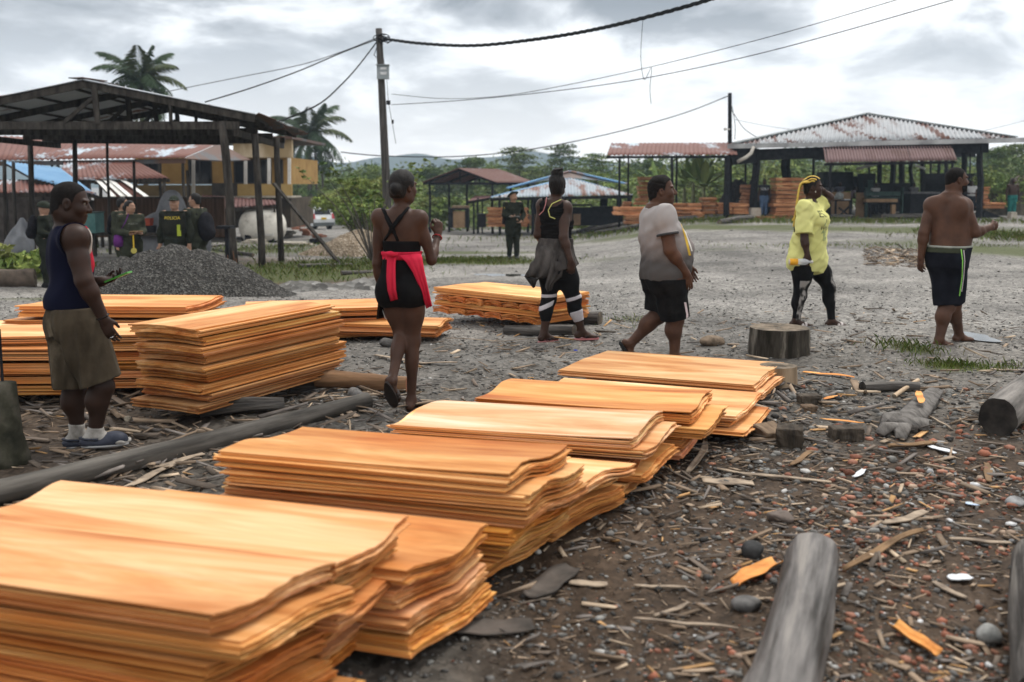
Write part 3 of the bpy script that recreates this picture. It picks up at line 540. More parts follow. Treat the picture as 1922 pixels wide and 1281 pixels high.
TREES = [
 (560, 322, 92, 'b', 1.3, 3, 'pale green round tree half hidden by the stem of the nearer palm'), (640, 318, 95, 'b', 1.5, 0, 'low bushy tree just left of the leaning utility pole'), (690, 305, 90, 'b', 1.3, 0, 'rounded light green tree touching the leaning utility pole'), (668, 330, 70, 'b', 1.6, 2, 'yellow green bushy tree under the leaning pole, nearer than its neighbours'),
 (800, 312, 96, 'b', 1.5, 1, 'dark green tree between the woman in red and the small open shed'), (835, 318, 110, 'b', 1.4, 3, 'hazy grey green tree behind the left eave of the small open shed'), (893, 292, 92, 'b', 1.35, 1, 'dark domed tree standing right behind the small open shed'), (940, 300, 98, 'b', 1.4, 0, 'mid green tree right of the dark domed tree'),
 (975, 278, 88, 'l', 1.25, 3, 'tall airy tree with flat tiers above the officer'), (1010, 312, 94, 'b', 1.5, 0, 'bushy green tree between the two airy tiered trees'), (1052, 274, 92, 'l', 1.0, 3, 'slender airy tree with sky between its tiers above the woman with the bun'), (1085, 312, 98, 'b', 1.5, 3, 'grey green bushy tree right of the woman with the bun'), (1120, 290, 90, 'l', 1.3, 0, 'airy tree next to the left end of the red canopy'),
 (1175, 312, 80, 'b', 1.3, 1, 'dark tree seen under the left end of the red canopy'), (1225, 300, 84, 'b', 1.3, 1, 'dark green tree seen under the middle of the red canopy'), (1345, 308, 88, 'b', 1.4, 0, 'green tree seen under the right end of the red canopy'), (1440, 316, 90, 'b', 1.6, 3, 'pale tree seen just right of the thick front post of the big shed'), (1500, 298, 86, 'l', 1.3, 0, 'airy tree seen under the left half of the big shed'),
 (1560, 316, 84, 'b', 1.6, 3, 'grey green tree seen above the machines in the big shed'), (1610, 312, 90, 'b', 1.6, 0, 'green tree seen behind the back row of posts, left part'), (1665, 312, 88, 'b', 1.5, 0, 'green tree seen between the middle back posts'), (1725, 314, 92, 'b', 1.5, 3, 'pale tree seen between the right back posts'), (1790, 310, 88, 'b', 1.4, 0, 'green tree seen through the bay left of the right corner post'),
 (1868, 276, 72, 'b', 1.2, 1, 'dark green tree just right of the big shed roof'), (1905, 268, 76, 'b', 1.3, 3, 'tall bushy tree at the right edge of the picture'), (1935, 290, 66, 'b', 1.4, 1, 'dark bushy tree cut by the right edge of the picture'), (1885, 320, 60, 'b', 1.5, 0, 'lower green tree behind the earth mound on the right'), (760, 322, 84, 'b', 1.4, 0, 'mid green tree behind the head of the woman in red'), (1138, 318, 84, 'b', 1.2, 0, 'light green tree between the pale hipped shed and the red canopy')]
for a in TREES: tree(a[0], a[1], a[2], a[3], a[4], label=a[6], pal=a[5])
# scrub that nobody could count, along the foot of the trees
g = np.random.default_rng(3); cl = []
for k in range(420):
    x = g.uniform(520, 1990); Y = g.uniform(84, 108) if x < 740 else g.uniform(60, 105) if x < 1200 else g.uniform(58, 100); p = D(x, 345, Y); hgt = g.uniform(1.0, 2.3) * (1.0 if x < 1140 else 1.1); cl.append((p[0], Y, float(gz(p[0], Y)) + hgt * .55, g.uniform(1, 2.2), g.uniform(1, 2), hgt))
tag(link('undergrowth', leafmesh('undergrowth', cl, 80000, .15, PALS[0] + PALS[2] + PALS[3], 4), LEAF), kind='stuff')
cl = []
for k in range(500):
    x = g.uniform(480, 2050); Y = g.uniform(110, 160); p = D(x, 345, Y); cl.append((p[0], Y, float(gz(p[0], Y)) + g.uniform(1, 4.2), g.uniform(2, 4), 2.5, g.uniform(1.2, 3.2)))
tag(link('far_wood', leafmesh('far_wood', cl, 60000, .30, PALS[1] + PALS[3], 6), LEAF), kind='stuff')
# ---- palms
def palm(px, py, Y, fl, nf, label, seed, thick=.13, base_px=None):
    g = np.random.default_rng(seed); c = D(px, py, Y); b0 = down(c if base_px is None else D(base_px, 345, Y)); t_ = thing('palm_tree', label, 'palm', b0, 'coconut palms')
    q = MB(); q.tube([b0 + (c - b0) * k / 8 + np.array([.10 * math.sin(k * .5), 0, 0]) * (k % 8 > 0) for k in range(9)], [thick * (1.25 if k == 0 else 1 - .25 * k / 8) for k in range(9)], 9); fix(q.build('trunk', BARK, t_, b0, True))
    V = []; C_ = []
    for k in range(nf):
        a = k * 2.399 + g.uniform(-.25, .25); el = R(78) - R(112) * (k / (nf - 1)) ** 1.05 + g.uniform(-.1, .1); ln_ = fl * g.uniform(.85, 1.1) * (.75 if k < 3 else 1); p = c.copy(); d = np.array([math.cos(a) * math.cos(el), math.sin(a) * math.cos(el), math.sin(el)]); ns = 26; st = ln_ / ns; col = np.array([(.045, .07, .036), (.036, .058, .030), (.07, .085, .04)][k % 3]) * (.75 if k > nf * .8 else 1)
        for i in range(ns):
            d = d + np.array([0, 0, -.066 * (1.15 - .3 * math.sin(el))]); d /= np.linalg.norm(d); s_ = np.cross(d, (0, 0, 1)); s_ /= np.linalg.norm(s_) + 1e-9; n_ = np.cross(s_, d); p2_ = p + d * st
            wd = .02 * (1 - i / ns) + .005; V += [p - s_ * wd, p + s_ * wd, p2_ + s_ * wd, p2_ - s_ * wd]; C_ += [col * 1.3] * 4
            f = i / ns; ll = fl * .30 * math.sin(math.pi * min(1, .10 + f * .86)) ** .7 * g.uniform(.85, 1.1)
            for sg in (-1, 1):
                for hh in (0, .5):
                    dl = d * .55 + s_ * sg * .8 - n_ * .05 + np.array([0, 0, -.62]) + g.normal(0, .07, 3); dl /= np.linalg.norm(dl); b1 = p + d * st * hh; tip = b1 + dl * ll; md = (b1 + tip) / 2 + n_ * ll * .05; ww = d * .034 * fl / 2
                    V += [b1, md + ww, tip, md - ww]; C_ += [col * g.uniform(.75, 1.2)] * 4
            p = p2_
    V = np.array(V) - b0; link('fronds', mesh('fronds', V, np.arange(len(V)).reshape(-1, 4), False, np.array(C_)), LEAF, t_)
    q = MB()
    for k in range(7): a = k * .9; q.lathe([(.01, -.14), (.09, -.06), (.10, .04), (.01, .13)], c + (.2 * math.cos(a), .2 * math.sin(a), -.18 - .04 * (k % 2)), 8)
    q.tube([c - (0, 0, .5), c + (0, 0, .25)], [.14, .2], 8); fix(q.build('coconuts', pm('coconut', (.09, .09, .035), (.14, .10, .05), 4, .7, 0), t_, b0, True))
palm(580, 254, 80, 3.9, 22, 'coconut palm with drooping fronds just left of the utility pole', 11, .2, 577)
palm(263, 152, 56, 2.9, 24, 'coconut palm rising behind the roof of the left shed', 5, .16)
for px, yt in ((591, 310), (603, 312)):
    b0 = down(D(px + 2, 345, 82)); q = MB(); a = D(px, yt - 30, 82); q.tube([b0, (a + b0) / 2 + (.06, 0, 0), a], [.11, .09, .08], 7); tr = thing('bare_trunk', 'thin bare trunk just right of the nearer palm stem', 'tree', b0, 'bare trunks beside the palm'); fix(q.build('trunk', BARK, tr, b0, True))
    link('crown', leafmesh('crown', [(a[0] - b0[0], 0, a[2] - b0[2], .5, .5, .25)], 120, .12, PALS[1], 2, droop=.5), LEAF, tr)
# ---- banana plants by the red canopy
def banana(px, ytop, Y, n, label, seed):
    g = np.random.default_rng(seed); tp = D(px, ytop, Y); b0 = down(tp); H = tp[2] - b0[2]; t_ = thing('banana_plant', label, 'plant', b0, 'banana plants'); q = MB(); q.tube([(0, 0, -.05), (.02, 0, H * .3), (0, 0, H * .55)], [.13, .11, .07], 8); fix(q.build('stem', pm('banana_stem', (.12, .13, .06), (.2, .2, .1), 3, .6, .1), t_, (0, 0, 0), True))
    V = []; Fc = []; C_ = []
    for k in range(n):
        a = k * 2.4 + g.uniform(-.3, .3); el = R(82 - 60 * (k / n)); ln_ = H * g.uniform(.5, .66); p = np.array([0, 0, H * .5]); d = np.array([math.cos(a) * math.cos(el), math.sin(a) * math.cos(el), math.sin(el)]); s_ = np.array([-math.sin(a), math.cos(a), 0]); st = ln_ / 12; col = np.array([(.16, .21, .075), (.12, .17, .06), (.20, .24, .09)][k % 3]); nb = len(V)
        for i in range(13):
            f = i / 12; wd = H * .085 * (0.05 + math.sin(math.pi * min(1, max(0, (f - .12) / .88))) ** .6 if f > .12 else .06) * g.uniform(.85, 1.05); n_ = np.cross(s_, d)
            V += [p - s_ * wd + n_ * wd * .35, p.copy(), p + s_ * wd + n_ * wd * .35]; C_ += [col, col * 1.25, col]
            if i < 12:
                for j in (0, 1): Fc.append((nb + i * 3 + j, nb + i * 3 + j + 1, nb + i * 3 + j + 4, nb + i * 3 + j + 3))
            p = p + d * st; d = d + np.array([0, 0, -.13 * (1.2 - math.sin(el))]); d /= np.linalg.norm(d)
    link('leaves', mesh('leaves', V, Fc, True, np.array(C_)), LEAF, t_)
banana(1302, 292, 56, 11, 'tallest banana plant, under the middle of the red canopy', 1); banana(1322, 308, 54, 9, 'smaller banana plant right of the tallest one', 2); banana(1285, 310, 57, 9, 'banana plant left of the tallest one, partly behind the man in grey', 3); banana(1240, 312, 60, 8, 'yellowish banana plant behind the head of the man in grey', 4)
# ---- bushes and saplings nearer by
def bush(px, py, Y, wd, ht, label, pal=2, n=1500, size=.09, seed=1, stems=6):
    c = D(px, py, Y); b0 = down(c); g = np.random.default_rng(seed); cl = [(g.uniform(-wd, wd), g.uniform(-wd, wd) * .7, g.uniform(.25, .9) * ht, wd * g.uniform(.25, .5), wd * .4, ht * g.uniform(.12, .25)) for _ in range(12)]
    t_ = thing('bush', label, 'bush', b0 + (0, 0, .04)); link('foliage', leafmesh('foliage', cl, n, size, PALS[pal], seed), LEAF, t_); q = MB(); limbs(q, np.array([0, 0, -.05]), [k_[:3] for k_ in cl[:stems]], .03, g); fix(q.build('stem', BARK, t_))
bush(665, 400, 42, 1.6, 1.9, 'yellow green bush behind the sand heap', 2, 6500, .085, 1); bush(695, 372, 46, 1.5, 2.8, 'tall leafy bush left of the woman in red', 2, 6500, .085, 2); bush(655, 365, 82, 2.2, 3.4, 'pale bush between the yellow house and the palm stem', 0, 2600, .16, 3); bush(552, 372, 78, 1.6, 2.8, 'dark bush at the corner of the yellow house', 1, 1800, .14, 4); bush(800, 400, 62, 2.0, 2.2, 'yellow green bush beside the left posts of the small open shed', 2, 2400, .16, 5)
bush(15, 470, 19.0, .75, .75, 'bright green weed clump at the left edge near the helmeted officer', 2, 900, .10, 6); bush(55, 475, 19.6, .5, .55, 'small leafy weed in front of the grey tarpaulin', 2, 500, .09, 7)
# sapling whose sprigs show beside the head of the woman in red
b0 = down(D(690, 345, 24)); t_ = thing('sapling', 'thin sapling with sparse leafy sprigs beside the utility pole', 'tree', b0); q = MB(); cl = []
g = np.random.default_rng(9); root = D(700, 440, 24) - b0; root[2] = 0
for px, py in ((560, 318), (600, 312), (625, 318), (640, 345), (665, 330), (660, 352), (690, 365), (715, 372), (705, 348), (740, 318), (775, 310), (790, 330), (760, 345), (785, 360), (680, 385), (640, 372), (725, 395), (800, 300), (770, 390)):
    tp = D(px, py, 24 + g.uniform(-1, 1)) - b0; m_ = (root + tp) / 2 + np.array([0, 0, .25]); q.tube([root, m_, tp], [.02, .012, .004], 5)
    for k in range(5): cl.append((*(tp + (m_ - tp) * k * .09 + g.normal(0, .035, 3)), .09, .09, .035))
link('leaves', leafmesh('leaves', cl, 800, .07, PALS[2] + PALS[0], 8, flat=.5, shell=.1), LEAF, t_); fix(q.build('stem', BARK, t_))
# grass and weeds
def grass(name, px, py, rx, ry, n, h, seed):
    c = G(px, py); g = np.random.default_rng(seed); x = c[0] + g.normal(0, rx, n); y = c[1] + g.normal(0, ry, n); z = gz(x, y); a = g.uniform(0, 6.28, n); hh = h * g.uniform(.4, 1.3, n); ln_ = hh * g.uniform(.2, .9, n); wv = .02 * h + .0015
    p = np.stack([x, y, z], 1); s_ = np.stack([-np.sin(a), np.cos(a), 0 * a], 1) * wv; d = np.stack([np.cos(a) * ln_, np.sin(a) * ln_, hh], 1); md = np.stack([np.cos(a) * ln_ * .3, np.sin(a) * ln_ * .3, hh * .65], 1)
    V = np.stack([p - s_, p + s_, p + md + s_ * .7, p + d, p + md - s_ * .7], 1).reshape(-1, 3); F = np.arange(5 * n).reshape(-1, 5); cc = np.array([(.13, .20, .04), (.18, .23, .06), (.22, .21, .08)])[g.integers(0, 3, n)] * g.uniform(.7, 1.2, (n, 1))
    tag(link(name, mesh(name, V, F, False, np.repeat(cc, 5, 0)), LEAF), kind='stuff')
grass('grass', 1790, 688, .17, .08, 420, .05, 1); grass('grass', 1880, 692, .22, .1, 160, .045, 2); grass('grass', 1705, 655, .16, .18, 260, .06, 3); grass('grass', 850, 492, 1.3, .9, 4500, .08, 4); grass('grass', 600, 505, 1.2, 1.3, 1800, .11, 5); grass('grass', 500, 470, 2.4, 2.6, 1800, .13, 6); grass('grass', 1110, 425, 2.8, 1.8, 2400, .14, 7); grass('grass', 1250, 420, 3.5, 1.2, 2200, .18, 8); grass('grass', 1600, 418, 6, .8, 3000, .18, 9); grass('grass', 1880, 445, 1.1, 1.6, 2000, .15, 10); grass('grass', 60, 512, .8, .5, 1200, .16, 11); grass('grass', 1185, 602, .2, .3, 160, .035, 12); grass('grass', 1660, 462, 2.2, .5, 900, .07, 13)
# ================================================================== VENEER STACKS
m, t, b = _base('peeled_veneer'); l = t.links
tcn = _n(t, 'ShaderNodeTexCoord'); oi = _n(t, 'ShaderNodeObjectInfo'); ml = _n(t, 'ShaderNodeMath', operation='MULTIPLY', i_1=53.0); l.new(oi.outputs['Random'], ml.inputs[0])
def grain(st, sc, det, dist=0):
    mp = _n(t, 'ShaderNodeMapping'); mp.inputs['Scale'].default_value = st; l.new(tcn.outputs['Object'], mp.inputs[0]); l.new(ml.outputs[0], mp.inputs['Location'])
    n_ = _n(t, 'ShaderNodeTexNoise', i_Scale=sc, i_Detail=det, i_Roughness=.62, i_Distortion=dist); l.new(mp.outputs[0], n_.inputs['Vector']); return n_.outputs[0]
g1 = grain((.5, 3.2, 9), 1.4, 5, .6); g2 = grain((.5, 24, 40), 2.4, 4); g3 = grain((.8, 2.2, 1), 1.3, 2)
rp = _n(t, 'ShaderNodeValToRGB'); l.new(g1, rp.inputs[0]); e = rp.color_ramp.elements
e[0].position = .30; e[0].color = (.41, .145, .034, 1); e[1].position = .70; e[1].color = (.84, .58, .345, 1); q = e.new(.5); q.color = (.66, .355, .15, 1)
fx = _n(t, 'ShaderNodeMapRange', i_1=.3, i_2=.7, i_3=.89, i_4=1.08); l.new(g2, fx.inputs[0])
sc_ = _n(t, 'ShaderNodeVectorMath', operation='SCALE'); l.new(rp.outputs[0], sc_.inputs[0]); l.new(fx.outputs[0], sc_.inputs['Scale'])
bl_ = _n(t, 'ShaderNodeMapRange', i_1=.52, i_2=.72, i_3=0, i_4=.6); l.new(g3, bl_.inputs[0])       # redder heartwood patches
x0 = _n(t, 'ShaderNodeMix', data_type='RGBA', blend_type='MULTIPLY'); l.new(bl_.outputs[0], x0.inputs[0]); l.new(sc_.outputs[0], x0.inputs[6]); x0.inputs[7].default_value = (.93, .62, .36, 1)
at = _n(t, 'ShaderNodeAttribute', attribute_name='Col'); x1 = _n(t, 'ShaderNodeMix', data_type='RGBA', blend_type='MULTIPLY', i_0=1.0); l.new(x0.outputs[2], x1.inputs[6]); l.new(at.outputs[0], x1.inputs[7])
x2 = _n(t, 'ShaderNodeMix', data_type='RGBA', blend_type='MULTIPLY', i_0=1.0); l.new(x1.outputs[2], x2.inputs[6]); l.new(oi.outputs['Color'], x2.inputs[7]); l.new(x2.outputs[2], b.inputs['Base Color'])
b.inputs['Roughness'].default_value = .62; b.inputs['Specular IOR Level'].default_value = .18
bp = _n(t, 'ShaderNodeBump', i_Strength=.25, i_Distance=.004); l.new(g2, bp.inputs['Height']); l.new(bp.outputs[0], b.inputs['Normal'])
VEN = m
NTH = ['topmost', 'second from the top', 'third from the top', 'fourth from the top', 'fifth from the top', 'sixth from the top', 'seventh from the top', 'eighth from the top', 'ninth from the top', 'tenth from the top', 'eleventh from the top', 'twelfth from the top']
def bundle(loc, ang, Ln, W, th, layers, wave, seed, col=(1, 1, 1), rag=.012, skew=0.0, jit=.012, nu=9, nv=22, lift=0.0):
    """sheets lying on each other; local x runs along the grain (0 at the right hand end), y across; wave(v) is the warp of the sheets"""
    g = np.random.default_rng(seed); V = []; Fc = []; C_ = []; n = 0; tl = th / layers
    uu = np.linspace(0, 1, nu) ** 1.0; vv = np.linspace(0, 1, nv)
    for k in range(layers):
        du = g.normal(0, jit); dv = g.normal(0, jit * 1.2); ln_ = Ln + g.normal(0, jit); ww = W + g.normal(0, jit * .6)
        ph = g.uniform(0, 6, 3); z0 = k * tl; gap = tl * ((.93 if g.random() < .7 else .62) if k < layers - 1 else 1); sh = g.uniform(.78, 1.1); cc = np.array([sh, sh * g.uniform(.93, 1.03), sh * g.uniform(.85, 1.08)])
        er = rag * (np.sin(vv * 7 + ph[0]) * .25 + np.sin(vv * 23 + ph[1]) * .2) + np.cumsum(g.normal(0, rag * .22, nv)) + g.normal(0, rag * .3, nv); el = rag * 1.3 * (np.sin(vv * 8 + ph[2]) * .7) + np.cumsum(g.normal(0, rag * .22, nv))
        for side in (1, 0):
            for u in uu:
                for j, v in enumerate(vv):
                    x = (-ln_ + el[j]) * (1 - u) + er[j] * u + du + skew * v; zz = z0 + gap * side + wave(v, 1 - u) + (lift * (u ** 3) * (1 if k == layers - 1 else 0))
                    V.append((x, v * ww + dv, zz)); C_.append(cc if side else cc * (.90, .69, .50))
        a = lambda s, i, j: n + s * nu * nv + i * nv + j
        for i in range(nu - 1):
            for j in range(nv - 1): Fc += [(a(0, i, j), a(0, i + 1, j), a(0, i + 1, j + 1), a(0, i, j + 1)), (a(1, i, j + 1), a(1, i + 1, j + 1), a(1, i + 1, j), a(1, i, j))]
        for i in range(nu - 1): Fc += [(a(0, i, 0), a(1, i, 0), a(1, i + 1, 0), a(0, i + 1, 0)), (a(0, i + 1, nv - 1), a(1, i + 1, nv - 1), a(1, i, nv - 1), a(0, i, nv - 1))]
        for j in range(nv - 1): Fc += [(a(0, 0, j + 1), a(1, 0, j + 1), a(1, 0, j), a(0, 0, j)), (a(0, nu - 1, j), a(1, nu - 1, j), a(1, nu - 1, j + 1), a(0, nu - 1, j + 1))]
        n = len(V)
    me = mesh('veneer_bundle', V, np.array(Fc), True, np.array(C_))
    import bmesh
    bm = bmesh.new(); bm.from_mesh(me)
    for ed in bm.edges:
        if len(ed.link_faces) == 2 and ed.link_faces[0].normal.angle(ed.link_faces[1].normal, 0) > .8: ed.smooth = False
    bm.to_mesh(me); bm.free()
    o_ = link('veneer_bundle', me, VEN, None, loc, (0, 0, ang)); o_.color = (*col, 1); return o_
def stack(label, nr, ang, Ln, W, ztop, nb, seed, amp=.018, col=(1, 1, 1), cols=None, skew=0.0, out=.05, z0=.03, group=None, rag=.006, ths=None, offs=None, toplift=0.0, word='veneer bundle', jit=.012, lay=6, yj=.018):
    """nb bundles on top of each other; nr = near right hand corner of the top on the ground"""
    g = np.random.default_rng(seed); th = (ths or [1] * nb); s_ = sum(th); H = ztop - z0 - amp; zz = z0 + float(gz(*nr)); P1, P2 = g.uniform(0, 6.28, 2)
    for k in range(nb):                                     # k = 0 is the lowest
        hh = H * th[k] / s_; f = (k + 1) / nb; A = amp * (.35 + .65 * f); pk = P1 + g.normal(0, .32)
        wave = (lambda A, pk: lambda v, u: A * math.sin(2 * math.pi * v * 1.02 + pk) + A * .14 * math.sin(2 * math.pi * v * 2.3 + P2))(A, pk)
        if offs: du, dv = offs[k]
        else: du, dv = (0, 0) if k == nb - 1 else (g.uniform(-1.0, 1.0) * out, g.normal(0, out * .3))
        ca, sa = math.cos(ang), math.sin(ang); loc = (nr[0] + ca * du - sa * dv, nr[1] + sa * du + ca * dv, zz)
        c = (np.array(cols[k]) * g.uniform(.92, 1.06) * (np.array([1, g.uniform(.90, 1.05), g.uniform(.78, 1.1)]) if k < nb - 1 else 1) if cols else np.array(col) * g.uniform(.88, 1.08) * np.array([1, g.uniform(.92, 1.05), g.uniform(.85, 1.1)]))
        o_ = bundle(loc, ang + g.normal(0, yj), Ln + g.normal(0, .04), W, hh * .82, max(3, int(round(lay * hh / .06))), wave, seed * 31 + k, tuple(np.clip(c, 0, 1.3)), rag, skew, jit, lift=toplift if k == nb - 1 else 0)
        tag(o_, f'{word}, {NTH[nb - 1 - k]} of {label}' if nb > 1 else f'{word} forming {label}', 'veneer bundle', group or 'bundles of peeled veneer'); zz += hh
    return zz
PALE = (1.12, 1.22, 1.45); ORG = (1.0, .86, .62); MID = (1.04, .99, .92); DRK = (.82, .72, .58)
a16 = R(-16)
S = [('the frontmost stack, cut by the left edge', (-.76, 2.42), a16, 1.35, .40, .475, 6, 1, .009, [DRK, (.95, .78, .5), (1.0, .74, .42), DRK, MID, (1.05, 1.02, .95)]),
     ('the stack just behind the frontmost one', (-.52, 2.80), a16, 1.35, .46, .45, 6, 2, .013, [(.95, .72, .42), DRK, (1.0, .72, .38), ORG, DRK, MID]),
     ('the third stack from the front, strongly wavy', (-.335, 3.02), R(-17), 1.30, .50, .345, 4, 3, .020, [ORG, MID, MID, ORG]),
     ('the tall orange stack mid row', (-.02, 3.66), R(-16), 1.28, .47, .475, 6, 4, .014, [MID, DRK, (1.0, .78, .46), DRK, MID, ORG]),
     ('the short pale stack behind the tall orange one', (.20, 4.02), R(-17), 1.28, .58, .285, 4, 5, .015, [DRK, ORG, MID, (1.1, 1.08, 1.1)]),
     ('the cream topped stack mid row', (.56, 4.62), R(-16), 1.24, .62, .345, 5, 6, .013, [MID, ORG, MID, PALE, PALE]),
     ('the orange stack behind the cream topped one', (.96, 5.26), R(-19), 1.24, .62, .325, 4, 7, .014, [MID, ORG, MID, ORG]),
     ('the low pale stack near the row end', (1.33, 5.78), R(-22), 1.36, .74, .17, 3, 8, .010, [MID, MID, PALE]),
     ('the flat stack farthest down the row', (1.66, 6.72), R(-23), 1.32, .98, .17, 2, 9, .008, [MID, (1.06, 1.04, .98)])]
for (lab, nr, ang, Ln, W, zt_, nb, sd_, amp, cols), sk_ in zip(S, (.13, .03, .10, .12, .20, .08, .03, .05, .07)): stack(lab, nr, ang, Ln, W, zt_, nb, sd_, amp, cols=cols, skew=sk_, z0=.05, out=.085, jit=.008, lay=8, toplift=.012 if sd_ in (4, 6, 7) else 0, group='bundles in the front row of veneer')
# left group
RED = (.94, .78, .66)
g_ = np.random.default_rng(5)
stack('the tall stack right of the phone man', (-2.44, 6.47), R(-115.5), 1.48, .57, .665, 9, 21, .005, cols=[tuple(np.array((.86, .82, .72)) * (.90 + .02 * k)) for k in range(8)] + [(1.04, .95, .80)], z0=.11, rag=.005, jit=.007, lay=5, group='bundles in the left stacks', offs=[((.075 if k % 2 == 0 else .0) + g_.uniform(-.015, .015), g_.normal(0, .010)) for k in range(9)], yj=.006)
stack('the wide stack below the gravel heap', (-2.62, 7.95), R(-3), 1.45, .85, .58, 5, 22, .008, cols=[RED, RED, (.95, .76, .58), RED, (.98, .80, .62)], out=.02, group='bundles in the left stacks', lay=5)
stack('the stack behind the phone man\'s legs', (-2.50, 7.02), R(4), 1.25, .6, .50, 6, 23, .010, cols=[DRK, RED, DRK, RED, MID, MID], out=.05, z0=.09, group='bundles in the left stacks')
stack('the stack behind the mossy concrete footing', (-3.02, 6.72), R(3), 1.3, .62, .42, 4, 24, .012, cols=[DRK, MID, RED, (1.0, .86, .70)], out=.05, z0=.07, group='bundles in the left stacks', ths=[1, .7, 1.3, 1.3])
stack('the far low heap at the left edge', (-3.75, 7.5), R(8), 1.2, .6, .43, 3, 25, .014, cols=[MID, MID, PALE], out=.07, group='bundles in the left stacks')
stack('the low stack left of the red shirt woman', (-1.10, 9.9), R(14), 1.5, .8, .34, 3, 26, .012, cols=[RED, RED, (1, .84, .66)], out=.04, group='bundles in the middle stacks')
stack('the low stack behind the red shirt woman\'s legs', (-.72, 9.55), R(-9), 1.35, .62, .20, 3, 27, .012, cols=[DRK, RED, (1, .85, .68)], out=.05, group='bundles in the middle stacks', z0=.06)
# stack with crosswise layers of short bundles showing their rolled ends
CA = R(-43); cx, cyy = .28, 10.12; zz = .10
ux, uy = math.cos(CA), math.sin(CA)
def cross_long(th, label, col, sd_):
    global zz
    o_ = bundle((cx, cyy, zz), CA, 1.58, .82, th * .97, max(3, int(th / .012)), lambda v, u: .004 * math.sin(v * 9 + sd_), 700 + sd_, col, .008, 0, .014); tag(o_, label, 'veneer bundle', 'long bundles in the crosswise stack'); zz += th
def cross_short(th, row, sd_):
    global zz
    for k in range(6):
        dw = .258; x0 = -1.56 + dw * k; g = np.random.default_rng(sd_ + k); oy = g.uniform(-.05, .01)
        # grain runs across the stack: local -x points away from the camera
        lx, ly = cx + ux * (x0 + dw * .0) - math.sin(CA) * oy, cyy + uy * (x0) + math.cos(CA) * oy
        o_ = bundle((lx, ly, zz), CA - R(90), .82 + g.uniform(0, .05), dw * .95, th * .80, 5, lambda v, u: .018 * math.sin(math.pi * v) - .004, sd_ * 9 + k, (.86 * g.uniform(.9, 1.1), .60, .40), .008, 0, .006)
        tag(o_, f'short curved bundle, {("first", "second", "third", "fourth", "fifth", "sixth")[k]} from the left in the {row} crosswise layer', 'veneer bundle', 'short bundles laid crosswise'); 
    zz += th
cross_short(.075, 'lower', 11); cross_long(.055, 'long bundle between the two crosswise layers of the middle stack', (.94, .78, .52), 1); cross_short(.075, 'upper', 47); cross_long(.045, 'long bundle just above the upper crosswise layer of the middle stack', (1.0, .86, .6), 2); cross_long(.028, 'pale top bundle of the stack with crosswise layers', (1.08, 1.02, .86), 3)
# ================================================================== LOGS, STUMPS AND SCRAP
LOGM = pm('log_bark', (.028, .025, .022), (.15, .137, .122), 2.4, .75, .7, (9, 9, .8), c3=(.075, .068, .062), bscale=5, bdist=.025)
LOGG = pm('debarked_log', (.03, .026, .022), (.23, .21, .188), 1.7, .5, .5, (9, 9, .7), c3=(.13, .12, .113), bscale=4, bdist=.015)
LOGO = pm('tan_log', (.12, .065, .032), (.33, .19, .10), 2, .7, .4, (7, 7, .8), c3=(.21, .12, .065), bscale=5)
ENDM = pm('log_end', (.06, .05, .04), (.22, .175, .13), 9, .85, .4, c3=(.13, .105, .078))
DKEND = pm('dark_log_end', (.014, .012, .011), (.05, .044, .038), 9, .9, .4)
def log(label, a, b, r0, r1, mat=LOGM, end=ENDM, cat='log', group=None, bend=.02, n=18, seed=0, name='log', segs=14):
    a = np.asarray(a, float); b = np.asarray(b, float); g = np.random.default_rng(seed); d = b - a; ln = np.linalg.norm(d)
    o_ = thing(name, label, cat, a, group, Vector(d).to_track_quat('Z', 'X').to_euler()); q = MB(); V = []; Fc = []; ph = g.uniform(0, 6, 6)      # local z runs along the log
    kn = [(g.uniform(.1, .9) * ln, g.uniform(0, 6.28), g.uniform(.04, .10)) for _ in range(4 if n > 12 else 0)]
    for i in range(segs + 1):
        f = i / segs; r = r0 + (r1 - r0) * f; cx, cy_ = bend * math.sin(f * 3 + ph[0]), bend * .3 * math.sin(f * 4 + ph[1])
        for k in range(n):
            t_ = 2 * math.pi * k / n; rr_ = r * (1 + .05 * math.sin(2 * t_ + ph[2] + f * 2) + .025 * math.sin(5 * t_ + ph[3] + f * 9) + .02 * math.sin(9 * t_ + ph[4] - f * 14) + sum(h_ * math.exp(-((f * ln - z_) / .05) ** 2 - (math.sin((t_ - t0) / 2) / .25) ** 2) for z_, t0, h_ in kn)); V.append((cx + rr_ * math.cos(t_), cy_ + rr_ * math.sin(t_), f * ln))
    for i in range(segs):
        for k in range(n): k2 = (k + 1) % n; Fc.append((i * n + k, i * n + k2, (i + 1) * n + k2, (i + 1) * n + k))
    q.add(V, Fc); fix(q.build('bark', mat, o_, (0, 0, 0), True))
    for i, sg in ((0, -1), (segs, 1)):
        q = MB(); ring = [np.asarray(V[i * n + k]) for k in range(n)]; c = sum(ring) / n; q.add([c + np.array([0, 0, sg * .004])] + [c + (p - c) * .985 for p in ring], [(0, 1 + k, 1 + (k + 1) % n) if sg > 0 else (0, 1 + (k + 1) % n, 1 + k) for k in range(n)]); q.build('cut_end', end, o_, (0, 0, 0))
    return o_
def on(px, py, r): p = G(px, py); return p + np.array([0, 0, r * .92])
log('long grey log lying diagonally in front of the left stacks', on(-70, 966, .062), on(690, 766, .056), .062, .056, pm('grey_smooth_log', (.04, .036, .031), (.13, .118, .103), 2.2, .7, .4, (7, 7, .8), bscale=5), DKEND, bend=.012, seed=1)
log('short tan log under the right end of the tall left stack', on(640, 738, .07) + (-.2, .12, 0), on(752, 735, .07) + (.05, 0, 0), .07, .06, LOGO, pm('red_end', (.2, .08, .04), (.3, .14, .08), 12, .8, .2), seed=2)
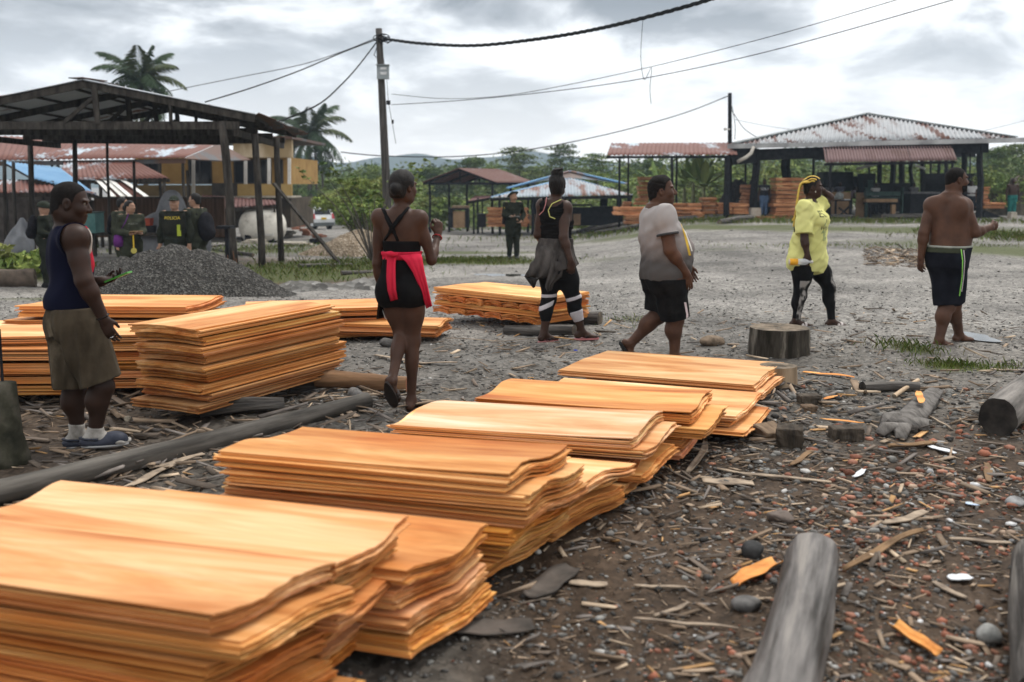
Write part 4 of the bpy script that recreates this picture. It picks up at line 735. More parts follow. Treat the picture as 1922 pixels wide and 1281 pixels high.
log('dark log block under the near corner of the tall left stack', on(395, 792, .05) + (-.1, .1, 0), on(455, 792, .05) + (.2, .30, 0), .055, .05, LOGM, ENDM, seed=3)
log('dark round log supporting the middle of the tall left stack', on(560, 745, .05) + (-.1, .1, 0), on(600, 740, .05) + (.1, .2, 0), .05, .05, LOGM, ENDM, seed=4)
log('grey log bearing the front corner of the crosswise stack', on(985, 634, .055) + (-.2, .25, 0), on(1078, 634, .055), .055, .055, LOGM, ENDM, seed=5)
log('thick log end sticking out from under the right side of the crosswise stack', on(1070, 612, .07) + (-.3, .35, 0), on(1126, 610, .07), .075, .08, LOGM, ENDM, seed=6)
log('smooth grey log pointing at the camera in the right foreground', G(1455, 1345, .10), G(1524, 1052, .10), .098, .102, LOGG, DKEND, seed=7, n=28, segs=20)
log('grey log with a dark cut end at the right edge', on(1872, 818, .10), np.array([4.6, 8.2, .1]), .115, .12, pm('grey_log', (.06, .054, .048), (.23, .21, .19), 2.2, .7, .5, (7, 7, .8), bscale=5), DKEND, seed=8, n=24)
log('dark log cut by the lower right edge of the picture', G(1985, 1330, .10), G(1962, 1062, .10), .12, .11, LOGM, DKEND, seed=9, n=22)
log('short split log lying across the yard in front of the shirtless man', on(1618, 736, .035), on(1722, 736, .035), .045, .035, LOGM, DKEND, seed=10, bend=.005)
log('pale peeled stick leaning on the short split log', on(1678, 748, .014), on(1722, 728, .02) + (0, 0, .04), .016, .016, pm('peeled_stick', (.35, .25, .16), (.5, .38, .26), 6, .7, .1), ENDM, cat='stick', seed=11, bend=.002, n=8, name='stick')
# stumps
def stump(label, px, py, wpx, h, mat, seed, lean=0):
    c = G(px, py); r = wpx / 2 / FPX * (c[1] + .15); c = c + np.array([0, r * .95, 0]); g = np.random.default_rng(seed); ph = g.uniform(0, 6, 4); q = MB(); n = 40; V = []; Fc = []
    hs = np.linspace(-.03, h, 7)
    for i, z in enumerate(hs):
        for k in range(n):
            a = 2 * math.pi * k / n; rr_ = r * (1 + .035 * math.sin(3 * a + ph[0]) + .02 * math.sin(7 * a + ph[1]) + .012 * math.sin(17 * a + ph[2] + i * .4)) * (1 + .05 * (1 - i / 6)); V.append((rr_ * math.cos(a) + lean * z, rr_ * math.sin(a), z))
    for i in range(6):
        for k in range(n): k2 = (k + 1) % n; Fc.append((i * n + k, i * n + k2, (i + 1) * n + k2, (i + 1) * n + k))
    o_ = thing('stump', label, 'stump', c, 'cut stumps used as blocks'); q.add(V, Fc); fix(q.build('bark', mat, o_, (0, 0, 0), True)); q = MB(); V2 = [(lean * h, 0, h)]; F2 = []
    for j in range(1, 7):
        for k in range(n): p = V[6 * n + k]; V2.append(((p[0] - lean * h) * j / 6 + lean * h, p[1] * j / 6, h + .003 * math.sin(k * 3.1 + j) * (j < 6)))
    for k in range(n): F2.append((0, 1 + k, 1 + (k + 1) % n))
    for j in range(5):
        for k in range(n): k2 = (k + 1) % n; F2.append((1 + j * n + k, 1 + (j + 1) * n + k, 1 + (j + 1) * n + k2, 1 + j * n + k2))
    q.add(V2, F2); q.build('cut_top', ENDM, o_); return o_
stump('wide weathered stump block standing in front of the woman in yellow', 1475, 673, 110, .245, pm('weathered_stump', (.018, .015, .011), (.30, .27, .22), 4, .85, .6, (3, 3, .5), c3=(.06, .051, .04), lo=.38, hi=.72), 1)
stump('smaller pale stump behind the far end of the veneer row', 1468, 730, 68, .15, pm('pale_stump', (.14, .10, .06), (.36, .27, .18), 4, .85, .4, (3, 3, .4), c3=(.25, .18, .115)), 2)
# rough wooden blocks and stones
def block(label, px, py, size, rz, mat, cat='block', name='wood_block', tilt=0.0, seed=0):
    c = G(px, py); g = np.random.default_rng(seed); import bmesh
    bm = bmesh.new(); bmesh.ops.create_cube(bm, size=1); bmesh.ops.subdivide_edges(bm, edges=bm.edges, cuts=3, use_grid_fill=True)
    for v in bm.verts:
        v.co = Vector((v.co.x * size[0], v.co.y * size[1], v.co.z * size[2])) + Vector(g.normal(0, .02 * min(size), 3)); 
    bmesh.ops.bevel(bm, geom=[e_ for e_ in bm.edges if len(e_.link_faces) == 2 and e_.link_faces[0].normal.angle(e_.link_faces[1].normal, 0) > .7], offset=.006, segments=1, affect='EDGES')
    me = bpy.data.meshes.new(name); bm.to_mesh(me); bm.free(); o_ = link(name, me, mat, None, (c[0], c[1] + size[1] / 2, c[2] + size[2] * .46), (tilt, 0, rz)); tag(o_, label, cat); return o_
BLK = pm('old_dark_wood', (.022, .018, .014), (.085, .068, .052), 6, .85, .5, (4, 1, 1)); BRN = pm('brown_wood', (.09, .06, .04), (.22, .155, .10), 6, .85, .4, (4, 1, 1))
block('dark sawn block standing nearest the veneer row', 1487, 845, (.15, .12, .13), R(-18), BLK, seed=1, tilt=R(6)); block('brown wedge of wood behind the dark sawn block', 1450, 828, (.17, .14, .07), R(28), BRN, seed=2, tilt=R(14)); block('dark flat beam offcut right of the sawn block', 1593, 830, (.19, .11, .085), R(3), BLK, seed=3); block('small dark block near the far stump', 1522, 762, (.15, .1, .07), R(5), BLK, seed=4); block('small round brown offcut in front of the small dark block', 1521, 775, (.09, .08, .045), R(12), BRN, seed=5)
def rock(label, px, py, r, seed, col=(.10, .095, .09), flat=.7, name='stone', group=None, cat='stone'):
    import bmesh
    g = np.random.default_rng(seed); bm = bmesh.new(); bmesh.ops.create_icosphere(bm, subdivisions=3, radius=1); dirs = g.normal(size=(9, 3)); dirs /= np.linalg.norm(dirs, axis=1)[:, None]; cut = g.uniform(.62, .95, 9)
    for v in bm.verts:
        p = np.array(v.co); 
        for d_, c_ in zip(dirs, cut):
            h_ = p @ d_
            if h_ > c_: p = p - d_ * (h_ - c_) * .85
        v.co = Vector(p * r * np.array([1.15, .9, flat]))
    me = bpy.data.meshes.new(name); bm.to_mesh(me); bm.free(); me.polygons.foreach_set('use_smooth', np.ones(len(me.polygons), bool)); c = G(px, py); key = 'stone_%d%d%d' % tuple(int(v * 100) for v in col)
    mt = bpy.data.materials.get(key) or pm(key, tuple(v * .6 for v in col), tuple(v * 1.4 for v in col), 14, .85, .4); o_ = link(name, me, mt, None, (c[0], c[1] + r * .6, c[2] + r * flat * .55), (0, 0, g.uniform(0, 6))); return tag(o_, label, cat, group)
rock('rounded dark stone between the two women near the logs', 725, 652, .075, 1, (.09, .085, .08)); rock('brown lump of wood lying left of the wide stump', 1340, 650, .11, 2, (.16, .12, .085), .55, 'wood_chunk', None, 'chunk'); rock('round black stone beside the orange veneer scrap', 1417, 1050, .052, 3, (.04, .04, .04), .8); rock('rough grey stone left of the foreground log', 1405, 1150, .05, 4, (.12, .115, .11), .6); rock('large smooth grey pebble at the right edge', 1862, 1212, .045, 5, (.20, .20, .19), .85); rock('grey boulder below the near end of the tan log', 665, 752, .075, 6, (.13, .125, .12)); rock('stone lying under the tall left stack', 238, 793, .03, 7, (.30, .26, .2), .8); rock('jagged brown stone in the middle of the chip covered ground', 1470, 985, .06, 8, (.13, .105, .09), .55); rock('flat grey pebble at the far right edge of the chips', 1910, 952, .05, 9, (.2, .2, .2), .5)
# veneer scraps, bark pieces and splints one could pick up
def scrap(label, px, w_, l_, col, seed, curl=.3, th=.003, name='veneer_scrap', cat='scrap', pts=None, mat=None, z=.012, taper=.4):
    """thin curled strip lying along the line between two ground pixels"""
    a = G(*px[0]); b_ = G(*px[1]); d = b_ - a; ln = np.linalg.norm(d); d /= ln; s_ = np.array([-d[1], d[0], 0]); g = np.random.default_rng(seed); n = 14; m_ = 5; V = []; Fc = []
    ph = g.uniform(0, 6, 3)
    for side in (0, 1):
        for i in range(n + 1):
            f = i / n; wd = w_ * (1 - taper * abs(2 * f - 1) ** 2) * (1 + .12 * math.sin(f * 11 + ph[0])); lat = .04 * ln * math.sin(f * 3.1 + ph[1])
            for j in range(m_ + 1):
                v = j / m_ - .5; p = a + d * ln * f + s_ * (v * wd + lat); p[2] = float(gz(p[0], p[1])) + z + curl * w_ * (v * 2) ** 2 * .5 + .02 * ln * abs(math.sin(f * 4 + ph[2])) - side * th; V.append(p)
    q = (n + 1) * (m_ + 1); k = lambda i, j: i * (m_ + 1) + j
    for i in range(n):
        for j in range(m_): Fc += [(k(i, j), k(i + 1, j), k(i + 1, j + 1), k(i, j + 1)), (q + k(i, j + 1), q + k(i + 1, j + 1), q + k(i + 1, j), q + k(i, j))]
        for j in (0, m_): Fc.append((k(i, j), q + k(i, j), q + k(i + 1, j), k(i + 1, j)))
    for i in (0, n):
        for j in range(m_): Fc.append((k(i, j), k(i, j + 1), q + k(i, j + 1), q + k(i, j)))
    V = np.array(V); o_ = link(name, mesh(name, V - a, Fc, True, np.ones((len(V), 3))), mat or VEN, None, a); fix(o_); o_.color = (*col, 1); return tag(o_, label, cat)
OB = (1.0, .82, .5)
scrap('curled orange veneer scrap left of the foreground log', ((1378, 1108), (1462, 1068)), .085, 0, OB, 1, .5); scrap('bright orange curled strip at the lower right', ((1672, 1185), (1762, 1238)), .055, 0, (1.0, .9, .6), 2, .7, taper=.1); scrap('long orange strip lying right of the far stump', ((1505, 704), (1604, 713)), .07, 0, OB, 3, .1); scrap('narrow orange splint above the sawn blocks', ((1540, 790), (1622, 799)), .035, 0, OB, 4, .1, taper=.9); scrap('small orange scrap beside the small dark block', ((1545, 752), (1580, 748)), .04, 0, OB, 5, .1)
WC = pm('grey_splint', (.16, .125, .095), (.38, .30, .22), 5, .8, .2, (2, 2, 2)); WB = pm('brown_bark', (.10, .062, .035), (.24, .15, .08), 5, .8, .3); WD_ = pm('dark_bark', (.04, .035, .03), (.12, .10, .085), 5, .85, .4)
for lab, px, w_, sd_, mt, cu in (
 ('long pale splint lying across the ground in front of the veneer row', ((1345, 890), (1560, 908)), .035, 6, WC, .1), ('curved brown bark strip in the right foreground', ((1575, 1080), (1745, 1008)), .035, 7, WB, .6), ('flat grey bark plate near the veneer row', ((1318, 908), (1415, 915)), .10, 8, WC, .05), ('short grey board in the dirt before the veneer row', ((1068, 1100), (1140, 1103)), .045, 9, WC, 0), ('thin splint right of the short grey board', ((1190, 1108), (1290, 1108)), .018, 10, WC, 0), ('small diagonal splint in the lower middle', ((1228, 1165), (1292, 1138)), .022, 11, WC, 0), ('long dark splint in the lower middle foreground', ((1190, 1170), (1385, 1192)), .016, 12, WC, 0), ('brown chip below the sawn blocks', ((1480, 880), (1533, 852)), .035, 13, WB, .2), ('rounded brown bark chip right of the centre foreground', ((1670, 845), (1750, 838)), .06, 14, WB, .4),
 ('pale board half buried at the far right', ((1860, 695), (1930, 702)), .05, 15, WC, 0), ('long splint behind the standing leg of the woman in red', ((700, 672), (860, 686)), .05, 16, WC, .05), ('flat plank on the dirt behind the grey diagonal log', ((255, 812), (300, 800)), .03, 17, WC, 0), ('tan plank lying in front of the grey diagonal log', ((278, 884), (385, 858)), .05, 18, WC, 0), ('second tan plank in front of the grey diagonal log', ((225, 925), (330, 880)), .05, 19, WC, 0), ('pale thin stick left of the crosswise stack logs', ((835, 640), (1010, 640)), .014, 20, WC, 0), ('grey splint right of the foreground log', ((1655, 990), (1740, 968)), .05, 21, WC, .1), ('straight pale splint at the right', ((1785, 1018), (1895, 1025)), .03, 22, WC, 0), ('slanting grey splint in the right foreground', ((1752, 1098), (1812, 1132)), .03, 23, WC, .1), ('pale splint by the fallen banana stem', ((1630, 800), (1700, 832)), .02, 24, WC, .1), ('forked pale twig right of the banana stem', ((1738, 785), (1785, 812)), .014, 25, WC, 0), ('short tan splint at the right among the brick chips', ((1845, 875), (1862, 912)), .04, 26, WB, .1), ('dark bark slab under the front veneer stacks', ((850, 1195), (1000, 1180)), .12, 27, WD_, .1), ('dark bark slab below the tall orange veneer stack', ((990, 1130), (1080, 1075)), .12, 28, WD_, .15), ('grey twisted root under the end of the cream topped stack', ((1292, 892), (1322, 830)), .04, 29, WC, .3)):
    scrap(lab, px, w_, 0, (1, 1, 1), sd_, cu, .006, 'splint' if 'bark' not in lab else 'bark_piece', 'splint' if 'bark' not in lab else 'bark', None, mt)
for lab, px, w_, sd_ in (('white shard of plastic at the right of the foreground log', ((1782, 1095), (1822, 1090)), .05, 31), ('white plastic shard near the right log', ((1745, 842), (1792, 855)), .05, 32), ('white scrap in the middle of the brick chips', ((1602, 900), (1622, 885)), .035, 33), ('pale blue scrap near the right edge', ((1812, 950), (1838, 955)), .035, 34), ('small blue bottle cap behind the flat far stack', ((1077, 661), (1084, 661)), .03, 35)):
    scrap(lab, px, w_, 0, (1, 1, 1), sd_, .1, .004, 'plastic_scrap', 'scrap', None, pm('plastic_%d' % sd_, (.62, .64, .66) if sd_ < 34 else (.45, .55, .7) if sd_ == 34 else (.02, .05, .4), None, 3, .4, 0))
# rotten banana stem
b0 = G(1700, 800); t_ = thing('fallen_stem', 'rotting flattened banana stem lying on the chips at the right', 'stem', b0); SM = pm('rotten_stem', (.06, .053, .047), (.19, .175, .16), 5, .7, .4, (4, 1, 1))
q = MB(); P = [G(1755, 742), G(1735, 765), G(1712, 790), G(1690, 812)]; q.tube([p + (0, 0, .03) for p in P], [.055, .085, .10, .10], 16, sq=.45, wob=.2); fix(q.build('sheath', SM, t_, b0, True))
for k, (x, y, x2, y2, wd) in enumerate(((1690, 812, 1650, 822, .06), (1700, 808, 1690, 830, .05), (1720, 800, 1735, 815, .05), (1690, 790, 1660, 805, .06))):
    q = MB(); q.tube([G(x, y) + (0, 0, .045), (G(x, y) + G(x2, y2)) / 2 + (0, 0, .06), G(x2, y2) + (0, 0, .02)], [wd * .8, wd, wd * .6], 10, sq=.3, wob=.3); fix(q.build('torn_layer', SM, t_, b0, True))
tag(scrap('orange veneer scrap lying on the rotten banana stem', ((1722, 786), (1728, 765)), .05, 0, OB, 41, .1, z=.10), None)
# concrete footing with a steel rod at the left edge
b0 = G(18, 880); t_ = thing('footing_post', 'mossy concrete footing with a thin steel rod at the left edge', 'footing', b0); q = MB(); h_ = D(18, 716, b0[1])[2]; V = [(0, .1, -.03), (0, .1, h_)]
q.lathe([(.13, -.03), (.12, .05), (.09, .17), (.08, .3), (.074, h_ * .8), (.07, h_ - .01), (.02, h_)], (-.065, .1, 0), 14); fix(q.build('concrete', pm('mossy_concrete', (.018, .018, .013), (.10, .09, .07), 5, .95, .5, c3=(.045, .044, .03)), t_, (0, 0, 0), True)); q = MB(); q.tube([(-.065, .1, h_ - .03), (-.068, .1, h_ + .29)], .009, 6); fix(q.build('rod', WOOD_B, t_))
# ------------------------------------------------------------------ gravel heap, sand heap, concrete block
def heap(name, label, cat, px, py, rx, ry, h, mat, seed, peaks, n=70, rough=.05):
    c = G(px, py) if px > 0 else np.array([px, py, float(gz(px, py))]); g = np.random.default_rng(seed); V = []; xs = np.linspace(-1, 1, n)
    from mathutils import noise as nz
    for y in xs:
        for x in xs:
            z = 0
            for (ax_, ay_, hh, sr) in peaks: z = max(z, hh * max(0, 1 - math.hypot((x - ax_) / sr, (y - ay_) / sr)) ** 1.05)
            z = .96 * (1 - math.exp(-1.25 * z)) / .713; k = max(0, 1 - max(abs(x), abs(y)) ** 6); wx, wy = c[0] + x * rx, c[1] + y * ry; nn = nz.noise(Vector((wx * 1.6, wy * 1.6, seed))) * .5 + nz.noise(Vector((wx * 7, wy * 7, seed))) * .25
            V.append((x * rx, y * ry, float(gz(wx, wy)) - c[2] - .04 + z * h * k * (1 + .25 * nn) + rough * nn * min(1, z * 3) * h + (g.normal(0, .012) if z > .05 else 0)))
    Fc = np.array([(j * n + i, j * n + i + 1, (j + 1) * n + i + 1, (j + 1) * n + i) for j in range(n - 1) for i in range(n - 1)]); return tag(link(name, mesh(name, V, Fc, True), mat, None, c), label, cat)
def gravelmat(name, cs, sc):
    m, t, b = _base(name); l = t.links; tcn = _n(t, 'ShaderNodeTexCoord'); vo = _n(t, 'ShaderNodeTexVoronoi', i_Scale=sc); l.new(tcn.outputs['Object'], vo.inputs['Vector']); rp = _n(t, 'ShaderNodeValToRGB'); l.new(vo.outputs['Color'], rp.inputs[0]); e = rp.color_ramp.elements
    e[0].color = (*cs[0], 1); e[1].color = (*cs[2], 1); q = e.new(.6); q.color = (*cs[1], 1); l.new(rp.outputs[0], b.inputs['Base Color']); b.inputs['Roughness'].default_value = .8; bp = _n(t, 'ShaderNodeBump', i_Strength=1, i_Distance=.03); l.new(vo.outputs['Distance'], bp.inputs['Height']); l.new(bp.outputs[0], b.inputs['Normal']); return m
heap('gravel_heap', 'large heap of dark grey gravel in front of the police officers', 'gravel heap', -5.15, 15.0, 2.0, 1.4, .95, gravelmat('heap_gravel', ((.022, .021, .019), (.055, .052, .048), (.17, .165, .15)), 42), 1, [(.02, .05, .90, .70), (-.40, .1, .66, .60), (-.18, .1, .80, .6), (.2, .05, .82, .6), (.5, .1, .40, .5)])
heap('sand_heap', 'small heap of pale brown sand and gravel with grass at its foot', 'sand heap', 668, 478, 1.9, 1.3, .80, gravelmat('heap_sand', ((.16, .12, .08), (.26, .205, .145), (.42, .36, .29)), 18), 2, [(.05, 0, 1.0, .75), (.5, .1, .45, .5), (-.4, 0, .4, .5)])
heap('rubble_heap', 'low grey rubble bank between the gravel heap and the grass', 'rubble', 560, 548, 2.3, .8, .22, gravelmat('heap_rubble', ((.05, .048, .045), (.13, .125, .115), (.36, .35, .33)), 9), 3, [(0, 0, 1, .5), (-.5, .1, .9, .5), (.5, 0, .8, .45)], rough=.4)
c = G(432, 552); t_ = thing('concrete_block', 'square concrete block with rusty rebar standing up from its top', 'block', c); h_ = D(432, 512, c[1])[2] - c[2]; q = MB(); q.box((0, .18, h_ / 2 - .05), (.42, .36, h_ + .1), .05, taper=.97); fix(q.build('concrete', CONC, t_)); q = MB()
for x, y, hh in ((-.05, .1, .30), (.03, .16, .36), (.10, .08, .24), (-.12, .2, .26)): q.tube([(x, y, h_ - .05), (x + .01, y, h_ + hh * .6), (x - .005, y, h_ + hh)], .008, 5)
fix(q.build('rebar', pm('rusty_steel', (.10, .045, .025), (.16, .08, .045), 9, .8, 0), t_)); q = MB(); q.bar((-.06, .04, h_ + .05), (-.13, .03, h_ + .24), .11, .015, up=(1, .2, 0)); q.bar((-.10, .04, h_ + .05), (-.17, .05, h_ + .14), .07, .015, up=(0, 1, 0)); tag(fix(q.build('face_mask', pm('mask_blue', (.40, .52, .62), (.62, .66, .68), 4, .8, .1), None, (0, 0, 0))), 'pale blue face mask hung on the rebar of the concrete block', 'face mask').location = c
# ------------------------------------------------------------------ scattered stones and chips, uncountable
def scatter(name, n, kind, seed, mat, area, smin, smax, cols, wts):
    g = np.random.default_rng(seed); P = area(g, int(n * 1.5)); cx_, cy_ = P[:, 0], P[:, 1]; P = P[g.random(len(P)) < .18 + .95 * (.5 + .5 * np.sin(cx_ * 2.3 + 1.7 * np.sin(cy_ * 1.9)) * np.sin(cy_ * 2.6 + 1.3 * np.sin(cx_ * 2.1)))]; n = len(P); z = gz(P[:, 0], P[:, 1]); s = smin * (smax / smin) ** (g.random(n) ** 2.2); s = s * np.clip(P[:, 1] / 4.5, .8, 1.8)
    if kind == 'stone':
        ph = (1 + 5 ** .5) / 2; I = np.array([(-1, ph, 0), (1, ph, 0), (-1, -ph, 0), (1, -ph, 0), (0, -1, ph), (0, 1, ph), (0, -1, -ph), (0, 1, -ph), (ph, 0, -1), (ph, 0, 1), (-ph, 0, -1), (-ph, 0, 1)]) / 1.9; T = np.array([(0, 11, 5), (0, 5, 1), (0, 1, 7), (0, 7, 10), (0, 10, 11), (1, 5, 9), (5, 11, 4), (11, 10, 2), (10, 7, 6), (7, 1, 8), (3, 9, 4), (3, 4, 2), (3, 2, 6), (3, 6, 8), (3, 8, 9), (4, 9, 5), (2, 4, 11), (6, 2, 10), (8, 6, 7), (9, 8, 1)])
        V = I[None] * (1 + g.normal(0, .16, (n, 12, 1))) * g.uniform(.6, 1.25, (n, 1, 3)) * np.array([1, 1, .6])
    else:
        I = np.array([(-1, -1, -1), (1, -1, -1), (1, 1, -1), (-1, 1, -1), (-1, -1, 1), (1, -1, 1), (1, 1, 1), (-1, 1, 1)], float); T = np.array([(3, 2, 1, 0), (4, 5, 6, 7), (0, 1, 5, 4), (1, 2, 6, 5), (2, 3, 7, 6), (3, 0, 4, 7)])
        V = np.repeat(I[None], n, 0) * np.stack([g.uniform(.8, 2.4, n), g.uniform(.12, .42, n), g.uniform(.05, .12, n)], 1)[:, None, :]; V = V * (1 + g.normal(0, .12, V.shape)); V[:, :, 2] += (V[:, :, 0] ** 2) * g.uniform(-.05, .12, (n, 1))
        tl = g.normal(0, .22, (n, 1)); x, zz_ = V[:, :, 0].copy(), V[:, :, 2].copy(); V[:, :, 0] = x * np.cos(tl) - zz_ * np.sin(tl); V[:, :, 2] = x * np.sin(tl) + zz_ * np.cos(tl)
    a = g.uniform(0, 6.283, n) if kind == 'stone' else g.normal(-.1, .75, n); ca, sa = np.cos(a)[:, None], np.sin(a)[:, None]; x, y = V[:, :, 0] * ca - V[:, :, 1] * sa, V[:, :, 0] * sa + V[:, :, 1] * ca; V = np.stack([x, y, V[:, :, 2]], -1) * s[:, None, None]
    V[:, :, 0] += P[:, :1]; V[:, :, 1] += P[:, 1:2]; V[:, :, 2] += (z + s * (.22 if kind == 'stone' else .10) + (g.random(n) * s * .25 if kind != 'stone' else 0))[:, None]
    k = len(I); F = (T[None] + (np.arange(n) * k)[:, None, None]).reshape(-1, T.shape[1]); cc = np.asarray(cols)[g.choice(len(cols), n, p=np.array(wts) / sum(wts))] * g.uniform(.65, 1.3, (n, 1)); tag(link(name, mesh(name, V.reshape(-1, 3), F, False, np.repeat(cc, k, 0)), mat), kind='stuff')
STONE = pm('loose_stone', (.8, .8, .8), (1.15, 1.15, 1.15), 30, .7, .2, vcol=True, rnd=False); CHIP = pm('wood_chip', (.75, .75, .75), (1.2, 1.2, 1.2), 12, .8, .2, vcol=True, rnd=False)
def region(xa, xb, ya, yb, pw=1.0, keep=None):
    def f(g, n):
        y = ya * (yb / ya) ** (g.random(n) ** pw); s_ = g.uniform(xa, xb, n); x = s_ * y; P = np.stack([x, y], 1)
        if keep is not None: P = P[keep(x, y, g)]
        return P
    return f
rowx = lambda y: np.interp(y, [2.4, 3.66, 4.6, 5.3, 6.7, 7.6], [-.75, 0.0, .55, .95, 1.65, 2.1])
front = lambda x, y, g: (x > rowx(y) - .25) | (y > 7.6)
GREYS = [(.055, .052, .048), (.095, .09, .084), (.14, .135, .125), (.21, .205, .19), (.38, .37, .35), (.20, .085, .055)]
scatter('gravel', 19000, 'stone', 1, STONE, region(-.45, .8, 2.55, 7.5, .9, front), .004, .024, GREYS + [(.26, .12, .075)], [5, 7, 6, 4, 1.2, .6, .8])
scatter('gravel', 16000, 'stone', 2, STONE, region(-.56, .58, 6.6, 15, 1.0), .003, .011, GREYS[:5], [3, 6, 7, 5, 1.2])
scatter('gravel', 2500, 'stone', 5, STONE, region(-.5, .58, 14, 34, 1.0), .005, .018, GREYS[:5], [3, 6, 7, 5, 1.2])
scatter('brick_chips', 2700, 'stone', 3, STONE, region(.12, .8, 2.8, 6.2, .8, lambda x, y, g: (x > rowx(y) + .35) & (g.random(len(x)) < sm(.3, 1.6, x - rowx(y)))), .006, .030, [(.26, .10, .06), (.32, .15, .10), (.20, .08, .05), (.5, .5, .5), (.30, .22, .16)], [4, 3, 3, 1, 2])
WOODC = [(.30, .225, .16), (.20, .145, .10), (.12, .095, .075), (.40, .31, .22), (.16, .14, .125), (.46, .27, .12)]
scatter('wood_chips', 4600, 'chip', 4, CHIP, region(-.02, .8, 2.7, 7.5, .85, lambda x, y, g: (x > rowx(y) - .1)), .010, .042, WOODC, [4, 5, 5, 2, 4, .8])
scatter('wood_chips', 1900, 'chip', 6, CHIP, region(-.5, .55, 6.4, 12, 1.0), .007, .030, WOODC, [4, 4, 4, 3, 4, .6])
scatter('crushed_bark', 17000, 'chip', 9, CHIP, region(-.05, .8, 2.7, 7.2, .85, lambda x, y, g: (x > rowx(y) - .1)), .0025, .010, [(.06, .045, .033), (.10, .075, .055), (.16, .12, .085), (.24, .18, .13)], [5, 5, 3, 1.5])
scatter('wood_chips', 1500, 'chip', 7, CHIP, region(-.52, -.08, 4.0, 7.5, 1.0), .012, .05, WOODC, [3, 5, 6, 1, 5, .3])
scatter('wood_chips', 700, 'chip', 8, CHIP, region(.355, .435, 18.5, 24, 1.0), .015, .05, WOODC, [4, 3, 2, 3, 3, .2])
# ================================================================== PEOPLE (bodies grown as one continuous surface from blended volumes)
class Fld:
    def __init__(s, lo, hi, h):
        s.h = h; s.lo = np.asarray(lo, float); n = np.ceil((np.asarray(hi) - s.lo) / h).astype(int) + 1; s.n = n
        s.ax = [(s.lo[i] + h * np.arange(n[i])).astype(np.float32) for i in range(3)]; s.F = np.full(n, .5, np.float32)
    def blk(s, lo, hi):
        a = np.clip(np.floor((np.asarray(lo) - s.lo) / s.h).astype(int), 0, s.n - 1); b = np.clip(np.ceil((np.asarray(hi) - s.lo) / s.h).astype(int) + 1, 1, s.n); sl = tuple(slice(a[i], max(b[i], a[i] + 1)) for i in range(3))
        return sl, s.ax[0][sl[0]][:, None, None], s.ax[1][sl[1]][None, :, None], s.ax[2][sl[2]][None, None, :]
    def grid(s): return s.ax[0][:, None, None], s.ax[1][None, :, None], s.ax[2][None, None, :]
    def put(s, prims, inf=0.0):
        for p in prims:
            k = p.get('k', .03); pad = k + 3 * s.h + max(inf, 0) + .01; lo, hi = p['lo'] - pad, p['hi'] + pad
            if np.any(hi < s.lo) or np.any(lo > s.lo + s.h * s.n): continue
            sl, X, Y, Z = s.blk(lo, hi); d = p['f'](X, Y, Z, inf); F = s.F[sl]
            if p.get('op') == '-':                              # smooth carve
                h = np.clip(.5 - .5 * (F + d) / k, 0, 1); s.F[sl] = F * (1 - h) - d * h + k * h * (1 - h)
            else:
                h = np.clip(.5 + .5 * (F - d) / k, 0, 1); s.F[sl] = F * (1 - h) + d * h - k * h * (1 - h)
        return s
    def clip(s, fn, k=.006):                                    # keep where fn < 0
        d = fn(*s.grid()); h = np.clip(.5 - .5 * (s.F - d) / k, 0, 1); s.F = (s.F * (1 - h) + d * h + k * h * (1 - h)).astype(np.float32); return s
    def mesh(s):
        F = s.F; S = F < 0; n = F.shape; c = np.zeros(tuple(np.array(n) - 1), np.int8)
        cor = [(i, j, k) for i in (0, 1) for j in (0, 1) for k in (0, 1)]; sl = lambda o: tuple(slice(o[a], n[a] - 1 + o[a]) for a in range(3))
        for o in cor: c += S[sl(o)]
        act = (c > 0) & (c < 8); I = np.argwhere(act); idx = np.full(act.shape, -1, np.int64); idx[act] = np.arange(len(I)); acc = np.zeros((len(I), 3)); cnt = np.zeros(len(I))
        for a in range(3):
            for o in cor:
                if o[a]: continue
                p = I + np.array(o); q_ = p.copy(); q_[:, a] += 1; f0 = F[tuple(p.T)].astype(float); f1 = F[tuple(q_.T)].astype(float); x = (f0 < 0) != (f1 < 0); t = np.where(x, f0 / np.where(x, f0 - f1, 1), 0); pp = np.array(o)[None] + np.zeros((len(I), 3)); pp[:, a] += t; acc += pp * x[:, None]; cnt += x
        V = s.lo + s.h * (I + acc / np.maximum(cnt, 1)[:, None]); Q = []
        for a in range(3):
            b_, c_ = (a + 1) % 3, (a + 2) % 3; s0 = [slice(None)] * 3; s1 = [slice(None)] * 3; s0[a] = slice(0, n[a] - 1); s1[a] = slice(1, n[a]); A = S[tuple(s0)]; B = S[tuple(s1)]; E = np.argwhere(A != B); E = E[(E[:, b_] > 0) & (E[:, c_] > 0) & (E[:, b_] < n[b_] - 1) & (E[:, c_] < n[c_] - 1)]
            if not len(E): continue
            def v(db, dc): q = E.copy(); q[:, b_] -= db; q[:, c_] -= dc; return idx[tuple(q.T)]
            quad = np.stack([v(1, 1), v(0, 1), v(0, 0), v(1, 0)], 1); flip = ~A[tuple(E.T)]; quad[flip] = quad[flip][:, ::-1]; Q.append(quad)
        Q = np.concatenate(Q); return V, Q[(Q >= 0).all(1)]
def n3(v): v = np.asarray(v, float); return v / (np.linalg.norm(v) + 1e-12)
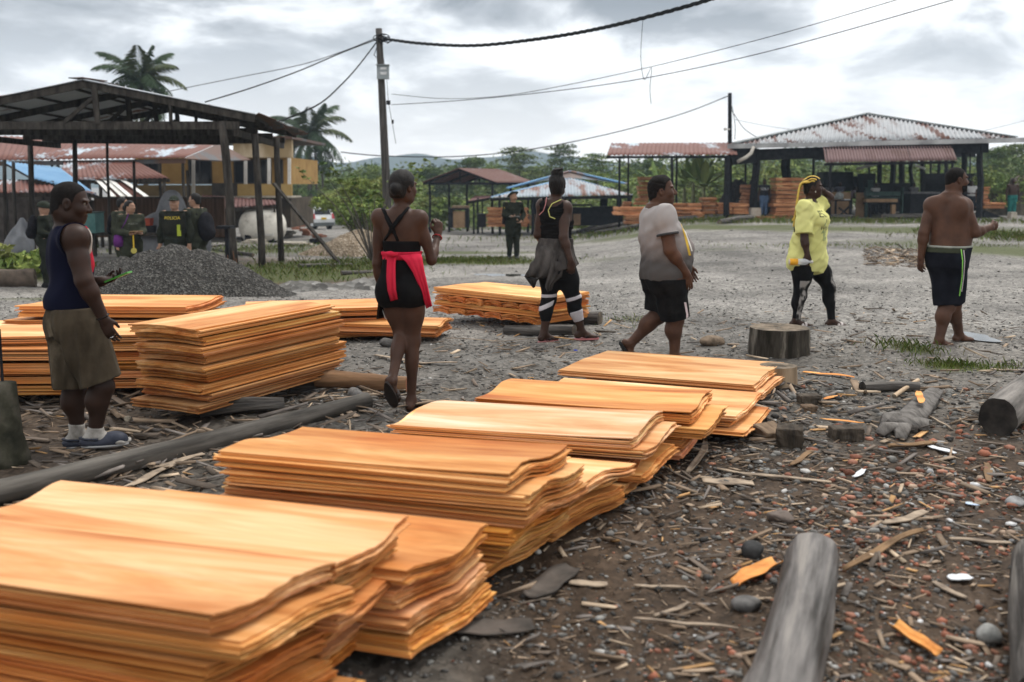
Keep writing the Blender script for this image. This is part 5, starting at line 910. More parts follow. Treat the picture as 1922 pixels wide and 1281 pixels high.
def cone(a, b, ra, rb, k=.03, op=None):
    a = np.asarray(a, float); b = np.asarray(b, float); ba = b - a; L2 = ba @ ba + 1e-12; R_ = max(ra, rb)
    def f(X, Y, Z, inf):
        x, y, z = X - a[0], Y - a[1], Z - a[2]; t = np.clip((x * ba[0] + y * ba[1] + z * ba[2]) / L2, 0, 1); return np.sqrt((x - t * ba[0]) ** 2 + (y - t * ba[1]) ** 2 + (z - t * ba[2]) ** 2) - (ra + (rb - ra) * t) - inf
    return dict(f=f, lo=np.minimum(a, b) - R_, hi=np.maximum(a, b) + R_, k=k, op=op)
def ell(c, r, ax=None, k=.03, op=None):
    c = np.asarray(c, float); r = np.asarray(r, float); M = np.eye(3) if ax is None else np.asarray(ax, float); R_ = np.abs(M.T) @ r
    def f(X, Y, Z, inf):
        x, y, z = X - c[0], Y - c[1], Z - c[2]; rr_ = r + inf; q = [M[i][0] * x + M[i][1] * y + M[i][2] * z for i in range(3)]; k0 = np.sqrt(sum((q[i] / rr_[i]) ** 2 for i in range(3))); k1 = np.sqrt(sum((q[i] / rr_[i] ** 2) ** 2 for i in range(3))) + 1e-6; return k0 * (k0 - 1) / k1
    return dict(f=f, lo=c - R_, hi=c + R_, k=k, op=op)
def loft(zs, cx, cy, a, b, yaw, n=2.3, k=.04):
    """upright trunk: at height z an oval of half width a and half depth b, turned by yaw (clockwise from facing away)"""
    zs, cx, cy, a, b, yaw = [np.asarray(v, float) for v in (zs, cx, cy, a, b, yaw)]; R_ = max(a.max(), b.max())
    fine = np.linspace(zs[0], zs[-1], 80)
    def smth(v):
        q = np.interp(fine, zs, v); ker = np.ones(9) / 9; return np.convolve(np.pad(q, 4, mode='edge'), ker, 'valid')
    cx, cy, a, b, yaw = map(smth, (cx, cy, a, b, yaw))
    def f(X, Y, Z, inf):
        z = Z.ravel(); g = lambda v: np.interp(z, fine, v).astype(np.float32)[None, None, :]; x, y = X - g(cx), Y - g(cy); cw, sw = np.cos(g(yaw)), np.sin(g(yaw)); u = np.abs(x * cw - y * sw); w_ = np.abs(x * sw + y * cw); A, B = g(a) + inf, g(b) + inf
        d = (((u / A) ** n + (w_ / B) ** n) ** (1 / n) - 1) * np.minimum(A, B); return np.maximum(d, np.maximum(zs[0] - inf - Z, Z - zs[-1] - inf))
    lo = np.array([cx.min() - R_, cy.min() - R_, zs[0]]); hi = np.array([cx.max() + R_, cy.max() + R_, zs[-1]]); return dict(f=f, lo=lo, hi=hi, k=k, op=None)
def fr(yaw, pitch=0, roll=0):
    """right, forward, up of something facing yaw degrees clockwise from straight away"""
    y, p = R(yaw), R(pitch); f0 = np.array([math.sin(y), math.cos(y), 0]); r = np.array([math.cos(y), -math.sin(y), 0]); f = f0 * math.cos(p) + np.array([0, 0, math.sin(p)]); u = np.cross(r, f)
    if roll: c, s_ = math.cos(R(roll)), math.sin(R(roll)); r, u = r * c - u * s_, u * c + r * s_
    return r, f, u
def hand(w_, d, n_, s_, curl, sc=1.0, thumb=.6, spread=1.0):
    d = n3(d); n_ = np.asarray(n_, float); n0 = n3(n_ - d * (n_ @ d)); s0 = n3(np.cross(d, n0)); s_ = s0 if s0 @ np.asarray(s_, float) >= 0 else -s0; P = [ell(w_ + d * .048 * sc, np.array([.040, .052, .0165]) * sc, (s_, d, n0), .012), cone(w_ - d * .02 * sc, w_ + d * .02 * sc, .024 * sc, .026 * sc, .014)]
    if np.isscalar(curl): curl = [curl * .9, curl, curl * 1.05, curl * 1.1]
    for i, (o, ln, bx) in enumerate(((.030, .074, .086), (.010, .083, .092), (-.010, .077, .089), (-.0285, .060, .078))):
        p = w_ + d * bx * sc + s_ * o * sc * spread; base = n3(d + s_ * o * 2.4 * spread); an = 0
        for j, fq in enumerate((.46, .31, .23)):
            an += curl[i] * (R(62), R(80), R(52))[j]; dd = base * math.cos(an) + n0 * math.sin(an); q = p + dd * ln * fq * sc; P.append(cone(p, q, (.0092, .0086, .0078)[j] * sc, (.0086, .0078, .0068)[j] * sc, .0035 if j else .006)); p = q
    p = w_ + d * .022 * sc + s_ * .028 * sc; dd = n3(d * .75 + s_ * .8 * thumb + n0 * .45); q = p + dd * .040 * sc; P.append(cone(p - dd * .012 * sc, q, .0135 * sc, .0112 * sc, .010)); e_ = q + n3(d * .95 + s_ * .1 * thumb + n0 * (.35 + .5 * curl[0])) * .034 * sc; P.append(cone(q, e_, .0108 * sc, .0085 * sc, .004)); return P
def foot(A, yaw, pitch=0, sc=1.0, toes=True):
    """A ankle joint; heel behind, toes ahead; pitch tips the toes down when negative"""
    r, f, u = fr(yaw, pitch); g = lambda x, y, z: A + r * x * sc + f * y * sc + u * z * sc; P = [ell(g(0, -.035, -.045), np.array([.033, .042, .035]) * sc, (r, f, u), .02), cone(g(0, -.005, -.01), g(0, .07, -.045), .036 * sc, .030 * sc, .03), ell(g(0, .085, -.056), np.array([.040, .075, .024]) * sc, (r, f, u), .02), ell(g(.008, .13, -.060), np.array([.044, .04, .0195]) * sc, (r, f, u), .015)]
    if toes:
        for i, (o, ln, ra) in enumerate(((-.032, .036, .013), (-.013, .033, .0098), (.003, .028, .0092), (.018, .022, .0086), (.031, .015, .0082))): P.append(cone(g(o, .155 - abs(o + .015) * .35, -.064), g(o * 1.06, .160 + ln - abs(o + .015) * .35, -.068), ra * sc, ra * .92 * sc, .006))
    return P
def head_prims(c, yaw, pitch=0, roll=0, sc=1.0, fat=1.0):
    """c middle of the skull; face with brow, nose, lips, chin and ears"""
    r, f, u = fr(yaw, pitch, roll); g = lambda x, y, z: c + (r * x + f * y + u * z) * sc; e = lambda p, rad, k=.012, op=None: ell(g(*p), np.array(rad) * sc, (r, f, u), k, op)
    P = [e((0, -.012, .022), (.074, .094, .088)), e((0, .028, -.040), (.060 * fat, .062, .074), .035), e((0, -.052, -.048), (.058 * fat, .046, .052), .03), e((0, .052, -.092), (.034 * fat, .034, .024), .03), e((0, .020, -.085), (.052 * fat, .05, .03), .03)]
    for s_ in (-1, 1): P += [e((.036 * s_, .054, -.032), (.026 * fat, .030, .026), .025), e((.050 * s_, -.0, -.070), (.018 * fat, .03, .03), .03), e((.029 * s_, .084, .006), (.0165, .013, .0105), .010, '-'), e((.030 * s_, .076, .022), (.026, .014, .009), .014)]
    P += [cone(g(0, .083, .004), g(0, .103, -.028), .009 * sc, .0135 * sc, .012), e((0, .100, -.032), (.0155, .0125, .0115), .010)]
    for s_ in (-1, 1): P += [e((.0135 * s_, .093, -.034), (.0105, .0105, .009), .008)]
    P += [e((0, .083, -.060), (.024, .0135, .0082), .007), e((0, .081, -.0745), (.021, .0135, .0088), .007), e((0, .088, -.0672), (.022, .009, .0022), .003, '-')]
    for s_ in (-1, 1): P += [e((.077 * s_, -.006, -.012), (.010, .021, .031), .010), e((.085 * s_, -.002, -.010), (.006, .010, .017), .006, '-')]
    return P
SKIN = {}
def skin(name, c1, c2):
    m, t, b = _base(name); l = t.links; tcn = _n(t, 'ShaderNodeTexCoord'); nz = _n(t, 'ShaderNodeTexNoise', i_Scale=7, i_Detail=5, i_Roughness=.6); l.new(tcn.outputs['Object'], nz.inputs['Vector']); rp = _n(t, 'ShaderNodeValToRGB'); rp.color_ramp.elements[0].position = .35; rp.color_ramp.elements[1].position = .65; rp.color_ramp.elements[0].color = (*c1, 1); rp.color_ramp.elements[1].color = (*c2, 1); l.new(nz.outputs[0], rp.inputs[0]); l.new(rp.outputs[0], b.inputs['Base Color'])
    b.inputs['Roughness'].default_value = .5; b.inputs['Specular IOR Level'].default_value = .2; n2_ = _n(t, 'ShaderNodeTexNoise', i_Scale=130, i_Detail=2); l.new(tcn.outputs['Object'], n2_.inputs['Vector']); bp = _n(t, 'ShaderNodeBump', i_Strength=.08, i_Distance=.003); l.new(n2_.outputs[0], bp.inputs['Height']); l.new(bp.outputs[0], b.inputs['Normal'])
    b.inputs['Subsurface Weight'].default_value = 0; return m
SK1 = skin('deep_brown_skin', (.042, .020, .0125), (.068, .033, .021)); SK2 = skin('brown_skin', (.060, .028, .017), (.10, .047, .028)); SK0 = skin('darkest_skin', (.022, .0115, .0078), (.038, .019, .013)); SK3 = skin('tan_skin', (.26, .15, .10), (.34, .20, .135)); SK4 = skin('very_dark_skin', (.034, .0175, .012), (.054, .028, .019))
HAIR = pm('black_hair', (.005, .0045, .0045), (.014, .012, .011), 30, .6, .7, (1, 1, 1), spec=.2, bscale=160); CROP = pm('cropped_hair', (.006, .005, .005), (.013, .011, .010), 60, .85, .8, spec=.15, bscale=260)
EYEW = pm('eye_white', (.24, .21, .18), None, 3, .25, 0); EYEB = pm('eye_dark', (.012, .008, .006), None, 3, .15, 0)
def cloth(name, c1, c2=None, sc=7, rough=.85, bump=.25, st=(1, 1, 1), **k): return pm(name, c1, c2, sc, rough, bump, st, rnd=False, bscale=k.pop('bscale', 40), bdist=.004, spec=.08, **k)
def fold(amp, fx, seed=0, dirz=.35):                          # creases for cloth: a height field over space
    g = np.random.default_rng(seed); W = g.normal(size=(5, 3)) * fx; W[:, 2] *= dirz; ph = g.uniform(0, 6.28, 5)
    return lambda X, Y, Z: amp * sum(np.sin(W[i, 0] * X + W[i, 1] * Y + W[i, 2] * Z + ph[i] + 1.3 * np.sin(W[(i + 1) % 5, 2] * Z * .8 + W[(i + 2) % 5, 0] * X * .6)) for i in range(5)) / 2.2
class Person:
    def __init__(s, label, root, skin, vox=.0058, cat='person', group=None):
        s.o = thing('person', label, cat, root, group); s.root = np.asarray(root, float); s.skin = skin; s.vox = vox; s.tags = {}
    def J(s, px, py, dd=0.0): return D(px, py, s.root[1] + dd) - s.root
    def add(s, tag_, *P):
        for p in P: s.tags.setdefault(tag_, []).extend(p if isinstance(p, list) else [p])
    def all(s, *tags): return [p for t_ in (tags or s.tags) for p in s.tags.get(t_, [])]
    def field(s, prims, inf=0, pad=.04, vox=None):
        lo = np.min([p['lo'] for p in prims if p.get('op') != '-'], 0) - pad - max(inf, 0); hi = np.max([p['hi'] for p in prims if p.get('op') != '-'], 0) + pad + max(inf, 0); return Fld(lo, hi, vox or s.vox).put(prims, inf)
    def emit(s, name, F, mat, parent=None, label=None):
        V, Q = F.mesh(); me = mesh(name, V, Q, True); o_ = link(name, me, mat, parent or s.o)
        if label: o_['label'] = label
        return o_
    def body(s): s.bodyo = s.emit('body', s.field(s.all()), s.skin); return s.bodyo
    def wear(s, name, tags, inf, mat, clips=(), folds=None, extra=(), k=.008, vox=None, label=None, cut=()):
        """garment: the named body parts (plus extra volumes) swollen by inf, creased and cut off by the clip functions"""
        F = s.field(s.all(*tags) + list(extra), inf, vox=vox)
        if cut: F.put(list(cut))
        if folds is not None: F.F = (F.F + folds(*F.grid())).astype(np.float32)
        for c in clips: F.clip(c, k)
        return s.emit(name, F, mat, None, label)
    def tube(s, name, path, rad, mat, n=7, parent=None, sq=1.0):
        q = MB(); q.tube(path, rad, n, sq=sq); o_ = q.build(name, mat, parent or s.o, (0, 0, 0), True); fix(o_); return o_
    def eyes(s, c, yaw, pitch=0, roll=0, sc=1.0):
        r, f, u = fr(yaw, pitch, roll)
        for sg in (-1, 1):
            p = c + (r * .030 * sg + f * .0725 + u * .003) * sc; q = MB(); q.lathe([(.0005, -.011), (.007, -.008), (.0108, 0), (.007, .008), (.0005, .011)], p, 12); e_ = fix(q.build('eye', EYEW, s.o, (0, 0, 0), True)); q = MB(); q.lathe([(.0005, -.006), (.0045, -.004), (.0058, 0), (.0045, .004), (.0005, .006)], p + f * .0062, 10); i_ = fix(q.build('iris', EYEB, None, (0, 0, 0), True)); i_.location = (0, 0, 0); i_.parent = e_
    def hair(s, c, yaw, pitch, roll, sc, inf, mat, line, name='hair', extra=(), noise_=0.0, seed=0):
        """cap of hair over the skull; line(x right, y forward, z up) < 0 where hair grows"""
        r, f, u = fr(yaw, pitch, roll); P = head_prims(c, yaw, pitch, roll, sc)[:3]; F = s.field(P + list(extra), inf)
        X, Y, Z = F.grid(); x, y, z = X - c[0], Y - c[1], Z - c[2]; loc = [(q[0] * x + q[1] * y + q[2] * z) / sc for q in (r, f, u)]; 
        if noise_: F.F = (F.F + fold(noise_, 60, seed, 1)(X, Y, Z)).astype(np.float32)
        F.clip(lambda *_: line(*loc) * sc, .006); return s.emit(name, F, mat)
def torso(s, pel, neck, yawP, yawC, prof, lean=None, n=2.4, tag_='torso'):
    """prof: rows (fraction pelvis->neck, half width, half depth, forward offset)"""
    pel = np.asarray(pel, float); neck = np.asarray(neck, float); pr_ = np.array(prof); zs = pel[2] + (neck[2] - pel[2]) * pr_[:, 0]; yw = R(yawP) + (R(yawC) - R(yawP)) * np.clip(pr_[:, 0], 0, 1); bx = pel[0] + (neck[0] - pel[0]) * pr_[:, 0]; by = pel[1] + (neck[1] - pel[1]) * pr_[:, 0]; fx, fy = np.sin(yw), np.cos(yw); s.add(tag_, loft(zs, bx + fx * pr_[:, 3], by + fy * pr_[:, 3], pr_[:, 1], pr_[:, 2], yw, n)); return zs
def arm(s, side, S_, E_, W_, r=(.054, .043, .046, .027), up=None):
    t = 'arm' + side; s.add(t, cone(S_, E_, r[0], r[1], .018), cone(E_, W_, r[2], r[3], .018)); d = n3(E_ - S_); m_ = S_ + (E_ - S_) * .48; s.add(t, ell(m_, (r[0] * .95, r[0] * .95, np.linalg.norm(E_ - S_) * .30), (n3(np.cross(d, (.3, .9, .2))), n3(np.cross(d, np.cross(d, (.3, .9, .2)))), d), .016)); d = n3(W_ - E_); m_ = E_ + (W_ - E_) * .28; s.add(t, ell(m_, (r[2] * 1.06, r[2] * 1.06, np.linalg.norm(W_ - E_) * .26), (n3(np.cross(d, (.3, .9, .2))), n3(np.cross(d, np.cross(d, (.3, .9, .2)))), d), .016))
def leg(s, side, H_, K_, A_, yaw, r=(.088, .058, .055, .034), calf=1.0):
    t = 'leg' + side; f = fr(yaw)[1]; s.add(t, cone(H_, K_, r[0], r[1], .05), cone(K_, A_, r[2], r[3], .03)); d = n3(K_ - H_); s.add(t, ell(H_ + (K_ - H_) * .35 + f * .012, (r[0] * .98, r[0] * 1.0, np.linalg.norm(K_ - H_) * .36), None if abs(d[2]) > .95 else (n3(np.cross(d, (0, 1, 0.2))), n3(np.cross(d, np.cross(d, (0, 1, 0.2)))), d), .05)); d = n3(A_ - K_); c = K_ + (A_ - K_) * .30 - n3(f - d * (f @ d)) * .020; a1 = n3(np.cross(d, f)); s.add(t, ell(c, (r[2] * .98 * calf, r[2] * 1.0 * calf, np.linalg.norm(A_ - K_) * .27), (a1, n3(np.cross(a1, d)), d), .035)); s.add(t, ell(K_ + f * .012, (r[1] * .86, r[1] * .86, r[1] * 1.0), None, .03))
def project_text(txt, target, org, xd, yd, nd_, size, mat, parent, name='lettering', font_res=2, off=.003):
    """lettering laid onto a curved surface by dropping every point along nd_ onto it"""
    cu = bpy.data.curves.new('lettering', 'FONT'); cu.body = txt; cu.size = size; cu.align_x = 'CENTER'; cu.align_y = 'CENTER'; cu.resolution_u = font_res; to = bpy.data.objects.new('lettering_tmp', cu); COL.objects.link(to); dg = bpy.context.evaluated_depsgraph_get(); dg.update(); me = bpy.data.meshes.new_from_object(to.evaluated_get(dg)); bpy.data.objects.remove(to)
    import bmesh
    bm = bmesh.new(); bm.from_mesh(me); bmesh.ops.triangulate(bm, faces=bm.faces)
    for _ in range(3): bmesh.ops.subdivide_edges(bm, edges=[e_ for e_ in bm.edges if e_.calc_length() > size * .12], cuts=1); bmesh.ops.triangulate(bm, faces=bm.faces)
    V, Q = np.empty(len(target.data.vertices) * 3, np.float32), [tuple(p.vertices) for p in target.data.polygons]; target.data.vertices.foreach_get('co', V); bvh = BVHTree.FromPolygons([Vector(v) for v in V.reshape(-1, 3)], Q); xd, yd, nd_ = n3(xd), n3(yd), n3(nd_)
    for v in bm.verts:
        p = np.asarray(org) + xd * v.co.x + yd * v.co.y; h = bvh.ray_cast(Vector(p - nd_ * .5), Vector(nd_), 1.2)
        v.co = (h[0] - Vector(nd_) * off) if h[0] is not None else Vector(p)
    bm.to_mesh(me); bm.free(); me.name = name; return link(name, me, mat, parent)
def shorts(s, name, mat, zw, hem, r0, r1, inf=.012, folds=None, tags=('torso',), ext=1.06, zmin=None, k=.05, label=None):
    """hem: side -> fraction of the way from hip to knee where that leg ends"""
    base = s.all(*tags); ext_p = []
    legs = {}
    for sd in 'RL':
        H_, K_ = s.j['hip' + sd], s.j['kn' + sd]; legs[sd] = (H_, K_, cone(H_ + (0, 0, .01), H_ + (K_ - H_) * ext, r0, r1, k))
    allp = base + [q[2] for q in legs.values()]; lo = np.min([p['lo'] for p in allp], 0) - .06; hi = np.max([p['hi'] for p in allp], 0) + .06; hi[2] = min(hi[2], zw + .05); F = Fld(lo, hi, s.vox)
    F.put(base, inf)
    fl = folds if folds is not None else (lambda X, Y, Z: np.float32(0)); F.F = (F.F + fl(*F.grid())).astype(np.float32); F.clip(lambda X, Y, Z: (zmin if zmin is not None else s.j['hipR'][2] - .13) - Z + 0 * X + 0 * Y)
    tot = F.F
    for sd, (H_, K_, p) in legs.items():
        f2 = Fld(lo, hi, s.vox).put([p]); f2.F = (f2.F + fl(*f2.grid())).astype(np.float32); d = n3(K_ - H_); c = H_ + (K_ - H_) * hem[sd]; f2.clip(lambda X, Y, Z: (X - c[0]) * d[0] + (Y - c[1]) * d[1] + (Z - c[2]) * d[2], .006); h = np.clip(.5 + .5 * (tot - f2.F) / .06, 0, 1); tot = tot * (1 - h) + f2.F * h - .06 * h * (1 - h)
    F.F = tot.astype(np.float32)
    F.clip(lambda X, Y, Z: Z - zw + 0 * X + 0 * Y, .004); return s.emit(name, F, mat, None, label)
def tee(s, name, mat, zh, slv, r0, r1, inf=.014, folds=None, extra=(), tags=('torso',), neckr=.085, neckc=None, hem=None, label=None):
    """slv: side -> fraction of the upper arm covered (0 leaves the arm bare with a cut-away armhole)"""
    base = s.all(*tags) + list(extra); arms = {}
    for sd, fq in slv.items():
        if fq: arms[sd] = cone(s.j['sh' + sd], s.j['sh' + sd] + (s.j['el' + sd] - s.j['sh' + sd]) * (fq + .15), r0, r1, .05)
    allp = base + list(arms.values()); lo = np.min([p['lo'] for p in allp if p.get('op') != '-'], 0) - .06; hi = np.max([p['hi'] for p in allp if p.get('op') != '-'], 0) + .06; F = Fld(lo, hi, s.vox).put(base, inf)
    fl = folds if folds is not None else (lambda X, Y, Z: np.float32(0)); F.F = (F.F + fl(*F.grid())).astype(np.float32); F.clip(hem or (lambda X, Y, Z: zh - Z + 0 * X + 0 * Y)); tot = F.F
    for sd, p in arms.items():
        f2 = Fld(lo, hi, s.vox).put([p]); f2.F = (f2.F + fl(*f2.grid())).astype(np.float32); S_, E_ = s.j['sh' + sd], s.j['el' + sd]; d = n3(E_ - S_); c = S_ + (E_ - S_) * slv[sd]; f2.clip(lambda X, Y, Z: (X - c[0]) * d[0] + (Y - c[1]) * d[1] + (Z - c[2]) * d[2], .005); h = np.clip(.5 + .5 * (tot - f2.F) / .04, 0, 1); tot = tot * (1 - h) + f2.F * h - .04 * h * (1 - h)
    F.F = tot.astype(np.float32)
    nc = s.j['neck'] + np.array((0, 0, .03)) if neckc is None else neckc; F.clip(lambda X, Y, Z: neckr - np.sqrt((X - nc[0]) ** 2 + (Y - nc[1]) ** 2 + ((Z - nc[2]) * .9) ** 2), .006)
    for sd, fq in slv.items():
        if not fq: S_, E_ = s.j['sh' + sd], s.j['el' + sd]; o_ = S_ + n3(S_ - s.j['neck']) * .045; F.clip(lambda X, Y, Z: .082 - np.sqrt((X - o_[0]) ** 2 + (Y - o_[1]) ** 2 + ((Z - o_[2] - .0) * .72) ** 2), .006)
    return s.emit(name, F, mat, None, label)
def setup(s, j, yaw, yawC, hd, hyaw, hp=0, hr=0, hsc=1.0, fat=1.0, prof=None, ra=None, rl=None, calf=1.0, bare='RL', fyaw=None, fpitch=None, fsc=1.0, hands=None, nr=.056, hand_sc=1.0, glute=.085, toes=True):
    s.j = j; s.yaw, s.hc, s.hyaw, s.hp, s.hr, s.hsc = yaw, hd, hyaw, hp, hr, hsc
    torso(s, j['pel'], j['neck'], yaw, yawC, prof); r, f, u = fr(yawC); rp_, fp_, _ = fr(yaw)
    for sd, sg in (('R', 1), ('L', -1)):
        S_ = j['sh' + sd]; s.add('shoulder', cone(j['neck'] + (0, 0, -.045) + r * .03 * sg, S_, .050, ra[0] * 1.0, .05)); s.add('shoulder', ell(S_ + (0, 0, -.008), (ra[0] * 1.12, ra[0] * 1.12, ra[0] * 1.2), None, .05)); s.add('shoulder', cone(S_ + f * .02, j['neck'] + (j['pel'] - j['neck']) * .34 + r * .08 * sg + f * .04, ra[0] * .9, .05, .06))
        arm(s, sd, S_, j['el' + sd], j['wr' + sd], ra); leg(s, sd, j['hip' + sd], j['kn' + sd], j['an' + sd], (fyaw or {}).get(sd, yaw), rl, calf)
        if glute: s.add('torso', ell(j['hip' + sd] + (0, 0, .02) - fp_ * .055, (glute, glute * .95, glute * 1.05), None, .05))
        s.add('foot' + sd, foot(j['an' + sd], (fyaw or {}).get(sd, yaw), (fpitch or {}).get(sd, 0), fsc, toes))
        if sd == 'L' : pass
        if hands and sd in hands: s.add('hand' + sd, hand(j['wr' + sd], *hands[sd], sc=hand_sc))
    hr_, hf_, hu_ = fr(hyaw, hp, hr); s.add('neck', cone(j['neck'] + (0, 0, -.03), hd - hf_ * .018 * hsc - hu_ * .06 * hsc, nr * 1.12, nr, .03)); s.add('head', head_prims(hd, hyaw, hp, hr, hsc, fat))
ARM_M = (.052, .043, .046, .029); ARM_F = (.042, .035, .036, .024); LEG_M = (.088, .060, .056, .037); LEG_F = (.084, .056, .051, .033)
CROPL = lambda x, y, z: np.maximum(y - np.interp(z, [-.1, -.016, -.006, .048, .066, .084], [-.046, -.038, .020, .034, .050, .080]), -.086 - z + np.maximum(0, y + .05) * .6)
# ------------------------------------------------------------------ 1 the man with the phone, at the left
p1 = Person('man in navy sleeveless top and muddy shorts looking at a phone, standing at the left', G(172, 842), SK0, .0056); J = p1.J
j = dict(pel=J(136, 600), neck=J(126, 432), shR=J(139, 447, -.155), elR=J(158, 527, -.20), wrR=J(194, 598, -.15), shL=J(132, 447, .155), elL=J(150, 530, .17), wrL=J(188, 529, .03), hipR=J(146, 612, -.085), knR=J(191, 726, -.08), anR=J(178, 812, -.08), hipL=J(130, 612, .085), knL=J(139, 728, .08), anL=J(145, 814, .08))
PR = [(-.14, .12, .105, -.005), (0, .140, .112, -.012), (.2, .128, .098, -.004), (.45, .138, .106, .008), (.66, .15, .114, .008), (.82, .148, .10, 0), (.95, .10, .08, -.008), (1.03, .06, .06, -.004)]
setup(p1, j, 64, 62, J(133, 380, -.01), 77, -10, 0, 1.05, 1.02, PR, (.060, .050, .050, .031), (.090, .062, .058, .038), 1.08, hands=dict(R=(J(214, 642, -.15) - j['wrR'], (.1, 1, -.1), (1, 0, .1), .28), L=((1, -.05, .18), (-.15, -.35, 1), (.1, 1, 0), .42)), glute=.05, nr=.060, fyaw=dict(R=72, L=66), fsc=.95, hand_sc=.95)
p1.body(); hc = p1.hc; p1.eyes(hc, 77, -10, 0, 1.05); p1.hair(hc, 77, -10, 0, 1.05, .0022, CROP, CROPL, noise_=.0008)
zh = J(120, 578)[2]
NAVY, t, b = _base('navy_jersey'); l = t.links; tcn = _n(t, 'ShaderNodeTexCoord'); sx = _n(t, 'ShaderNodeSeparateXYZ'); l.new(tcn.outputs['Object'], sx.inputs[0])
nz = _n(t, 'ShaderNodeTexNoise', i_Scale=14, i_Detail=4); l.new(tcn.outputs['Object'], nz.inputs['Vector']); wv = _n(t, 'ShaderNodeMath', operation='MULTIPLY_ADD', i_1=.035); l.new(nz.outputs[0], wv.inputs[0]); l.new(sx.outputs[0], wv.inputs[2]); cr_ = _n(t, 'ShaderNodeValToRGB'); mpx = _n(t, 'ShaderNodeMapRange', i_1=float(j['neck'][0]), i_2=float(j['neck'][0]) + .3); l.new(wv.outputs[0], mpx.inputs[0]); l.new(mpx.outputs[0], cr_.inputs[0]); cr_.color_ramp.interpolation = 'CONSTANT'; e = cr_.color_ramp.elements; e[0].color = (.005, .006, .019, 1); e[1].position = .63; e[1].color = (.45, .41, .37, 1); q = e.new(.585); q.color = (.42, .02, .04, 1); l.new(cr_.outputs[0], b.inputs['Base Color']); b.inputs['Roughness'].default_value = .9
tee(p1, 'sleeveless_top', NAVY, zh, dict(R=0, L=0), .06, .06, .010, fold(.006, 28, 1, 1.0), extra=[ell(J(134, 566), (.142, .140, .10), fr(74), .06)], tags=('torso', 'shoulder'), neckr=.078)
MUD = cloth('muddy_khaki', (.030, .023, .015), (.27, .225, .16), 4.5, .95, .4, (1, 1, .6), c3=(.07, .055, .037), lo=.36, hi=.78)
shorts(p1, 'shorts', MUD, zh + .008, dict(R=.93, L=.98), .120, .128, .014, fold(.009, 26, 3, .25))
for sd in 'RL':
    f = p1.field(p1.all('leg' + sd, 'foot' + sd), .004); A = j['an' + sd]; f.clip(lambda X, Y, Z: Z - A[2] - .045 + .0 * X + 0 * Y + .02 * np.sin(9 * X)); p1.emit('sock', f, cloth('grey_sock' + sd, (.20, .185, .165), (.45, .43, .40), 12, .95, .4))
CLOG = pm('navy_rubber', (.022, .026, .04), (.05, .055, .075), 12, .55, .1, rnd=False)
def clog(s, sd, yaw, sc=1.0):
    A = s.j['an' + sd]; r, f, u = fr(yaw); g = lambda x, y, z: A + r * x * sc + f * y * sc + u * z * sc; P = [ell(g(0, .06, -.060), np.array((.052, .125, .030)) * sc, (r, f, u), .02), ell(g(0, .105, -.042), np.array((.050, .075, .042)) * sc, (r, f, u), .03), ell(g(0, -.04, -.055), np.array((.042, .05, .034)) * sc, (r, f, u), .02)]; F = s.field(P); zb = A[2] - .082 * sc; F.clip(lambda X, Y, Z: zb - Z + 0 * X + 0 * Y); o_ = s.emit('clog', F, CLOG); q = MB(); pts = [g(.05 * math.cos(a), .055 + .13 * math.sin(a), -.080) for a in np.linspace(0, 6.283, 26)]; q.tube(pts, .007, 5); w_ = fix(q.build('sole_edge', pm('pale_rubber' + sd, (.3, .3, .3), None, 4, .6, 0), None, (0, 0, 0))); w_.location = (0, 0, 0); w_.parent = o_
    q = MB(); q.tube([g(.047, .02, -.035), g(.040, -.055, -.030), g(0, -.085, -.028), g(-.040, -.055, -.030), g(-.047, .02, -.035)], .007, 6); w_ = fix(q.build('heel_strap', CLOG, None, (0, 0, 0), True)); w_.location = (0, 0, 0); w_.parent = o_
clog(p1, 'R', 72, .96); clog(p1, 'L', 66, .96)
d = n3(j['wrR'] - j['elR']); c = j['wrR'] - d * .01; q = MB(); a1 = n3(np.cross(d, (0, 1, 0))); a2 = np.cross(d, a1); q.tube([c + (a1 * math.cos(a) + a2 * math.sin(a)) * .033 for a in np.linspace(0, 6.283, 20)], .006, 6); fix(q.build('bracelet', EYEB, p1.o, (0, 0, 0), True)); q = MB(); rg = j['wrR'] + n3(J(214, 642, -.15) - j['wrR']) * .115; q.tube([rg + (a1 * math.cos(a) * .012 + (0, .0, 0) + a2 * math.sin(a) * .012) for a in np.linspace(0, 6.283, 14)], .003, 5); fix(q.build('ring', pm('silver', (.5, .5, .5), None, 4, .25, 0, metal=1), p1.o, (0, 0, 0), True))
# phone
c = D(222, 520, p1.root[1] + .02); ax_ = fr(90, 22, 0); q = MB(); q.frame(c, (ax_[0], ax_[1], ax_[2]), (.036, .073, .005)); ph_ = thing('smartphone', 'smartphone in a bright green case held by the man in navy', 'phone', c); fix(q.build('case', pm('green_case', (.06, .25, .04), None, 5, .4, 0), ph_, c)); q = MB(); q.frame(c + ax_[2] * .0055, ax_, (.033, .069, .0008)); fix(q.build('screen', pm('phone_glass', (.10, .11, .12), None, 5, .12, 0), ph_, c))
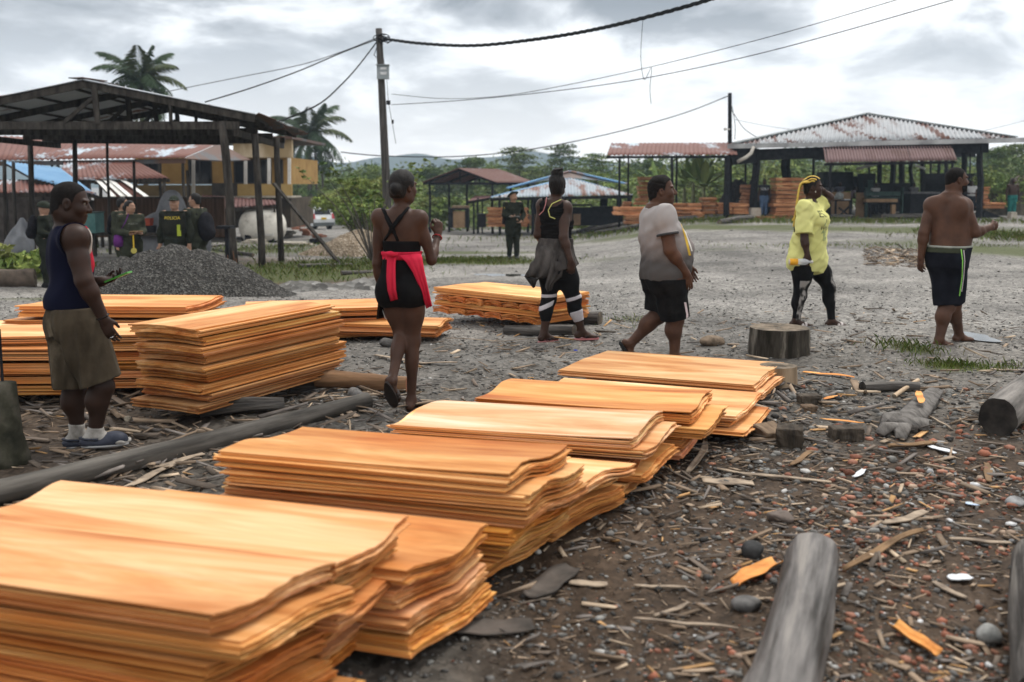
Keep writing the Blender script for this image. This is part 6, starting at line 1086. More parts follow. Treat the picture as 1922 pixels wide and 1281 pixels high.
# ------------------------------------------------------------------ 2 the woman with the red shirt round her waist
p2_ = Person('woman in black shorts with a red shirt tied round her waist, seen from behind', G(765, 768), SK1, .0055); s = p2_; J = s.J
j = dict(pel=J(755, 535), neck=J(752, 394), shR=J(787, 410, -.02), elR=J(810, 489, .0), wrR=J(822, 440, .17), shL=J(712, 407, .03), elL=J(708, 495, .03), wrL=J(717, 556, .07), hipR=J(775, 552, -.01), knR=J(775, 640, 0), anR=J(772, 750, -.02), hipL=J(736, 552, .02), knL=J(753, 630, .03), anL=J(736, 714, -.22))
PRF = [(-.16, .125, .10, 0), (0, .143, .110, -.01), (.22, .130, .097, 0), (.42, .114, .084, .008), (.62, .130, .096, .015), (.80, .135, .092, .004), (.93, .085, .065, -.006), (1.03, .045, .045, -.004)]
setup(s, j, 12, 14, J(757, 350, .02), 42, -2, 0, .97, .94, PRF, (.039, .032, .033, .022), (.074, .049, .045, .029), .93, hands=dict(R=((.05, .1, 1), (-.5, .85, 0), (-.85, -.5, .1), .92), L=((.12, .15, -1), (1, .2, 0), (-.2, 1, 0), .55)), nr=.044, fyaw=dict(R=14, L=14), fpitch=dict(L=-52), glute=.088, hand_sc=.93, fsc=.93)
s.add('torso', [ell(J(770, 430) + fr(14)[1] * .09, (.05, .05, .055), None, .05), ell(J(735, 430) + fr(14)[1] * .09, (.05, .05, .055), None, .05)]); s.body(); hc = s.hc
s.eyes(hc, 42, -2, 0, .97); s.hair(hc, 42, -2, 0, .97, .010, HAIR, lambda x, y, z: CROPL(x, y - .008, z), extra=[ell(J(743, 356, -.075), (.032, .030, .034), None, .015)], noise_=.0012)
BLK_T = cloth('black_knit', (.004, .004, .0045), (.010, .010, .0105), 9, .9, .3)
zt = J(745, 452)[2]; zb_ = J(745, 480)[2]
s.wear('crop_top', ('torso',), .008, BLK_T, [lambda X, Y, Z: Z - zt + 0 * X + 0 * Y, lambda X, Y, Z: zb_ - .03 - Z + 0 * X + 0 * Y], fold(.0015, 40, 2))
def skinline(s, pts, off=.004):                               # points pushed onto the body surface from behind the camera side
    V = np.empty(len(s.bodyo.data.vertices) * 3, np.float32); s.bodyo.data.vertices.foreach_get('co', V); bvh = BVHTree.FromPolygons([Vector(v) for v in V.reshape(-1, 3)], [tuple(p.vertices) for p in s.bodyo.data.polygons]); out_ = []
    for px, py in pts:
        d = n3(ray(px, py)); o_ = np.array([0, 0, CAMH]) - s.root; h = bvh.ray_cast(Vector(o_), Vector(d), 40)
        out_.append(np.array(h[0]) - d * off if h[0] is not None else (out_[-1] if out_ else J(px, py)))
    return out_
def lerp_px(a, b, n): return [(a[0] + (b[0] - a[0]) * k / n, a[1] + (b[1] - a[1]) * k / n) for k in range(n + 1)]
for a, m_, b_ in (((719, 392), (733, 421), (747, 453)), ((766, 390), (742, 420), (721, 452))):
    s.tube('strap', skinline(s, lerp_px(a, m_, 7) + lerp_px(m_, b_, 7)[1:]), [.014] * 4 + [.021] * 7 + [.012] * 4, BLK_T, 8, sq=.45)
zw = J(750, 478)[2]; shorts(s, 'shorts', BLK_T, zw, dict(R=.20, L=.20), .088, .082, .008, fold(.002, 30, 4))
REDC = cloth('red_jersey', (.42, .012, .035), (.58, .030, .065), 6, .85, .35, (1, 1, .4), c3=(.52, .02, .05))
zr0, zr1 = J(750, 487)[2], J(750, 472)[2]; F = s.field(s.all('torso'), .020); F.F = (F.F + fold(.004, 45, 5, 2)(*F.grid())).astype(np.float32); F.clip(lambda X, Y, Z: Z - zr1 + 0 * X + 0 * Y); F.clip(lambda X, Y, Z: zr0 - Z + 0 * X + 0 * Y); tie = s.emit('tied_shirt', F, REDC)
def drape(s, name, rows, mat, thick=.006, off=.012, parent=None, wav=.006, nfold=3):
    """cloth panel hung over the hips: rows of (left pixel, right pixel, depth offset) from top to bottom"""
    q = MB(); V = []; n = 12; m_ = len(rows)
    for i, (a, b_, dd) in enumerate(rows):
        for k in range(n + 1):
            f = k / n; p = J(a[0] + (b_[0] - a[0]) * f, a[1] + (b_[1] - a[1]) * f, dd + wav * math.sin(f * nfold * 6.28 + i * .4) * (.3 + i / m_)); V.append(p)
    W_ = n + 1; Fc = []
    V2 = [v + np.array((0, thick, 0)) for v in V]; o_ = len(V)
    for i in range(m_ - 1):
        for k in range(n): a = i * W_ + k; Fc += [(a, a + 1, a + W_ + 1, a + W_), (o_ + a + W_, o_ + a + W_ + 1, o_ + a + 1, o_ + a)]
    for k in range(n): Fc += [(k, o_ + k, o_ + k + 1, k + 1), ((m_ - 1) * W_ + k, (m_ - 1) * W_ + k + 1, o_ + (m_ - 1) * W_ + k + 1, o_ + (m_ - 1) * W_ + k)]
    for i in range(m_ - 1): Fc += [(i * W_, i * W_ + W_, o_ + i * W_ + W_, o_ + i * W_), (i * W_ + n, o_ + i * W_ + n, o_ + i * W_ + W_ + n, i * W_ + W_ + n)]
    q.add(V + V2, Fc); o2 = fix(q.build(name, mat, parent or s.o, (0, 0, 0), True)); o2.location = (0, 0, 0); return o2
def tri(a, b, c, n): return [((a[0] + (b[0] - a[0]) * k / n, a[1] + (b[1] - a[1]) * k / n), c[k]) for k in range(n + 1)]
o_ = drape(s, 'hanging_sleeve', [((727, 478), (744, 478), -.135), ((726, 495), (742, 496), -.160), ((725, 520), (742, 520), -.178), ((727, 545), (743, 545), -.165), ((733, 566), (747, 562), -.135)], REDC, .022, wav=.008, nfold=2, parent=tie)
o_ = drape(s, 'side_panel', [((748, 480), (790, 477), -.125), ((762, 492), (793, 488), -.150), ((775, 512), (796, 508), -.150), ((785, 535), (801, 530), -.125), ((793, 557), (806, 553), -.10), ((800, 580), (811, 575), -.08)], REDC, .012, wav=.006, nfold=3, parent=tie)
s.tube('knot', [J(722, 476, -.14), J(733, 477, -.165), J(745, 479, -.14)], [.010, .02, .012], REDC, 8, tie)
def cord(s, name, c, d, rad, th, mat): d = n3(d); a1 = n3(np.cross(d, (.2, .9, .3))); a2 = np.cross(d, a1); q = MB(); q.tube([c + (a1 * math.cos(a) + a2 * math.sin(a)) * rad for a in np.linspace(0, 6.283, 18)], th, 5); return fix(q.build(name, mat, s.o, (0, 0, 0), True))
cord(s, 'bracelet', j['wrR'] + (j['elR'] - j['wrR']) * .13, j['wrR'] - j['elR'], .031, .005, pm('red_thread', (.25, .02, .02), None, 5, .7, 0))
def slide(s, sd, yaw, pitch, mat, sole, sc=1.0, band=True, thong=False, bandmat=None, name='sandal'):
    A = s.j['an' + sd]; r, f, u = fr(yaw, pitch); g = lambda x, y, z: A + r * x * sc + f * y * sc + u * z * sc; q = MB(); V = []; n = 28
    for z in (-.094, -.076):
        for k in range(n): a = 2 * math.pi * k / n; y = .055 + .135 * math.sin(a); x = (.040 + .010 * math.sin(a)) * math.cos(a); V.append(g(x, y, z))
    q.add(V, [tuple(range(n - 1, -1, -1)), tuple(range(n, 2 * n))] + [(k, (k + 1) % n, n + (k + 1) % n, n + k) for k in range(n)]); o_ = fix(q.build(name, sole, s.o, (0, 0, 0))); q = MB()
    if band:
        for y, w_ in ((.07, .03), (.105, .03)): q.tube([g(.047 * math.cos(a), y + .0 * a, -.080 + .052 * math.sin(a)) for a in np.linspace(0, math.pi, 12)], .016, 6, sq=.4)
    if thong:
        for sg in (-1, 1): q.tube([g(.044 * sg, .035, -.07), g(.034 * sg, .08, -.045), g(-.012, .135, -.05), g(-.012, .14, -.075)], .006, 6)
    b2 = fix(q.build('strap', mat, None, (0, 0, 0), True)); b2.location = (0, 0, 0); b2.parent = o_; return o_
DKR = pm('dark_sandal', (.018, .014, .012), (.04, .03, .026), 10, .5, .1); BLKR = pm('black_rubber', (.012, .012, .013), None, 10, .5, 0)
slide(s, 'L', 14, -52, DKR, DKR, .95); slide(s, 'R', 14, 0, DKR, DKR, .93)
c = D(716, 578, s.root[1] + .04); q = MB(); ax_ = fr(30, 0, 8); q.frame(c, (ax_[1], ax_[0], ax_[2]), (.038, .006, .075)); o_ = tag(fix(q.build('smartphone', EYEB, None, c)), 'black phone with a pale cord held low by the woman with the red shirt', 'phone'); q = MB(); q.tube([D(718, 582, s.root[1] + .03), D(723, 598, s.root[1] + .0), D(737, 603, s.root[1]), D(746, 596, s.root[1] + .02), D(742, 586, s.root[1] + .04)], .003, 5); w_ = fix(q.build('cord', pm('white_cord', (.5, .48, .45), None, 5, .6, 0), None, c, True)); w_.location = (0, 0, 0); w_.parent = o_
c = D(820, 410, s.root[1] + .17); q = MB(); q.lathe([(.004, -.03), (.009, -.028), (.009, .025), (.004, .03)], (0, 0, 0), 10); o_ = tag(fix(q.build('small_white_tube', pm('white_plastic', (.6, .6, .58), None, 5, .4, 0), None, c, True)), 'small white object pinched in the raised fist of the woman in red', 'tube'); o_.rotation_euler = (0, R(20), 0)
# ------------------------------------------------------------------ 3 the woman with the hair bun
p3 = Person('woman with a hair bun and a grey shirt tied round her waist, walking away', G(1060, 642), SK4, .0058); s = p3; J = s.J
j = dict(pel=J(1044, 500), neck=J(1040, 379), shR=J(1060, 390, -.04), elR=J(1058, 446, -.17), wrR=J(1071, 490, -.22), shL=J(1019, 386, .04), elL=J(1010, 441, .04), wrL=J(1030, 462, .22), hipR=J(1058, 505, -.02), knR=J(1077, 562, -.02), anR=J(1091, 621, .05), hipL=J(1034, 505, .03), knL=J(1030, 562, .02), anL=J(1021, 626, .0))
PRW = [(-.16, .15, .12, 0), (0, .185, .145, -.012), (.22, .165, .125, 0), (.42, .140, .108, .012), (.62, .150, .118, .02), (.80, .158, .105, .006), (.93, .098, .072, -.006), (1.03, .05, .05, -.004)]
setup(s, j, 40, 25, J(1046, 346, .015), 12, 14, 0, .96, 1.0, PRW, (.052, .044, .043, .028), (.100, .064, .056, .036), 1.05, hands=dict(R=((.1, .05, -1), (-.3, .9, 0), (.9, .3, .1), .55), L=((.2, 1, .2), (0, 0, -1), (1, 0, 0), .4)), nr=.050, fyaw=dict(R=74, L=52), glute=.115, fsc=.97)
r_, f_, u_ = fr(25); s.add('torso', [ell(j['neck'] + (0, 0, -.205) + f_ * .11 + r_ * .075 * sg, (.068, .062, .068), None, .05) for sg in (-1, 1)]); s.body(); hc = s.hc
s.hair(hc, 12, 14, 0, .96, .009, HAIR, lambda x, y, z: np.maximum(y - .062, -z - .085 + np.maximum(0, y + .02) * 1.2), extra=[ell(J(1046, 325, -.02), (.050, .045, .040), None, .012)], noise_=.0025, seed=3)
q = MB()
for k in range(9): a = k * .7; q.tube([J(1046, 325, -.02) + np.array((.046 * math.cos(a + t_), .042 * math.sin(a + t_), -.03 + .012 * k * .6 + .02 * math.sin(2 * t_))) for t_ in np.linspace(0, 2.6, 9)], .011, 6)
fix(q.build('bun_twist', HAIR, s.o, (0, 0, 0), True))
for sg in (-1, 1): rr_ = fr(12)[0]; s.tube('earring', [hc + rr_ * .078 * sg + (0, 0, -.05), hc + rr_ * .080 * sg + (0, 0, -.12)], .0022, pm('silver_thread', (.5, .48, .45), None, 4, .3, 0, metal=1), 5)
zb_ = J(1040, 452)[2]; tank = tee(s, 'tank_top', BLK_T, zb_, dict(R=0, L=0), .05, .05, .008, fold(.003, 34, 6, 2.2), tags=('torso', 'shoulder'), neckr=.095, neckc=j['neck'] + (0, -.03, .035))
for pts, cl in ((((1026, 371), (1024, 384), (1020, 396), (1012, 404)), (.50, .22, .22)), (((1028, 369), (1036, 377), (1046, 377), (1053, 374)), (.55, .40, .30)), (((1053, 375), (1036, 383), (1029, 395), (1032, 407), (1042, 411)), (.55, .55, .18))): s.tube('trim', skinline(s, sum([lerp_px(pts[k], pts[k + 1], 4) for k in range(len(pts) - 1)], []), .013), .0045, pm('trim_%d' % int(cl[2] * 100), cl, None, 4, .7, 0), 6, tank)
for k_ in s.o.children:
    if k_ is None: pass
GRYC = cloth('charcoal_marl', (.038, .034, .032), (.09, .081, .075), 9, .95, .4, (1, 1, .5)); LEGG = cloth('black_leggings', (.004, .004, .0045), (.010, .010, .0105), 9, .7, .15); WPATCH = cloth('pale_patch', (.42, .39, .41), (.55, .52, .54), 9, .8, .1)
zk = min(j['knL'][2], j['knR'][2]); zc = J(1040, 603)[2]
LG = s.wear('leggings', ('torso', 'legR', 'legL'), .006, LEGG, [lambda X, Y, Z: zc - Z + 0 * X + 0 * Y, lambda X, Y, Z: Z - zb_ - .02 + 0 * X + 0 * Y], fold(.0012, 40, 7))
def patch(s, src, name, tags, inf, mat, regs):
    for rg_ in regs: F = s.field(s.all(*tags), inf); F.clip(rg_, .003); o_ = s.emit(name, F, mat, src); 
def between(p, q, th, lo=None, hi=None): p = np.asarray(p); return p
def band(P0, d, w_, side=None, so=0.0):                       # slab through P0 with normal d and half width w_, optionally only one side
    d = n3(d); sd_ = None if side is None else n3(side)
    return lambda X, Y, Z: np.maximum(np.abs((X - P0[0]) * d[0] + (Y - P0[1]) * d[1] + (Z - P0[2]) * d[2]) - w_, -1 if sd_ is None else -((X - P0[0]) * sd_[0] + (Y - P0[1]) * sd_[1] + (Z - P0[2]) * sd_[2]) + so)
patch(s, LG, 'leg_patch', ('legL',), .0085, WPATCH, [band(J(1032, 555), (-.05, 0, 1), .016), band(J(1023, 575), (-.42, 0, .9), .022, (-.6, -.5, .2), -.03)])
patch(s, LG, 'leg_patch', ('legR',), .0085, WPATCH, [band(J(1073, 560), (-.30, 0, .95), .018), band(J(1078, 595), (-.3, 0, .95), .055, (.55, -.6, -.2), -.012)])
zs0, zs1 = J(1040, 447)[2], J(1040, 505)[2]; F = s.field(s.all('torso') + [cone(j['hipR'], j['hipR'] + (.02, -.02, -.06), .115, .12, .06), cone(j['hipL'], j['hipL'] + (-.07, -.04, -.06), .115, .13, .06)], .018); F.F = (F.F + fold(.010, 34, 8, .5)(*F.grid())).astype(np.float32); F.clip(lambda X, Y, Z: Z - zs0 + 0 * X + 0 * Y); F.clip(lambda X, Y, Z: zs1 - Z + .25 * (X + .05) + 0 * Y); sk = s.emit('tied_shirt', F, GRYC)
drape(s, 'side_panel', [((1012, 462), (1036, 462), -.10), ((1006, 480), (1036, 482), -.15), ((998, 497), (1034, 503), -.17), ((988, 512), (1030, 519), -.165), ((984, 520), (1020, 523), -.15)], GRYC, .012, wav=.014, nfold=2, parent=sk)
drape(s, 'side_panel', [((984, 519), (1012, 523), -.150), ((992, 530), (1007, 530), -.135), ((1000, 541), (1004, 540), -.12)], cloth('charcoal_inside', (.03, .028, .027), None, 9, .95, .3), .01, wav=.006, parent=sk)
drape(s, 'hanging_sleeve', [((1036, 460), (1066, 462), -.12), ((1036, 485), (1064, 484), -.175), ((1032, 505), (1060, 503), -.19), ((1026, 525), (1055, 520), -.18), ((1023, 540), (1040, 532), -.165), ((1028, 549), (1036, 545), -.15)], GRYC, .016, wav=.016, nfold=3, parent=sk)
PINK = pm('pink_foam', (.45, .16, .16), (.5, .2, .2), 8, .6, 0); slide(s, 'R', 74, 0, BLKR, PINK, .97, False, True, name='flip_flop'); slide(s, 'L', 52, 0, BLKR, PINK, .97, False, True, name='flip_flop')
CLR, t, b = _base('clear_plastic'); b.inputs['Base Color'].default_value = (.75, .77, .78, 1); b.inputs['Roughness'].default_value = .15; b.inputs['Alpha'].default_value = .55
c = D(1080, 512, s.root[1] - .22); q = MB(); q.lathe([(.026, -.06), (.030, -.058), (.040, .05), (.042, .055), (.036, .052), (.026, -.05)], (0, 0, 0), 16); o_ = tag(fix(q.build('plastic_cup', CLR, None, c, True)), 'clear plastic cup held low by the woman with the hair bun', 'cup'); o_.rotation_euler = (0, R(128), 0)
# ------------------------------------------------------------------ 4 the man in the grey T-shirt
p4 = Person('heavy man in a grey T-shirt and black shorts walking to the right in the centre', np.append(D(1240, 345, 8.85)[:2], 0.0), SK2, .0058); s = p4; J = s.J
j = dict(pel=J(1247, 520), neck=J(1232, 388), shR=J(1247, 405, -.175), elR=J(1258, 470, -.215), wrR=J(1289, 515, -.15), shL=J(1245, 404, .175), elL=J(1268, 468, .20), wrL=J(1292, 500, .15), hipR=J(1257, 530, -.095), knR=J(1267, 600, -.06), anR=J(1266, 665, -.05), hipL=J(1243, 530, .095), knL=J(1235, 592, .10), anL=J(1184, 645, .12))
PRG = [(-.16, .165, .165, 0), (0, .195, .190, -.02), (.18, .200, .195, .02), (.36, .198, .200, .035), (.55, .195, .178, .025), (.74, .205, .158, .01), (.88, .17, .115, -.01), (.97, .11, .085, -.015), (1.04, .065, .065, -.01)]
setup(s, j, 72, 70, J(1243, 357, -.01), 100, 3, 0, 1.14, 1.12, PRG, (.066, .058, .056, .035), (.115, .076, .068, .042), 1.1, hands=dict(R=(J(1296, 552, -.15) - j['wrR'], (-.2, 1, 0), (1, .1, .1), .35), L=((.4, 0, -1), (0, -1, 0), (1, 0, 0), .35)), nr=.072, fyaw=dict(R=76, L=70), fpitch=dict(L=-58), glute=.12)
s.add('torso', [ell(J(1270, 474), (.15, .13, .16), fr(72), .08)]); s.body(); hc = s.hc; s.eyes(hc, 100, 3, 0, 1.14)
s.hair(hc, 100, 3, 0, 1.14, .011, CROP, CROPL, noise_=.0025, seed=4)
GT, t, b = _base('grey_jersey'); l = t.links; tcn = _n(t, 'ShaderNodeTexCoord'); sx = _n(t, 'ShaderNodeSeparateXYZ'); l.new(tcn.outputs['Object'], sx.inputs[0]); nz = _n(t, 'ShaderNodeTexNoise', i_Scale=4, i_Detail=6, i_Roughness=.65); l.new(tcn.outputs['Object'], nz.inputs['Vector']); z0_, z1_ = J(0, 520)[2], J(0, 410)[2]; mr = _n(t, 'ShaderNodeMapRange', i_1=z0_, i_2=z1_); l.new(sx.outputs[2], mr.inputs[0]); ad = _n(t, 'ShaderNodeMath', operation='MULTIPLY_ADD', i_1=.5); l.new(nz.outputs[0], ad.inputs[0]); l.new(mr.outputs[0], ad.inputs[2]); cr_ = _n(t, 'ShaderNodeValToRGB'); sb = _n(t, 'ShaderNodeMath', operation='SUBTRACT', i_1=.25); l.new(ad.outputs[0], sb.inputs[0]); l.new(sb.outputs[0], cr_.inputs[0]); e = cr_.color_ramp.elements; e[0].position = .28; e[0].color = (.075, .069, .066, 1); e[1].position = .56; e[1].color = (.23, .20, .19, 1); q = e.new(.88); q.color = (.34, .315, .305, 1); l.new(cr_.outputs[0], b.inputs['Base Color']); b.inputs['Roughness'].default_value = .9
zh = J(1240, 524)[2]; TS = tee(s, 'tshirt', GT, zh, dict(R=.56, L=.56), .088, .094, .014, fold(.0055, 30, 11, 1.2), extra=[ell(J(1250, 504), (.19, .19, .10), fr(72), .06)], tags=('torso', 'shoulder'), neckr=.115, neckc=j['neck'] + (0, 0, .045))
cf = j['shR'] + (j['elR'] - j['shR']) * .56; d = n3(j['elR'] - j['shR']); F = s.field([cone(j['shR'], j['elR'], .088, .094, .05)], .0075); F.clip(lambda X, Y, Z: np.abs((X - cf[0]) * d[0] + (Y - cf[1]) * d[1] + (Z - cf[2]) * d[2] + .006) - .010, .003); s.emit('sleeve_cuff', F, cloth('charcoal_cuff', (.05, .05, .052), None), TS)
def surf_strip(s, target, px, w_, mat, name, off=.004, parent=None):
    V = np.empty(len(target.data.vertices) * 3, np.float32); target.data.vertices.foreach_get('co', V); bvh = BVHTree.FromPolygons([Vector(v) for v in V.reshape(-1, 3)], [tuple(p.vertices) for p in target.data.polygons]); P = []
    for k in range(len(px) - 1): P += lerp_px(px[k], px[k + 1], 8)[(1 if k else 0):]
    A = []
    for x, y in P:
        row = []
        for sg in np.linspace(-1, 1, 5):
            dd = n3(ray(x + sg * w_, y)); h = bvh.ray_cast(Vector(np.array([0, 0, CAMH]) - s.root), Vector(dd), 40); row.append(np.array(h[0]) - dd * off if h[0] is not None else None)
        last = next((q_ for q_ in row if q_ is not None), None); A.append([q_ if q_ is not None else last for q_ in row])
    A = [r_ for r_ in A if r_[0] is not None]; q = MB(); V = [p for r_ in A for p in r_]; q.add(V, [(i * 5 + k, i * 5 + k + 1, (i + 1) * 5 + k + 1, (i + 1) * 5 + k) for i in range(len(A) - 1) for k in range(4)]); return q.build(name, mat, parent or s.o, (0, 0, 0), True)
YEL = pm('yellow_print', (.55, .36, .05), None, 5, .7, 0); WPR = pm('white_print', (.6, .57, .52), None, 5, .7, 0); BPR = pm('black_print', (.03, .025, .02), None, 5, .7, 0)
for pts, w_, mt, nm in ((((1276, 408), (1283, 430), (1288, 450), (1295, 480)), 2.2, YEL, 'shirt_print'), (((1280, 420), (1288, 440), (1296, 462), (1299, 472)), 1.2, WPR, 'shirt_print')):
    o_ = surf_strip(s, TS, pts, w_, mt, nm, .004, TS)
SHB = cloth('black_shorts', (.004, .004, .0045), (.014, .0135, .0135), 10, .9, .35); SH = shorts(s, 'shorts', SHB, zh + .012, dict(R=.97, L=.86), .140, .128, .012, fold(.006, 26, 12, .4))
surf_strip(s, SH, ((1286, 568), (1290, 590), (1290, 606)), 2.0, pm('pink_white_tape', (.5, .36, .36), (.62, .55, .55), 60, .7, 0, (1, 1, 1)), 'side_stripe', .004, SH)
slide(s, 'L', 70, -58, BLKR, BLKR, 1.0, True, name='flip_flop'); slide(s, 'R', 76, 0, BLKR, BLKR, 1.0, True, name='flip_flop')
# ------------------------------------------------------------------ 5 the woman in yellow
p5 = Person('woman in a bright yellow T-shirt with yellow braids, holding a bottle', np.append(D(1530, 345, 10.75)[:2], 0.0), SK4, .0060); s = p5; J = s.J
j = dict(pel=J(1515, 487), neck=J(1520, 379), shR=J(1509, 391, -.135), elR=J(1510, 452, -.215), wrR=J(1515, 478, -.235), shL=J(1531, 391, .135), elL=J(1558, 371, .22), wrL=J(1543, 357, .15), hipR=J(1507, 495, -.09), knR=J(1501, 555, -.06), anR=J(1494, 601, -.05), hipL=J(1531, 495, .09), knL=J(1556, 540, .10), anL=J(1561, 601, .08))
PRY = [(-.16, .16, .13, 0), (0, .170, .150, -.015), (.22, .150, .130, 0), (.42, .140, .122, .015), (.62, .155, .130, .03), (.80, .158, .110, .01), (.93, .10, .075, -.006), (1.03, .05, .05, -.004)]
setup(s, j, 110, 120, J(1527, 351, 0), 108, -2, 0, .96, 1.0, PRY, (.050, .042, .041, .027), (.098, .062, .055, .035), 1.0, hands=dict(R=((-.05, .0, -1), (0, 1, 0), (1, 0, 0), .75), L=((-1, -.1, .3), (0, -1, 0), (0, 0, 1), .3)), nr=.050, fyaw=dict(R=92, L=90), glute=.102, fsc=.97)
s.add('torso', [ell(j['neck'] + fr(120)[1] * .12 + fr(120)[0] * .07 * sg + (0, 0, -.20), (.062, .065, .070), None, .05) for sg in (-1, 1)]); s.body(); hc = s.hc; s.eyes(hc, 108, -2, 0, .96)
s.hair(hc, 108, -2, 0, .96, .007, HAIR, CROPL)
YBR = pm('yellow_braid', (.50, .33, .06), (.62, .44, .10), 30, .6, .3, rnd=False)
g = np.random.default_rng(2); r_, f_, u_ = fr(108, -2)
for k, (phi, mt, e_, yy) in enumerate(((64, YBR, (1489, 426), -.05), (47, YBR, (1487, 415), -.035), (30, HAIR, (1491, 436), -.02), (14, YBR, (1493, 446), -.005), (-4, YBR, (1495, 440), .01), (-24, HAIR, (1488, 408), .02), (-46, YBR, (1496, 430), .03))):
    ph = R(phi); a = [hc + (r_ * .080 * math.sin(ph) + f_ * (-.012 + .100 * math.cos(ph) * math.cos(R(th))) + u_ * (.022 + .094 * math.cos(ph) * math.sin(R(th)))) * .97 for th in (42 + abs(phi) * .25, 72, 105, 138)] + [J(1503, 346 + k * .6, yy * .6), J(1497, 372, yy), J(1493 + k * .5, 400, yy), J(*e_, yy)]; P = []; m_ = len(a) - 1
    for t_ in np.linspace(0, m_, 64):
        i = min(int(t_), m_ - 1); f = t_ - i; p0, p1_, p2__, p3_ = a[max(i - 1, 0)], a[i], a[i + 1], a[min(i + 2, m_)]; P.append(.5 * ((2 * p1_) + (-p0 + p2__) * f + (2 * p0 - 5 * p1_ + 4 * p2__ - p3_) * f ** 2 + (-p0 + 3 * p1_ - 3 * p2__ + p3_) * f ** 3))
    s.tube('braid', P, [(.0085 if i < 28 else .0115) * (1 + .22 * math.sin(i * 1.9)) * (1 if i < 54 else .8) for i in range(64)], mt, 7)
s.tube('earring', [hc + (.0, -.078, -.045), hc + (0, -.080, -.062)], .005, pm('pearl', (.6, .58, .5), None, 4, .3, 0), 6)
YT = cloth('yellow_cotton', (.56, .55, .19), (.68, .66, .27), 3, .9, .2); zh = J(0, 511)[2]
TS = tee(s, 'tshirt', YT, zh, dict(R=.80, L=.52), .082, .095, .016, fold(.006, 27, 21, 1.0), extra=[ell(J(1509, 474), (.128, .14, .15), None, .10), ell(J(1527, 488), (.128, .14, .13), None, .10), ell(J(1520, 448), (.148, .135, .17), None, .10)], tags=('torso', 'shoulder'), neckr=.088, hem=lambda X, Y, Z: zh - Z - .07 * np.exp(-((X - .0) / .15) ** 2) + .02 * np.sin(9 * X) + 0 * Y)
BT_ = pm('dark_ink', (.02, .03, .02), None, 5, .8, 0); GT_ = pm('green_ink', (.13, .24, .15), (.2, .34, .2), 30, .8, 0)
FW_, RW_ = fr(120)[1], fr(120)[0]; project_text('EOS', TS, j['neck'] + FW_ * .14 + RW_ * .05 + (0, 0, -.13), -RW_ + FW_ * .25, (0, 0, 1), -FW_ - RW_ * .4, .10, BT_, TS)
for k in range(6): project_text('IVWAI'[k % 5] * 2 + 'Y', TS, j['neck'] + FW_ * .14 + RW_ * .04 + (0, 0, -.205 - .038 * k), -RW_ + FW_ * .25, (0, 0, 1), -FW_ - RW_ * .4, .055, BT_ if k in (0, 2) else GT_, TS, 'print_motif')
zc = J(0, 602)[2]; CAM_ = pm('camo_leggings', (.012, .012, .012), (.30, .28, .26), 11, .7, .1, (1, 1, .7), c3=(.06, .056, .052), lo=.42, hi=.58, rnd=False, detail=2)
LG = s.wear('leggings', ('torso', 'legR', 'legL'), .006, LEGG, [lambda X, Y, Z: zc - Z + 0 * X + 0 * Y, lambda X, Y, Z: Z - zh - .10 + 0 * X + 0 * Y], fold(.002, 40, 22))
for sd in 'RL':
    K_, A_, H_ = j['kn' + sd], j['an' + sd], j['hip' + sd]; F = s.field(s.all('leg' + sd), .0078); o1 = (.03 if sd == 'L' else .0); F.clip(lambda X, Y, Z: zc + .012 - Z + 0 * X + 0 * Y, .003); F.clip(lambda X, Y, Z: Z - K_[2] - .17 + 0 * X + 0 * Y, .003); F.clip((lambda X, Y, Z: (np.interp(Z, [A_[2], K_[2], H_[2]], [A_[0] - .0, K_[0] + .0, H_[0] + .03]) + o1 - X) + 0 * Y) if sd == 'L' else (lambda X, Y, Z: np.interp(Z, [A_[2], K_[2], H_[2]], [A_[0] - .02, K_[0] - .02, H_[0] - .06]) - X + 0 * Y), .003); s.emit('camouflage_panel', F, CAM_, LG)
slide(s, 'L', 90, 0, pm('white_strap', (.5, .45, .43), None, 5, .6, 0), BLKR, .99, True, name='slide_sandal'); slide(s, 'R', 92, 0, pm('white_strap_b', (.5, .45, .43), None, 5, .6, 0), BLKR, .99, True, name='slide_sandal')
c = D(1503, 492, 10.75 - .25); o_ = thing('bottle', 'clear bottle of orange drink held sideways by the woman in yellow', 'bottle', c); q = MB(); q.lathe([(.001, -.125), (.032, -.122), (.034, -.11), (.034, .04), (.028, .065), (.013, .085), (.013, .11), (.001, .112)], c, 16, ax='x'); b1 = fix(q.build('bottle_body', CLR, o_, c, True)); q = MB(); q.lathe([(.001, -.123), (.033, -.121), (.0352, -.108), (.0352, -.035), (.001, -.033)], c - (0, 0, .0), 14, ax='x'); fix(q.build('juice', pm('orange_juice', (.75, .36, .03), None, 4, .3, 0), o_, c, True)); q = MB(); q.lathe([(.001, .104), (.016, .105), (.016, .128), (.001, .13)], c, 12, ax='x'); fix(q.build('cap', WPR, o_, c, True))
